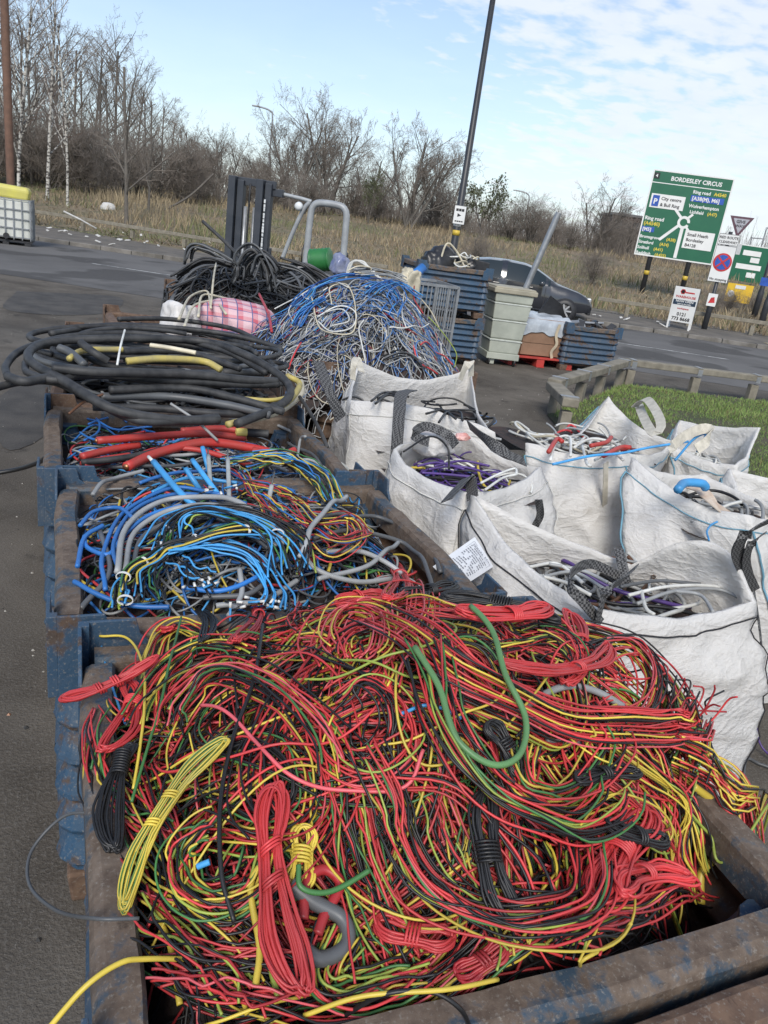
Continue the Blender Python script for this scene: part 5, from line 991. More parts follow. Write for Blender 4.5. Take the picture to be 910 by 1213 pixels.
# C: labelled bag in front
rC, PC, oC, NE = bag('white bulk bag with a printed label on its corner, nearest the front heap', [(1.30, -.02), (2.14, -.04), (2.08, .62), (1.24, .66)], [(1.36, .03, .765), (2.02, .08, .725), (1.80, .43, .70), (1.27, .70, .86)], [(-.03, .02), (.15, .03), (-.01, -.02), (-.045, .03)], .62, 'k', 2, bulge=.045)
bagfill(.62, 1.36, 2.0, .10, .62, 60, (.005, .008), ['grey', 'white', 'dgrey', 'black', 'brown', 'purple'], [6, 5, 4, 2, 1, 1], 'grey and white cable inside the labelled bag', (.12, .3))
strap(rC, [Z(700, 760, .60), Z(708, 735, .74), Z(713, 715, .80), Z(718, 700, .83), Z(740, 685, .80), Z(752, 672, .76)], .036, (.6, .35, .1))
strap(rC, [Z(712, 738, .73), Z(690, 712, .80), Z(675, 695, .83), Z(678, 678, .84), Z(700, 668, .82), Z(733, 682, .77)], .03, (.1, .3, 1.))
strap(rC, [Z(893, 700, .70), Z(882, 676, .80), Z(874, 652, .90), Z(884, 633, .97), Z(905, 620, 1.0), Z(930, 610, 1.0)], .045, (.3, -.2, .5))
strap(rC, [Z(905, 800, .45), Z(900, 745, .60), Z(893, 700, .71)], .04, (.7, .6, 0))
strap(rC, [Z(905, 632, .96), Z(890, 645, .93), Z(884, 665, .85), Z(890, 690, .74)], .03, (.3, -.2, .5))
strap(rC, [Z(733, 650, .76), Z(738, 672, .72), Z(742, 695, .66)], .036, (.7, -.3, 0))
# printed document tag on the left corner
M_PAPER = mat('label_paper', (.74, .76, .79), (.64, .66, .70), 9, .4); M_INK = mat('label_ink', (.10, .11, .15), (.16, .17, .2), 30, .6)
c4 = [Z(558, 637, .80), Z(508, 672, .79), Z(536, 700, .70), Z(580, 672, .71)]       # top-right, top-left, bottom-left, bottom-right of the hanging sheet
def labelpt(f, g, lift=.0):
    p = (c4[1] * (1 - f) + c4[0] * f) * (1 - g) + (c4[2] * (1 - f) + c4[3] * f) * g; n = np.cross(c4[0] - c4[1], c4[2] - c4[1]); n /= np.linalg.norm(n)
    if n @ (CAM - p) < 0: n = -n
    return p + n * (.012 * math.sin(f * 3) * math.sin(g * 3) + lift)
gg = [[labelpt(f, q, .014) for q in np.linspace(0, 1, 8)] for f in np.linspace(0, 1, 8)]; gg = np.array(gg) - np.array(rC.location)
gridl = grid('label_sheet', gg[..., 0], gg[..., 1], gg[..., 2], M_PAPER, rC)
inkV, inkF = [], []
def inkq(f0, f1, g0, g1):
    b_ = len(inkV); inkV.extend([labelpt(f0, g0, .0155), labelpt(f1, g0, .0155), labelpt(f1, g1, .0155), labelpt(f0, g1, .0155)]); inkF.append((b_, b_ + 1, b_ + 2, b_ + 3))
for row in range(11):
    fpos = .82 - row * .052; x = .12
    while x < .8:
        l_ = random.uniform(.02, .07)
        if random.random() < .8: inkq(fpos, fpos + .018, x, min(x + l_, .84))
        x += l_ + .016
for e in ((.07, .075, .08, .9), (.93, .935, .08, .9), (.07, .93, .08, .086), (.07, .93, .9, .906)): inkq(*e)
inkV = np.array(inkV) - np.array(rC.location); link('label_print', np_mesh('label_print', inkV, np.array(inkF), M_INK, None, False), gridl)
def textl(s, f, g, size):
    # text follows the long side of the sheet
    cu = bpy.data.curves.new('t', 'FONT'); cu.body = s; cu.size = size; cu.resolution_u = 2; tt = bpy.data.objects.new('t', cu); COL.objects.link(tt); bpy.context.view_layer.update()
    me = bpy.data.meshes.new_from_object(tt.evaluated_get(bpy.context.evaluated_depsgraph_get())); bpy.data.objects.remove(tt)
    ex = labelpt(f, g + .1) - labelpt(f, g); ex /= np.linalg.norm(ex); ey = labelpt(f + .1, g) - labelpt(f, g); ey /= np.linalg.norm(ey); p0 = labelpt(f, g, .0158) - np.array(rC.location)
    for v in me.vertices: 
        q = p0 + ex * v.co.x + ey * v.co.y; v.co = q
    me.materials.clear(); me.materials.append(M_INK); link('label_lettering', me, gridl)
textl('SERIAL No', .855, .12, .018); textl('SWL 500', .16, .14, .026)
# B: bag with purple cable
rB, PB, oB, _ = bag('white bulk bag holding purple cable, behind the labelled bag', [(1.22, .72), (1.92, .80), (1.86, 1.52), (1.16, 1.46)], [(1.27, .76, .85), (1.82, 1.12, .83), (1.62, 1.50, .87), (1.16, 1.20, .87)], [(-.03, .02), (-.04, .02), (.0, .03), (-.02, .03)], .7, 'w', 5)
bagfill(.76, 1.22, 1.75, .95, 1.45, 46, (.0035, .006), ['purple', 'purple', 'white', 'black', 'navy', 'yellow'], [7, 3, 5, 4, 2, 1], 'purple, white and black cable inside the bag behind the labelled one', (.08, .22))
strap(rB, [Z(560, 590, .85), Z(556, 566, .88), Z(545, 575, .89), Z(529, 593, .88)], .045, (.5, -.5, .5))
strap(rB, [Z(555, 503, .93), Z(575, 520, .93), Z(600, 537, .90), Z(622, 547, .86)], .05, (-.2, .6, .5))
strap(rB, [Z(508, 524, .90), Z(490, 515, .93), Z(505, 505, .95), Z(530, 515, .93), Z(540, 528, .90)], .04, (.1, .5, .8))
strap(rB, [Z(638, 592, .80), Z(640, 610, .72), Z(633, 625, .65)], .03, (.7, -.3, 0))
# A: rear left bag
rA, PA, oA, _ = bag('tall white bulk bag with a long dark strap, behind the purple-cable bag', [(1.18, 1.60), (2.10, 1.50), (2.35, 2.75), (1.28, 2.70)], [(1.24, 1.98, .88), (1.80, 1.52, .87), (2.34, 2.85, .93), (1.49, 2.64, .96)], [(.045, .03), (-.10, .0), (-.09, -.03), (-.10, .02)], .7, 'w', 8, bulge=.03)
bagfill(.75, 1.32, 2.2, 1.75, 2.6, 34, (.005, .008), ['black', 'heavy', 'black', 'grey', 'white'], [6, 4, 3, 1, 1], 'black cable inside the tall rear bag', (.1, .3))
strap(rA, [Z(464, 608, .60), Z(466, 570, .72), Z(470, 530, .86), Z(473, 490, .97), Z(476, 467, 1.01), Z(488, 462, 1.0)], .055, (.8, .2, 0))
strap(rA, [Z(377, 428, 1.10), Z(388, 458, 1.03), Z(397, 480, .96), Z(404, 496, .90)], .055, (.85, .3, 0))
strap(rA, [Z(418, 450, .95), Z(419, 432, 1.02), Z(424, 424, 1.04), Z(428, 440, 1.0)], .035, (.8, .4, 0), M_STRAPW)
strap(rA, [Z(545, 450, .92), Z(552, 434, 1.0), Z(558, 430, 1.01), Z(558, 446, .93)], .05, (.8, .4, 0), M_STRAPW)
blob('folded_bag_flap', Z(515, 545 - 20, .86), (.10, .07, .05), M_BAG, 6.6, .4, .6, .3); bpy.data.objects['folded_bag_flap'].parent = rB; bpy.data.objects['folded_bag_flap'].location -= rB.location
M_REDP = mat('red_printed_plastic', (.72, .20, .17), (.74, .58, .54), 9, .5)
for (x, y, s) in ((505, 516, .045), (548, 518, .035)):
    o = blob('red_printed_patch', Z(x, y, .885), (s, s * .7, .018), M_REDP, x, .3, .5, .3); o.parent = rB; o.location -= rB.location
# D: bag with red and white cable
rD, PD, oD, _ = bag('white bulk bag with blue stitching holding red and white cable', [(2.02, 1.22), (2.62, 1.10), (2.95, 1.95), (2.10, 2.05)], [(1.95, 1.46, .84), (2.40, 1.32, .85), (2.98, 1.62, .83), (2.80, 2.02, .97)], [(-.02, .05), (-.04, .03), (-.05, .02), (-.11, -.04)], .7, 'b', 12)
bagfill(.80, 2.02, 2.72, 1.42, 1.95, 44, (.005, .007), ['white', 'white', 'red', 'cream', 'grey'], [8, 4, 2, 3, 2], 'white and red cable inside the bag by the verge', (.08, .22))
for i, px in enumerate([[(652, 545), (660, 520), (675, 518), (676, 540)], [(680, 530), (700, 520), (728, 525), (735, 540)], [(690, 528), (695, 548), (700, 552)], [(705, 545), (725, 535), (738, 545)]]): cable(cat([Z(x, y, .86) for x, y in px], 24), .007, 'white', 'white cable loop at the mouth of the red and white cable bag', 'cable', 'white cable loops by the verge')
for px in ([(650, 535), (660, 520), (666, 523)], [(700, 528), (718, 524), (724, 518)], [(715, 540), (735, 530), (747, 530)]): cable(cat([Z(x, y, .88) for x, y in px], 14), .011, 'heavyred', 'short red cable end at the mouth of the red and white cable bag', 'cable', 'red cable ends by the verge')
strap(rD, [Z(752, 482, .97), Z(760, 474, 1.02), Z(768, 474, 1.04), Z(780, 492, 1.02), Z(783, 506, .99), Z(776, 514, .96), Z(768, 505, .97), Z(760, 488, .98), Z(757, 480, .97)], .045, (.5, -.3, .4), M_STRAPW)
strap(rD, [Z(718, 548, .84), Z(717, 580, .70), Z(716, 610, .55), Z(714, 650, .38)], .03, (.8, .2, 0), M_STRAPW)
cable(cat([Z(655, 550, .86), Z(700, 540, .89), Z(735, 537, .90), Z(770, 530, .92), Z(815, 523, .94)], 30), .006, 'sky', 'blue drawstring stretched between two bags by the verge', 'cord', None, 'cord')
# E
rE, PE, oE, _ = bag('white bulk bag with a cream loop, rightmost at the edge of the grass', [(3.02, 1.25), (3.45, 1.35), (3.40, 2.05), (2.95, 1.95)], [(2.98, 1.62, .80), (3.12, 1.30, .80), (3.46, 1.52, .95), (3.32, 1.98, .86)], [(-.02, .02), (-.03, .02), (-.02, .02), (-.06, 0)], .65, 'b', 15, bulge=.03)
strap(rE, [Z(790, 545, .85), Z(796, 530, .92), Z(812, 516, .97), Z(832, 508, 1.0), Z(842, 510, 1.0), Z(838, 522, .96), Z(825, 532, .92)], .05, (.3, .3, .7), M_STRAPW)
cable(cat([Z(800, 545, .87), Z(822, 520, .95), Z(836, 515, .97), Z(826, 535, .90)], 24), .006, 'sky', 'blue cord hanging in the loop of the rightmost bag', 'cord', None, 'cord')
# F
rF, PF, oF, _ = bag('white bulk bag with a brown-stained strap at the right edge', [(2.85, .70), (3.45, .75), (3.42, 1.28), (2.82, 1.22)], [(2.84, .90, .74), (3.18, .68, .75), (3.46, 1.0, .80), (3.02, 1.24, .80)], [(-.02, .02), (-.02, .02), (-.02, .02), (-.03, 0)], .6, 'b', 18, bulge=.03)
M_STAIN = mat('brown_stained_webbing', (.42, .30, .22), (.55, .48, .40), 14, .8)
strap(rF, [Z(812, 572, .87), Z(830, 580, .86), Z(850, 600, .82), Z(872, 615, .76)], .06, (.3, .7, .3), M_STAIN)
cable(cat([Z(803, 580, .90), Z(812, 572, .91), Z(832, 573, .91), Z(836, 578, .89)], 16), .018, 'sky', 'bright blue strap end on the brown stained bag', 'strap', None, 'strap')
# G
rG, PG, oG, _ = bag('wide white bulk bag with blue-stitched sloping hem, behind the labelled bag', [(2.16, .62), (2.78, .40), (2.95, 1.02), (2.34, 1.16)], [(2.29, 1.12, .885), (2.44, .56, .83), (2.90, .72, .78), (2.78, 1.16, .80)], [(-.05, .03), (-.03, .02), (-.02, .02), (-.04, 0)], .6, 'b', 21, bulge=.05)
cable(cat([Z(840, 640, .74), Z(838, 628, .75), Z(850, 618, .765), Z(885, 612, .775)] + [Z(905, 620, .76)], 30), .004, 'sky', 'blue stitched outline on the side of the wide white bag', 'cord', None, 'cord')
bagfill(.72, 2.35, 2.85, .65, 1.1, 30, (.006, .009), ['white', 'grey', 'black'], [3, 3, 2], 'grey and white cable inside the wide white bag')
bagfill(.68, 3.05, 3.4, 1.4, 1.9, 26, (.006, .009), ['white', 'grey', 'sky'], [4, 3, 1], 'white cable inside the rightmost bag')
bagfill(.64, 2.9, 3.4, .78, 1.2, 26, (.006, .009), ['white', 'grey', 'cream'], [4, 3, 1], 'white cable inside the brown stained bag')
for i, px in enumerate([[(625, 672), (660, 668), (690, 690)], [(640, 684), (680, 678), (720, 700)], [(745, 705), (790, 695), (840, 694), (880, 702)], [(755, 715), (800, 700), (850, 698), (884, 712)], [(735, 695), (780, 688), (830, 692)], [(760, 700), (765, 720), (775, 728)], [(800, 700), (830, 705), (845, 725)], [(630, 680), (670, 690), (700, 705)], [(650, 668), (690, 676), (720, 690)]]):
    cable(cat([Z(x, y, .70) for x, y in px], 24), .0062, ('white', 'grey', 'white', 'grey', 'dgrey')[i % 5], 'grey or white cable bent inside the mouth of the labelled bag', 'cable', 'cables in the mouth of the labelled bag')
for i, px in enumerate([[(508, 556), (540, 552), (575, 560), (590, 572)], [(500, 560), (530, 562), (560, 565)], [(515, 552), (548, 546), (580, 552)], [(495, 552), (520, 548), (550, 556)]]): cable(cat([Z(x, y, .83) for x, y in px], 24), .005, 'purple', 'purple cable lying in the mouth of its bag', 'cable', 'purple cables')
cable(cat([Z(478, 535, .92), Z(510, 517, .97), Z(530, 530, .93), Z(532, 556, .86)], 24), .004, 'black', 'black wire arching over the purple cable bag', 'wire', None, 'wire')
for px in ([(570, 572), (590, 562), (610, 555), (612, 562)], [(575, 580), (596, 566), (612, 562)]): cable(cat([Z(x, y, .85) for x, y in px], 16), .005, 'white', 'white wire at the right of the purple cable bag', 'wire', 'white wires in the purple bag', 'wire')
for i, px in enumerate([[(440, 475), (455, 465), (475, 468)], [(445, 478), (460, 468), (480, 474)], [(448, 472), (466, 464), (484, 470)], [(520, 500), (530, 488), (545, 488), (548, 498)], [(505, 490), (525, 486), (540, 496)]]): cable(cat([Z(x, y, .92) for x, y in px], 20), .006, 'black', 'black cable showing over the rim of the tall rear bag', 'cable', 'black cables in the tall rear bag')
cable(cat([Z(882, 760, .35), Z(893, 830, .2), Z(900, 880, .05), Z(925, 905, .02)], 24), .004, 'purple', 'dark purple wire trailing on the ground right of the labelled bag', 'wire', None, 'wire')
cable(cat([Z(880, 935, .012), Z(884, 900, .012), Z(900, 905, .012), Z(930, 915, .012)], 20), .006, 'dgrey', 'grey wire lying on the ground right of the labelled bag', 'wire', None, 'wire')
for k in range(1): cable(cat([Z(455, 620, .55), Z(420, 590, .6), Z(415, 560, .7), Z(390, 540, .8)], 20), .008, 'white', 'white cable poking out left of the tall rear bag', 'cable', None, 'cable')

# ================================================================== MID DISTANCE: STACK, CAGE, BIN, PALLET
GS = 'blue stillages beyond the bags'
SP2 = SP
a0 = ang * .62 + 0.0
yaw_s = math.atan2(RT[1], RT[0]) + math.radians(15)
def at_corner(px, py, d, yaw, lx=BL, ly=0.0):
    p = D(px, py, d); return p[0] - math.cos(yaw) * lx + math.sin(yaw) * ly, p[1] - math.sin(yaw) * lx - math.cos(yaw) * ly
sx0, sy0 = at_corner(566, 434, 11.0, yaw_s)
_lo = place(SP, 1, sx0, sy0, yaw_s, 'lower blue stillage of the stack of two beside the grey-green bin', GS)
_up2 = place(SP, 1, sx0, sy0, yaw_s + .01, 'upper blue stillage of the stack of two, junk on top', GS, BH * .81 + .02)
_lo.scale = (.97, .97, .81); _up2.scale = (.97, .97, .81)
def in_st(x, y, z): return np.array([sx0 + math.cos(yaw_s) * x - math.sin(yaw_s) * y, sy0 + math.sin(yaw_s) * x + math.cos(yaw_s) * y, z])
TOPZ = BH * 1.62 + .02
M_BLK = mat('black_rubbish_sack', (.012, .012, .014), (.03, .03, .032), 8, .35, .3)
blob('rubbish_sack', in_st(.36, .30, TOPZ - .05), (.26, .20, .27), M_BLK, 11.3, yaw_s + .3, .3, .25, 'black rubbish sack slumped on top of the stillage stack', 'sack')
blob('rubbish_sack', in_st(.72, .35, TOPZ - .04), (.20, .16, .19), M_BLK, 14.3, yaw_s, .3, .3, 'smaller black sack at the right on the stillage stack', 'sack')
o = bx('black_crate', (0, 0, 0), (.24, .22, .20), M_BLACKP, None, .015); o.location = in_st(.93, .3, TOPZ + .02); o.rotation_euler = (0, .1, yaw_s); tag(o, 'small black box at the right edge on the stillage stack', 'box')
Hs = lambda u, v: TOPZ + .08 + 0 * np.asarray(u)
cS = in_st(.6, .2, 0)
for i in range(14):
    q = arcs(1, 30, (cS[0] - .14, cS[0] + .10, cS[1] - .12, cS[1] + .12, cS[0] - .5, cS[0] + .5, cS[1] - .5, cS[1] + .5), Hs, (.06, .16), (2, 5), (-.08, .10), (.5, 1))[0]; cable(q, .010, 'white' if i % 3 else 'cream', 'white flex tangled on top of the stillage stack', 'flex', 'white flexes on the stillage stack')
cable(cat([in_st(.30, .1, TOPZ), in_st(.38, .15, TOPZ + .28), in_st(.55, .15, TOPZ + .18), in_st(.66, .05, TOPZ)], 24), .014, 'cream', 'pale hose arching over the black sack', 'hose', None, 'hose')
# wire cage
def cage(p, yaw, w, d, h, label):
    r = empty('wire_cage', p, yaw, label, 'cage'); nb = 9
    for z in (.12, .12 + (h - .12) * .5, h):
        for a_, b_ in (((0, 0), (w, 0)), ((w, 0), (w, d)), ((w, d), (0, d)), ((0, d), (0, 0))):
            m = MB(); m.bar((*a_, z), (*b_, z), .018 if z != h else .03); m.build('cage_rail', M_STEEL, r)
    for e, (a_, b_) in enumerate((((0, 0), (w, 0)), ((w, 0), (w, d)), ((w, d), (0, d)), ((0, d), (0, 0)))):
        for i in range(nb):
            f = i / nb; x, y = a_[0] + (b_[0] - a_[0]) * f, a_[1] + (b_[1] - a_[1]) * f; m = MB(); m.bar((x, y, .10), (x, y, h), .014 if i else .03); m.build('cage_bar', M_STEEL, r)
    bx('base', (w / 2, d / 2, .08), (w, d, .05), M_STEEL, r); return r
cyaw = yaw_s + .05; cx_, cy_ = at_corner(530, 425, 9.4, cyaw, 1.0, 0)
cage((cx_, cy_, 0), cyaw, 1.0, .8, 1.14, 'grey wire pallet cage between the blue wire heap and the stillage stack')
# grey green bin
M_BIN = mat('grey_green_plastic', (.42, .44, .375), (.32, .34, .29), 3.5, .6, .1, 0, .35, .65, 40); M_FILM = mat('pale_stretch_film', (.52, .54, .50), (.40, .42, .38), 14, .3, .3)
p = D(595, 437, 11.45); byaw = yaw_s - math.radians(4); r = empty('plastic_bin', (p[0] + .04, p[1] + .26, 0), byaw, 'tall grey-green plastic bin with pale lid rim and a steel pole standing in it', 'bin')
m = MB()
for z0, z1, w0, w1 in ((.20, .42, .60, .64), (.425, .72, .64, .69), (.725, .98, .69, .735), (.985, 1.12, .735, .76)):
    V = [(sx_ * w / 2, sy_ * w * .5, z) for z, w in ((z0, w0), (z1, w1)) for sx_, sy_ in ((-1, -1), (1, -1), (1, 1), (-1, 1))]; m.add(V, [(3, 2, 1, 0), (4, 5, 6, 7), (0, 1, 5, 4), (1, 2, 6, 5), (2, 3, 7, 6), (3, 0, 4, 7)])
m.build('body', M_BIN, r, False, .018)
m = MB(); m.box((0, 0, 1.155), (.86, .84, .075)); m.box((0, 0, 1.20), (.80, .78, .03)); m.build('lid_rim', mat('faded_buff_plastic', (.36, .33, .25), (.27, .25, .19), 4, .6), r, False, .02)
for z in (.40, .705, .965): bx('band', (0, 0, z), (.60 + z * .155, .60 + z * .155, .022), M_FILM, r, .006)
m = MB(); m.box((0, 0, .15), (.66, .64, .10)); m.box((-.2, -.2, .07), (.12, .12, .12)); m.build('base', M_BIN, r, False, .01)
for s in (-1, 1):
    m = MB(); m.lathe([(.05, -.02), (.065, -.012), (.065, .012), (.05, .02)], 16, (s * .26, -.26, .066), 'x'); m.build('caster_wheel', M_BLACKP, r, True)
A = D(628, 330, 11.9); B_ = D(662, 252, 11.9); cable(np.array([A + (A - B_) * .6, (A + B_) / 2, B_]), .045, M_STEEL, 'galvanised steel pole leaning out of the grey-green bin', 'steel_pole', None, 'pole', sides=12)
r.scale = (.76, .76, .93)
# red pallet
M_PRED = mat('red_pallet_paint', (.48, .045, .035), (.34, .04, .03), 6, .65, .1)
pp = Z(601, 432, 0); pyaw = yaw_s + math.radians(2); r = empty('pallet', pp, pyaw, 'red plastic pallet under the film-wrapped wooden crate', 'pallet')
for i in range(5): bx('deck_board', (.55, .10 + i * .2, .135), (1.1, .17, .025), M_PRED, r, .004)
for i in range(3):
    for k in range(3): bx('block', (.07 + i * .48, .10 + k * .4, .07), (.13, .16, .095), M_PRED, r, .004)
    bx('runner', (.07 + i * .48, .5, .012), (.13, 1.0, .02), M_PRED, r, .003)
def on_pal(x, y, z): return np.array([pp[0] + math.cos(pyaw) * x - math.sin(pyaw) * y, pp[1] + math.sin(pyaw) * x + math.cos(pyaw) * y, z])
M_PLY = mat('reddish_plywood', (.27, .16, .10), (.20, .115, .07), 4, .7, .1); M_CLEAR = mat('cloudy_stretch_film', (.46, .50, .54), (.33, .36, .40), 9, .22, .7, 0, .35, .65, 12)
q = on_pal(.22, .12, .15); r = empty('crate', q, pyaw, 'wooden crate wrapped in cloudy film on the red pallet', 'crate')
for i in range(3): bx('side_board', (.36, .0, .105 + i * .185), (.72, .03, .178), M_PLY, r, .003); bx('side_board', (.36, .70, .105 + i * .185), (.72, .03, .178), M_PLY, r, .003)
for x in (.0, .72): bx('end_panel', (x, .35, .28), (.03, .67, .54), M_PLY, r, .003)
gx, gy = np.meshgrid(np.linspace(0, 1, 26), np.linspace(0, 1, 22), indexing='ij')
X = .36 + (gx - .5) * .82; Y = -.03 + gy * .76; Zv = .60 + .015 * waves(X, Y, 71, 16)
dn = np.clip((.12 - gy) / .12, 0, 1); Y = np.where(gy < .12, -.035 - .006 * waves(X, Y, 72, 20), Y); Zv = np.where(gy < .12, .60 - dn * (.27 + .03 * waves(X, X, 73, 12)), Zv)
grid('film_wrap', X, Y, Zv, M_CLEAR, r)
strip('tape_strip', cat([(.55, -.05, .52), (.52, -.055, .36), (.56, -.055, .22), (.50, -.05, .10), (.53, -.05, .0)], 20), (1, 0, 0), .045, .003, mat('buff_tape', (.50, .42, .30), (.40, .34, .25), 10, .4), r)
bx('dark_panel', (-.05, .3, .33), (.03, .5, .56), M_BLACKP, r, .004)
sx1, sy1 = at_corner(733, 447, 12.2, yaw_s + .05)
o = place(SP, 1, sx1 + .02, sy1 + .03, yaw_s + .03, 'low blue stillage right of the red pallet, metal scrap showing above its rim', GS); o.scale = (.86, .9, .86)
for i in range(9):
    q = np.array([sx1 + .2 + .09 * i, sy1 + .15 + random.uniform(0, .3), .70]); d_ = np.array([random.gauss(0, 1), random.gauss(0, 1), .2]); d_ /= np.linalg.norm(d_); o = bx('metal_scrap', (0, 0, 0), (.22, .10, .03), M_STEEL if i % 2 else M_BLACKP, None, .004); o.location = q; o.rotation_euler = (random.uniform(-.5, .5), random.uniform(-.5, .5), random.uniform(0, 3)); tag(o, 'scrap metal offcut lying in the low blue stillage', 'scrap metal', 'scrap metal in the low stillage')
o = MB(); o.prism([(0, 0), (.5, 0), (.36, .20), (.12, .32)], 0, .02, 'y'); o = o.build('plastic_offcut', M_BLACKP); o.location = on_pal(.62, .6, .74); o.rotation_euler = (.3, 0, pyaw); tag(o, 'dark pointed offcut leaning behind the wrapped crate', 'offcut')

# ================================================================== FORKLIFT
fp = D(268, 300, 11.3); fyaw = math.atan2(RT[1], RT[0]) + math.radians(-8); r = empty('forklift', (fp[0], fp[1], 0), fyaw, 'dark forklift truck with black mast and grey overhead guard behind the cable heap', 'forklift')
M_MAST = mat('mast_black_steel', (.028, .034, .045), (.045, .05, .06), 5, .45, .05); M_GUARD = mat('guard_grey_paint', (.33, .35, .36), (.25, .26, .27), 6, .4)
for x0 in (0, .40):
    m = MB(); m.box((x0 + .05, 0, 1.07), (.10, .16, 2.0)); m.build('mast_channel', M_MAST, r, False, .006)
    m = MB(); m.box((x0 + .16, .03, 1.05), (.09, .12, 1.96)); m.build('mast_channel', M_MAST, r, False, .006)
    m = MB(); m.lathe([(.028, .2), (.028, 1.7)], 12, (x0 + .235 if x0 == 0 else x0 - .03, .02, 0), 'z'); m.build('lift_cylinder', M_STEEL, r, True)
for z in (2.02, 1.15, .45): bx('crossmember', (.32, .06, z), (.64, .06, .10), M_MAST, r, .006)
bx('mast_bracket', (.66, .10, 1.93), (.16, .10, .10), M_MAST, r, .006)
link('chain', (lambda m: m)(MB().mesh('chain', M_MAST)) if 0 else np_mesh('chain', *tubes(np.array([cat([(.30, -.02, 2.0), (.30, -.03, 1.2), (.30, -.02, .5)], 12)]), .014, 6)[:2], M_BLACKP), r)
M_WL = mat('white_lettering', (.62, .64, .64))
m = MB(); z = 1.80
while z > 1.1:
    h_ = random.uniform(.02, .05); m.box((.545, -.083, z), (.030 * random.uniform(.7, 1), .004, h_)); z -= h_ + (.01 if random.random() < .8 else .03)
m.build('mast_lettering', M_WL, r)
def guard(pts, rad, name='guard_tube'): tube_obj(name, cat(pts, 40), rad, M_GUARD, r, 10)
guard([(.66, .14, 1.93), (.85, .14, 1.915), (1.02, .14, 1.90), (1.14, .14, 1.88)], .026)
guard([(.80, .12, 1.10), (.88, .12, 1.35), (.98, .12, 1.62), (1.06, .12, 1.80), (1.12, .13, 1.87)], .030)
for y in (.14,): guard([(1.13, y, .7), (1.135, y, 1.2), (1.14, y, 1.6), (1.15, y, 1.78), (1.20, y, 1.86), (1.30, y, 1.885), (1.50, y, 1.885), (1.60, y, 1.86), (1.65, y, 1.78), (1.66, y, 1.6), (1.67, y, 1.2), (1.67, y, .7)], .047)
m = MB(); m.lathe([(.02, -.03), (.05, -.02), (.06, .03), (.05, .04)], 18, (.98, .06, 1.80), 'y'); m.build('headlamp', mat('lamp_lens', (.72, .74, .74), None, 5, .2), r, True)
m = MB(); m.box((1.3, .55, .62), (1.3, 1.0, .62)); m.box((1.7, .55, .72), (.5, 1.02, .72)); m.build('chassis', mat('forklift_body_paint', (.05, .052, .056), (.08, .08, .08), 5, .5), r, False, .04)
m = MB(); m.box((1.35, .55, .98), (.40, .45, .12)); m.box((1.55, .55, 1.12), (.10, .45, .32)); m.build('seat', M_BLACKP, r, False, .04)
m = MB(); m.lathe([(.16, 0), (.18, .01), (.16, .02)], 20, (1.0, .5, 1.16), 'x', False); m.build('steering_wheel', M_BLACKP, r, True)
for x, y in ((.85, .02), (.85, 1.08), (1.75, .04), (1.75, 1.06)):
    m = MB(); m.lathe([(.12, -.1), (.28, -.1), (.31, -.06), (.31, .06), (.28, .1), (.12, .1)], 24, (x, y, .31), 'y'); m.build('wheel', M_BLACKP, r, True)
for y in (.2, .85):
    m = MB(); m.box((-.5, y, .08), (1.0, .12, .045)); m.box((-.02, y, .3), (.05, .12, .5)); m.build('fork', M_MAST, r, False, .006)
# green drum
q = D(380, 308, 9.4); m = MB(); m.lathe([(.06, -.15), (.15, -.15), (.165, -.14)] + [(.165 - .012 * (k % 2), -.13 + .26 * k / 9 ) for k in range(10)] + [(.165, .14), (.15, .15), (.06, .15)], 28)
o = m.build('cable_reel', mat('green_reel_plastic', (.035, .19, .05), (.02, .13, .04), 5, .45), None, True); o.location = q; o.scale = (.82, .82, .82); o.rotation_euler = (.35, 1.35, fyaw + .3); tag(o, 'bright green cable reel below the grey overhead guard', 'cable reel')
blob('plastic_bag', D(402, 316, 8.2), (.09, .09, .13), mat('blue_tinted_film', (.10, .12, .24), (.25, .27, .36), 9, .25), 8.8, 0, .4, .3, 'crumpled blue-tinted plastic by the green reel', 'plastic bag')
blob('plastic_bag', D(356, 323, 8.6), (.16, .12, .09), M_SACK, 7.8, 0, .4, .3, 'crumpled white plastic left of the green reel', 'plastic bag')
for i, px in enumerate([[(410, 330), (415, 312), (430, 310), (440, 322), (455, 333)], [(412, 325), (420, 309), (436, 316), (450, 330)]]): cable(cat([D(x, y, 6.4) for x, y in px], 24), .010, 'white', 'white cable loop standing above the blue heap', 'cable', 'white cable loops at the top of the blue heap')

# ================================================================== LEFT: IBC TANK, POLE
ip = Z(38, 293, 0); iy = math.atan2(RT[1], RT[0]) + math.radians(22); r = empty('ibc_tank', (ip[0] - math.cos(iy) * 1.2, ip[1] - math.sin(iy) * 1.2, 0), iy, 'white plastic tank in a grey wire cage at the left road edge', 'tank')
M_IBC = mat('milky_tank_plastic', (.60, .61, .56), (.50, .51, .46), 3, .5)
m = MB(); m.box((.6, .5, .62), (1.14, .94, .92)); m.build('tank', M_IBC, r, False, .05)
for z in (.2, .42, .64, .86, 1.1):
    m = MB(); m.bar((0, 0, z), (1.2, 0, z), .022); m.bar((1.2, 0, z), (1.2, 1., z), .022); m.build('cage_bar', M_STEEL, r)
for i in range(7): m = MB(); m.bar((.02 + i * .193, -.012, .14), (.02 + i * .193, -.012, 1.1), .022); m.build('cage_bar', M_STEEL, r)
for i in range(5): m = MB(); m.bar((1.212, .1 + i * .2, .14), (1.212, .1 + i * .2, 1.1), .022); m.build('cage_bar', M_STEEL, r)
m = MB(); m.box((.6, .5, .10), (1.2, 1., .04)); [m.box((x, .05, .045), (.14, .1, .09)) for x in (.08, .6, 1.1)]; m.build('pallet_base', M_BLACKP, r)
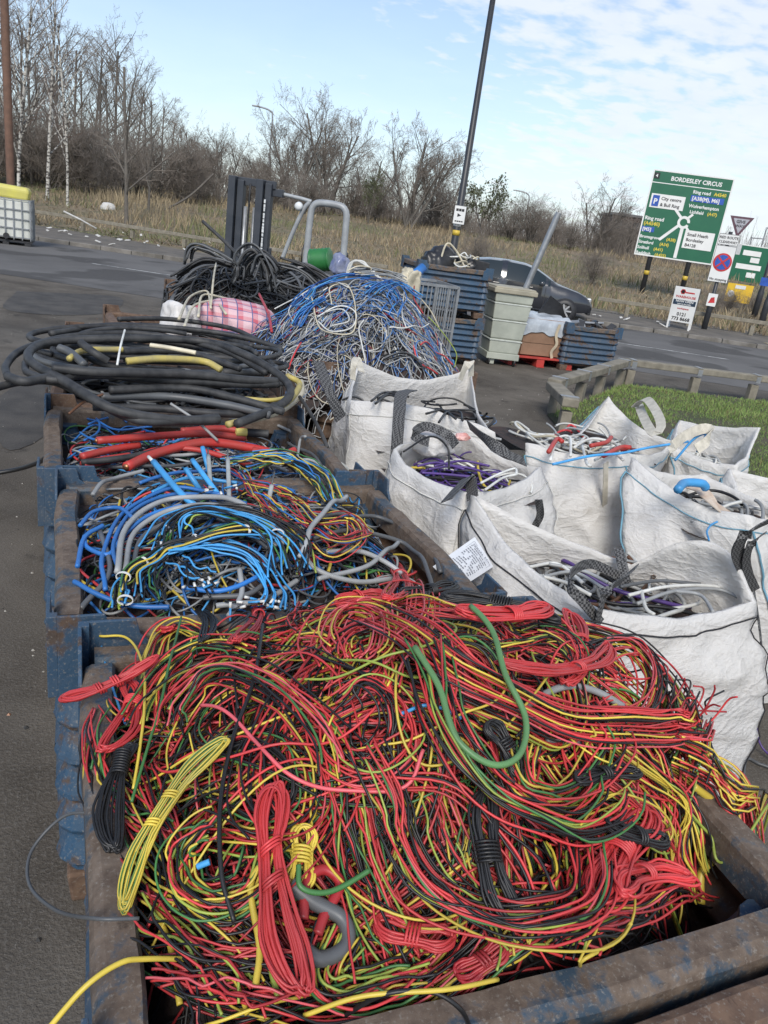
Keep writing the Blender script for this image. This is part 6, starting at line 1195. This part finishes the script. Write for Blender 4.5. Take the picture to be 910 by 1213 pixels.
m = MB(); m.lathe([(.07, -.05), (.07, .03)], 14, (.62, -.04, .22), 'y'); m.build('valve', M_BLACKP, r)
gq = np.array(r.location); o = MB(); o.add([(sx_ * w, sy_ * w * .6, z) for z, w in ((0, .62), (.22, .66), (.30, .60)) for sx_, sy_ in ((-1, -1), (1, -1), (1, 1), (-1, 1))], [(3, 2, 1, 0), (8, 9, 10, 11)] + [(i + 4 * l, (i + 1) % 4 + 4 * l, (i + 1) % 4 + 4 * l + 4, i + 4 * l + 4) for l in (0, 1) for i in range(4)])
o = o.build('yellow_bin', mat('faded_yellow_plastic', (.60, .55, .12), (.52, .47, .14), 3, .5), None, False, .06); o.location = (gq[0] + math.cos(iy) * .5 - math.sin(iy) * .5, gq[1] + math.sin(iy) * .5 + math.cos(iy) * .5, 1.115); o.rotation_euler = (0, .04, iy); tag(o, 'faded yellow plastic tub lying on top of the white tank', 'tub')
tp_ = D(13, 226, 27.5); tq = D(-1, -20, 27.5)
cable(np.array([[tp_[0], tp_[1], -.2], [tp_[0], tp_[1], 4], [tp_[0], tp_[1], 9.5]]), .13, mat('brown_timber_pole', (.17, .095, .065), (.12, .07, .05), 5, .85, .2), 'tall brown wooden pole at the left edge', 'utility_pole', None, 'pole', sides=12)
# litter on the far verge
M_LIT = mat('white_litter', (.62, .61, .58), (.45, .44, .42), 6, .7)
for i in range(62):
    s, n = random.choice([(random.uniform(-14, -3), random.uniform(23.4, 27.5)), (random.uniform(-14, -4), random.uniform(22.3, 24.6)), (random.uniform(-12, 20), random.uniform(20.6, 23))]); q = sn(s, n); z = terr(q); o = bx('paper_scrap', (0, 0, 0), (random.uniform(.05, .2), random.uniform(.04, .13), .03), M_LIT, None, .008); o.location = (q[0], q[1], z + .05); o.rotation_euler = (random.uniform(-.4, .4), random.uniform(-.4, .4), random.uniform(0, 3)); tag(o, 'scrap of pale litter on the far verge', 'litter', 'litter along the far verge')
def onterr(px, d):
    lo, hi = -100, 700
    for _ in range(40):
        md = (lo + hi) / 2; p = D(px, md, d)
        if p[2] > terr(p): lo = md
        else: hi = md
    p = D(px, lo, d); return np.array([p[0], p[1], terr(p)])
q = onterr(128, 36); blob('polystyrene_lump', q + [0, 0, .06], (.30, .2, .22), M_LIT, 2.0, 0, .6, .12, 'white rounded lump lying in the dry grass below the wood', 'lump')
A = onterr(96, 27.6) ; cable(np.array([A + [-.55, .2, .62], A + [0, .05, .42], A + [.50, -.1, .2]]), .03, M_LIT, 'white plank leaning over the far knee rail', 'plank', None, 'plank', sides=4)
A = onterr(195, 38); cable(cat([A, A + [1.1, -.3, .8], A + [2.1, -.6, 1.9]], 12), .05, M_BARK, 'fallen pale branch leaning at the edge of the wood', 'fallen_branch', None, 'branch', sides=5)

# ================================================================== CAR
def car(base, yaw, label):
    r = empty('hatchback_car', base, yaw, label, 'car'); M_CAR = mat('dark_grey_car_paint', (.026, .028, .034), (.03, .032, .037), 3, .18); M_CAR.node_tree.nodes['Principled BSDF'].inputs['Coat Weight'].default_value = .6
    M_GL, t, b = nodes('car_glass'); b.inputs['Base Color'].default_value = (.02, .028, .032, 1); b.inputs['Roughness'].default_value = .06
    st = np.array([(0, .62, .50, .78, .60), (.05, .98, .82, .82, .62), (.22, 1.25, .94, .85, .60), (.55, 1.42, .97, .87, .58), (1.0, 1.49, .96, .88, .58), (1.5, 1.50, .945, .88, .58), (2.0, 1.47, .935, .88, .58), (2.35, 1.38, .93, .88, .58), (2.7, 1.20, .93, .88, .60), (3.0, 1.03, .93, .87, .64), (3.3, .955, .90, .86, .72), (3.65, .87, .82, .84, .74), (3.9, .76, .70, .80, .70), (4.05, .58, .52, .72, .64)])
    xs = np.linspace(0, 4.05, 55); S = np.stack([np.interp(xs, st[:, 0], st[:, k]) for k in range(1, 5)], 1)
    V = []; n = 13
    for x, (zt, zb, w, wt) in zip(xs, S):
        zl = .26 + .10 * (abs(x - 2.02) / 2.02) ** 6
        half = [(w * .90, zl), (w * .98, zl + .10), (w, .55 if zb > .6 else (zl + zb) / 2), (w * .985, zb), (w * .5 + wt * .5, (zb + zt) / 2 + .0), (wt, zt - .05 * min(1, (zt - zb) * 4)), (wt * .6, zt - .004), (0, zt + .01)]
        sec = [(-a_, z) for a_, z in half[:-1]] + [half[-1]] + [(a_, z) for a_, z in half[:-1][::-1]]; V += [(x, y, z) for y, z in sec]
    n = 15; F = []; G_ = {'side': [], 'screen': []}
    for i in range(len(xs) - 1):
        xm = (xs[i] + xs[i + 1]) / 2
        for j in range(n - 1):
            f = (i * n + j, i * n + j + 1, (i + 1) * n + j + 1, (i + 1) * n + j)
            if j in (3, 4, 9, 10) and .45 < xm < 2.80 and not (1.36 < xm < 1.47) and not (2.60 < xm < 2.68): G_['side'].append(f)
            elif j in (5, 6, 7, 8) and 2.33 < xm < 2.92: G_['screen'].append(f)
            elif j in (5, 6, 7, 8) and .05 < xm < .5: G_['screen'].append(f)
            else: F.append(f)
    F += [tuple(range(n)), tuple(range((len(xs) - 1) * n, len(xs) * n))[::-1]]
    m = MB(); m.v = V; m.f = F; m.build('body', M_CAR, r, True)
    def piece(nm, fs):
        if not fs: return
        ids = sorted({i for f in fs for i in f}); mp = {i: k for k, i in enumerate(ids)}; m = MB(); m.v = [V[i] for i in ids]; m.f = [tuple(mp[i] for i in f) for f in fs]; m.build(nm, M_GL, r, True)
    for right in (0, 1):
        for a_, b_ in ((0, 1.4), (1.4, 2.62), (2.62, 3)): piece('side_window', [f for f in G_['side'] if (f[0] % n > 6) == right and a_ < xs[f[0] // n] <= b_])
    piece('windscreen', [f for f in G_['screen'] if xs[f[0] // n] > 1]); piece('rear_window', [f for f in G_['screen'] if xs[f[0] // n] < 1])
    for x in (.72, 3.28):
        for s in (-1, 1):
            m = MB(); m.lathe([(.355, -.02), (.355, .012)], 26, (x, s * .872, .32), 'y'); m.build('wheel_arch', M_BLACKP, r, True)
            m = MB(); m.lathe([(.20, -.10), (.30, -.10), (.315, -.07), (.315, .07), (.295, .09), (.21, .09)], 28, (x, s * .83, .315), 'y', False); w_ = m.build('wheel', M_BLACKP, r, True)
            m = MB(); m.lathe([(.225, .0), (.225, .01)], 24, (x, s * .85, .315), 'y'); m.build('wheel_disc', M_BLACKP, w_); m = MB(); m.lathe([(.04, .0), (.055, .02)], 12, (x, s * .90, .315), 'y')
            for q in range(7):
                a_ = q * 2 * PI / 7; m.bar((x + .03 * math.cos(a_), s * .905, .315 + .03 * math.sin(a_)), (x + .20 * math.cos(a_), s * .905, .315 + .20 * math.sin(a_)), .045, .02, (0, 1, 0))
            m.build('rim', mat('alloy', (.55, .55, .56), None, 5, .3, 0, .6) if 'alloy' not in MATS else MATS['alloy'], w_)
    for s in (-1, 1):
        m = MB(); m.box((2.52, s * .98, .98), (.12, .20, .13)); m.build('wing_mirror', M_CAR, r, True, .03)
        for x in (1.25, 2.2): m = MB(); m.box((x, s * .885, .83), (.18, .03, .035)); m.build('door_handle', M_CAR, r, False, .008)
        m = MB(); m.box((3.88, s * .62, .70), (.22, .26, .12)); m.build('headlight', mat('headlight_lens', (.5, .52, .54), None, 5, .1) if 'headlight_lens' not in MATS else MATS['headlight_lens'], r, False, .03)
        for x in (1.42, 2.66): m = MB(); m.box((x, s * .8835, .62), (.012, .008, .55)); m.build('door_gap', M_BLACKP, r)
    m = MB(); m.box((4.0, 0, .36), (.12, 1.3, .18)); m.build('bumper', M_BLACKP, r, False, .03); return r
wf = sn(*(lambda p: (float(p[:2] @ tdir), 18.75))(Z(672, 383)))
s_front = float(Z(672, 383)[:2] @ tdir)
sc_, nc_ = float(CAM[:2] @ tdir), float(CAM[:2] @ ndir); n0_ = float(Z(672, 383)[:2] @ ndir); NS = 19.5
s_front = sc_ + (s_front - sc_) * (NS - nc_) / (n0_ - nc_)
cpos = sn(s_front - 3.28 * .92 - .15, NS + .76); _car = car((cpos[0], cpos[1], .004), ang, 'dark grey hatchback car on the road behind the grey-green bin'); _car.scale = (.92, .88, .88)

# ================================================================== LAMP POSTS, SIGNS
M_POST = mat('black_post_paint_and_board_shade', (.022, .024, .03), (.035, .037, .04), 4, .45); M_YB = mat('yellow_band', (.60, .42, .05), None, 5, .5); M_SW = mat('white_sign_face', (.72, .72, .70), (.66, .66, .64), 2, .4); M_SG = mat('green_sign_face', (.010, .105, .055), (.013, .12, .06), 2, .4); M_SY = mat('yellow_lettering', (.70, .55, .05)); M_SB = mat('blue_sign_face', (.02, .09, .42)); M_SR = mat('red_sign_face', (.55, .03, .035)); M_SK = mat('black_lettering', (.015, .015, .018)); M_SYF = mat('yellow_sign_face', (.72, .46, .03), (.68, .42, .03), 2, .4); M_BACK = mat('grey_sign_back', (.12, .125, .13), None, 5, .5)
def post(px, d, h, r0, label, name='lamp_post', r1=None, bands=(), catg='lamp post', group=None):
    p = onterr(px, d); e = empty(name, p, 0, label, catg, group); m = MB(); m.lathe([(r0 * 1.25, -.3), (r0 * 1.25, .9), (r0, 1.0), (r1 or r0 * .6, h)], 14); m.build('column', M_POST, e, True)
    for z, hh, mm in bands: m = MB(); rr = r0 * 1.06 if z > 1 else r0 * 1.3; m.lathe([(rr, z), (rr, z + hh)], 14); m.build('band', mm, e, True)
    return e, p
lp, lpp = post(529, 23.3, 9.6, .105, 'tall black lamp post rising above the stillage stack', bands=((1.62, .14, M_YB), (1.86, .09, M_SW), (2.10, .20, M_YB)))
m = MB(); m.bar((0, 0, 9.55), (1.4, -.3, 9.9), .08); m.box((1.7, -.36, 9.93), (.7, .22, .10)); m.build('lantern', M_BACK, lp)
def facing(p): d_ = CAM - p; return math.atan2(d_[1], d_[0]) + PI / 2
def panel(name, w, h, m, parent, x=0, z=0, y=0, border=None, bw=.02, R=None):
    b_ = MB(); b_.box((x, y, z), (w, .02, h)); o = b_.build(name, [m], parent, False, .0)
    if border:
        q = MB(); 
        for c2, s2 in (((x, y - .0115, z + h / 2 - bw / 2), (w, .004, bw)), ((x, y - .0115, z - h / 2 + bw / 2), (w, .004, bw)), ((x - w / 2 + bw / 2, y - .0115, z), (bw, .004, h - 2 * bw)), ((x + w / 2 - bw / 2, y - .0115, z), (bw, .004, h - 2 * bw))): q.box(c2, s2)
        q.build('border', border, o)
    return o
# small plate on lamp post
zc = D(540, 254, 23.2)[2] - lpp[2]
e = empty('parking_plate', lpp + [0, 0, zc], facing(lpp), 'small white plate fixed to the tall lamp post', 'sign'); o = panel('plate', .34, .50, M_SW, e, .02, 0, -.15, M_BACK, .012); q = MB(); [q.box((.02 + dx, -.162, .13), (.07, .004, .07)) for dx in (-.08, 0, .08)]; q.prism([(-.04, .04), (.07, -.01), (-.04, -.06)], -.164, -.160, 'y'); [q.box((.02 + dx, -.162, -.17), (.05, .004, .035)) for dx in (-.09, -.03, .03, .09)]; q.build('printed_marks', M_SK, o)
# BORDESLEY CIRCUS sign
TL, TR, BLp, BRp = D(775, 200, 33), D(871, 212, 33), D(753, 302, 33), D(840, 313, 33)
def dfix(px, py, z):  # point of a photo pixel at a height
    return Z(px, py, z)
zt_ = TL[2]; TRz = Z(871, 212, zt_); yawS = math.atan2(TRz[1] - TL[1], TRz[0] - TL[0]); SWd = float(np.linalg.norm(TRz - TL)); SH = zt_ - BLp[2] - .02
mid = (TL + TRz) / 2; r = empty('direction_sign', (mid[0], mid[1], terr(mid)), yawS, 'large green direction sign headed BORDESLEY CIRCUS', 'road sign'); zb0 = zt_ - SH / 2 - r.location.z
pn = panel('sign_panel', SWd, SH, M_SG, r, 0, zb0, 0, M_SW, .05)
def SX(f): return (f - .5) * SWd
def SZ(g): return zt_ - r.location.z - g * SH
u = SWd
text('heading', 'BORDESLEY CIRCUS', .070 * u, M_SW, pn, SX(.55), SZ(.105), -.014, 'CENTER')
q = MB(); q.box((0, -.0115, SZ(.145)), (u * .97, .004, .03)); q.build('rule', M_SW, pn)
o = panel('junction_badge', .07 * u, .07 * u, M_SK, pn, SX(.055), SZ(.068), -.012); text('lettering', '4', .05 * u, M_SW, o, SX(.055), SZ(.085), -.026, 'CENTER')
def place_panel(name, f0, f1, g0, g1, m, y=-.012): return panel(name, (f1 - f0) * u, (g1 - g0) * SH, m, pn, SX((f0 + f1) / 2), SZ((g0 + g1) / 2), y)
tz = .062 * u
def st_(s, f, g, m, par=None, size=None, y=-.014): text('lettering', s, size or tz, m, par or pn, SX(f), SZ(g), y)
st_('Ring road', .54, .215, M_SW, None, .056 * u); st_('A4540', .80, .215, M_SY, None, .056 * u)
o = place_panel('motorway_patch', .53, .94, .235, .305, M_SB); st_('[A38(M), M6]', .545, .290, M_SW, o, .062 * u, -.026)
st_('Wolverhampton', .53, .375, M_SW, None, .056 * u); st_('Lichfield', .56, .44, M_SW, None, .052 * u); st_('(A47)', .78, .44, M_SY, None, .052 * u)
o = place_panel('local_patch', .045, .47, .27, .43, M_SW); o2 = panel('parking_symbol', .085 * u, .125 * SH, M_SB, o, SX(.11), SZ(.35), -.024); st_('P', .085, .385, M_SW, o2, .09 * u, -.036); st_('City centre', .175, .335, M_SK, o, .055 * u, -.024); st_('& Bull Ring', .175, .405, M_SK, o, .055 * u, -.024)
st_('Ring road', .03, .575, M_SW); st_('(A4540)', .03, .635, M_SY); o = place_panel('motorway_patch', .02, .18, .655, .715, M_SB); st_('[M5]', .03, .705, M_SW, o, .058 * u, -.026)
for i, (a_, b_, fx) in enumerate((('Bromsgrove', '(A38)', .36), ('Stratford', '(A34)', .29), ('Solihull', '(A41)', .23), ('Redditch', '(A435)', .26))): st_(a_, .02, .79 + i * .065, M_SW, None, .052 * u); st_(b_, fx, .79 + i * .065, M_SY, None, .052 * u)
o = place_panel('local_patch', .57, .94, .635, .845, M_SW); st_('Small Heath', .60, .70, M_SK, o, .055 * u, -.024); st_('Bordesley', .60, .762, M_SK, o, .055 * u, -.024); st_('B4128', .60, .825, M_SK, o, .055 * u, -.024)
m = MB(); cxq, czq = SX(.52), SZ(.555); ri, ro = .045 * u, .078 * u
for k in range(26):
    a_, b_ = 2 * PI * k / 28, 2 * PI * (k + 1) / 28; m.add([(cxq + R__ * math.cos(q_), y_, czq + R__ * math.sin(q_)) for y_ in (-.012, -.016) for R__, q_ in ((ri, a_), (ro, a_), (ro, b_), (ri, b_))], [(0, 1, 2, 3), (4, 7, 6, 5), (0, 4, 5, 1), (1, 5, 6, 2), (2, 6, 7, 3), (3, 7, 4, 0)])
def arm(f0, g0, f1, g1, w): m.bar((SX(f0), -.0175, SZ(g0)), (SX(f1), -.0175, SZ(g1)), w * u, .003, (0, 1, 0))
arm(.52, .60, .52, .975, .042); arm(.47, .595, .27, .79, .036); arm(.475, .505, .36, .40, .032); arm(.555, .505, .61, .45, .03); arm(.56, .60, .64, .68, .028); m.build('roundabout_symbol', M_SW, pn)
for f in (.22, .72):
    m = MB(); m.lathe([(.10, -.4), (.10, SZ(.02))], 12, (SX(f), .13, 0)); po = m.build('post', M_POST, r, True); m = MB(); m.lathe([(.107, SZ(1.22)), (.107, SZ(1.17))], 12, (SX(f), .13, 0)); m.build('band', M_YB, po, True)
# red route / no stopping sign
ps = onterr(834, 23.9); m = None; r = empty('clearway_sign', ps, facing(ps), 'white red-route clearway plate with blue and red no-stopping roundel on a black post', 'road sign')
zc = D(849, 312, 23.8)[2] - ps[2]; m = MB(); m.lathe([(.085, -.2), (.085, 1.0), (.055, 1.05), (.055, zc + .9)], 12); po = m.build('post', M_POST, r, True)
pn = panel('plate', .56, 1.02, M_SW, r, 0, zc, -.075, M_BACK, .012); text('lettering', 'No stopping', .095, M_SK, pn, 0, zc - .46, -.088, 'CENTER')
def disc(name, rad, m, par, x, z, y, hole=0):
    b_ = MB(); b_.lathe([(rad, y), (rad, y - .006)], 36, (x, 0, z), 'y'); return b_.build(name, m, par)
d1 = disc('red_roundel', .255, M_SR, pn, 0, zc + .05, -.0865); d2 = disc('blue_field', .205, M_SB, d1, 0, zc + .05, -.0935)
for s in (-1, 1): m = MB(); m.bar((-.15, -.1015 - .002 * (s > 0), zc + .05 - s * .15), (.15, -.1015 - .002 * (s > 0), zc + .05 + s * .15), .05, .004, (0, 1, 0)); m.build('red_bar', M_SR, d1)
p2 = panel('route_plate', .56, .30, M_SW, r, .0, zc + .68, -.075, M_BACK, .012); text('lettering', 'RED ROUTE', .095, M_SK, p2, 0, zc + .70, -.088, 'CENTER'); text('lettering', 'CLEARWAY', .095, M_SK, p2, 0, zc + .58, -.088, 'CENTER')
p3 = panel('notice', .26, .36, M_SW, r, 0, zc - 1.02, -.10); q = MB(); q.prism([(-.09, zc - 1.12), (.09, zc - 1.09), (.05, zc - .93), (-.04, zc - .96)], -.116, -.112, 'y'); q.build('red_symbol', M_SR, p3)
# triangular give way sign beyond
pg = onterr(857, 41); r = empty('give_way_sign', pg, facing(pg), 'inverted triangular give way sign beyond the large green sign', 'road sign'); zg = D(866, 268, 41)[2] - pg[2]
m = MB(); m.lathe([(.05, -.2), (.05, zg)], 10, (.0, .06, 0)); m.build('post', M_POST, r, True)
m = MB(); m.prism([(-.56, zg + .5), (.56, zg + .5), (0, zg - .5)], -.02, 0, 'y'); tr = m.build('triangle', mat('dark_red_border', (.12, .06, .08)), r); m = MB(); m.prism([(-.38, zg + .40), (.38, zg + .40), (0, zg - .28)], -.026, -.021, 'y'); ti = m.build('inner_triangle', mat('dull_white_face', (.42, .42, .46)), tr); text('lettering', 'GIVE', .2, M_SK, ti, 0, zg + .19, -.03, 'CENTER'); text('lettering', 'WAY', .18, M_SK, ti, 0, zg + .0, -.03, 'CENTER')
panel('distance_plate', .9, .5, mat('pale_grey_plate', (.55, .56, .56)), r, -.1, zg - 1.0, 0); 
# second green sign, yellow diversion sign on a post
pq = onterr(875, 44); r = empty('direction_sign', pq, facing(pq) + .45, 'smaller green lane direction sign beyond the clearway sign', 'road sign'); z1 = D(884, 322, 44)[2] - pq[2]
pn = panel('sign_panel', 2.2, 2.7, M_SG, r, .3, z1, 0, M_SW, .05)
for i, (x, z, w) in enumerate(((.3, .95, 1.0), (.3, .25, 1.4), (.55, -.15, .5), (-.2, -.75, .5), (.9, -.75, .4), (.55, .62, .5))): panel('white_patch', w, .26, M_SW, pn, x, z1 + z, -.014)
for x in (-.4, 1.0): m = MB(); m.lathe([(.07, -.2), (.07, z1 + 1.3)], 10, (x, .1, 0)); m.build('post', M_POST, r, True)
o = panel('white_patch', 1.1, .34, M_SW, pn, .5, z1 - 1.1, -.014)
pq = onterr(867, 33); r = empty('diversion_sign', pq, facing(pq) + .2, 'yellow diversion board below the smaller green sign', 'road sign'); z1 = D(872, 347, 33)[2] - pq[2]
pn = panel('sign_panel', 1.0, .72, M_SYF, r, .1, z1, -.08); q = MB(); q.lathe([(.13, -.097), (.13, -.093)], 20, (-.2, 0, z1 - .05), 'y'); q.build('white_disc', M_SW, pn); panel('white_patch', .4, .14, M_SW, pn, .1, z1 + .24, -.094); m = MB(); m.lathe([(.05, -.2), (.05, z1 + .4)], 10, (.45, -.02, 0)); m.build('post', M_POST, r, True)
post(893, 30, 9, .09, 'dark lamp post crossing the right edge behind the green lane sign', bands=(), group='dark posts at the right edge')
e_, p_ = post(900, 27, 3.4, .085, 'short dark post with yellow band at the right edge', 'sign_post', bands=((1.4, .12, M_YB),), catg='post', group='dark posts at the right edge')
r = empty('brown_sign', p_ + [.0, 0, 2.35], facing(p_), 'buff and brown sign board cut by the right edge', 'road sign'); pn = panel('sign_panel', .9, 1.3, mat('buff_sign_face', (.42, .33, .18), (.35, .27, .15), 4, .5), r, .2, 0, -.13); panel('blue_strip', .5, .26, M_SB, r, -.15, -.85, -.13)
for px, d, top, lb in ((891, 85, 268, 'distant street lamp above the second green sign'), (878, 95, 280, 'farther street lamp left of the tall distant one'), (315, 75, 130, 'grey street lamp with curved arm beyond the bank left of centre'), (617, 90, 228, 'distant street lamp above the scrub right of centre')):
    p = onterr(px, d); h = D(px, top, d)[2] - p[2]; e = empty('street_lamp', p, facing(p), lb, 'street lamp', 'distant street lamps'); q = cat([(0, 0, -.2), (0, 0, h * .6), (0, 0, h - .5), (-.25, 0, h - .05), (-.8, 0, h + .1), (-1.5, 0, h + .15)] if px < 800 else [(0, 0, -.2), (0, 0, h * .5), (0, 0, h - .05), (.1, 0, h), (1.0, 0, h + .05)], 30); tube_obj('column', q, .07, M_STEEL, e, 8); bx('lantern', q[-1], (.7, .25, .12), M_STEEL, e, .02)
# advert board
pa = (Z(782, 388) + Z(803, 393)) / 2; q = sn(float(Z(793, 390)[:2] @ tdir) + .0, 21.6); r = empty('advert_board', (q[0], q[1], .117), facing(q) - .06, 'white folding advert board with red key emblem standing on the far pavement', 'advert board')
tl = math.radians(9); 
for s in (-1, 1):
    Rm = Matrix.Rotation(-s * tl, 3, 'X'); R_np = np.array(Rm)
    m = MB(); m.box((0, s * .20, .66), (.66, .025, .96), R_np); pnl = m.build('board', M_SW if s < 0 else M_POST, r, False, .004)  # rear leaf is coloured black to paint in the shade on it
    m = MB(); [m.box((x, s * (.285), .10), (.05, .03, .24), R_np) for x in (-.29, .29)]; m.build('leg', M_SW, r)
fr = empty('tmp'); bpy.data.objects.remove(fr)
Mx = Matrix.Translation((0, -.20, .66)) @ Matrix.Rotation(tl, 4, 'X')
def onboard(mb, name, m): me = mb.mesh(name, m); me.transform(Mx); return link(name, me, r)
def btext(s, size, m, x, z):
    o = text('lettering', s, size, m, r, x, z, -.0175, 'CENTER'); o.data.transform(Mx)
q = MB(); q.lathe([(.075, -.0165), (.075, -.0135)], 6, (-.10, 0, .36), 'y'); q.box((.09, -.015, .345), (.24, .003, .035)); onboard(q, 'key_emblem', M_SR); q = MB(); q.lathe([(.05, -.0195), (.05, -.0172)], 6, (-.10, 0, .36), 'y'); onboard(q, 'emblem_centre', M_SK)
q = MB(); q.box((0, -.0145, .065), (.60, .003, .14)); onboard(q, 'dark_band', mat('navy_band', (.02, .045, .08)))
btext('WAREHOUSE', .088, M_SR, 0, .19); btext('NOW OPEN', .085, M_SW, 0, .07); btext('open to the public', .05, M_SW, 0, .012)
btext('workspace', .07, M_SR, 0, -.12); btext('0121', .13, M_SK, 0, -.30); btext('773 8668', .13, M_SK, 0, -.43)
# brown building far behind
pb = onterr(735, 110); r = empty('brick_building', pb, facing(pb) + .2, 'low brown brick building seen between scrub and the green sign', 'building'); M_BRK = mat('brown_brick', (.07, .05, .042), (.055, .042, .036), 3, .9)
bx('wall', (0, 4, 2.4), (4.4, 8, 5.4), M_BRK, r); bx('roof', (0, 4, 5.2), (4.7, 8.4, .3), M_BACK, r)
for x in (-1.3, 0, 1.3): bx('window', (x, -.02, 3.8), (1.1, .1, 1.2), M_BLACKP, r)
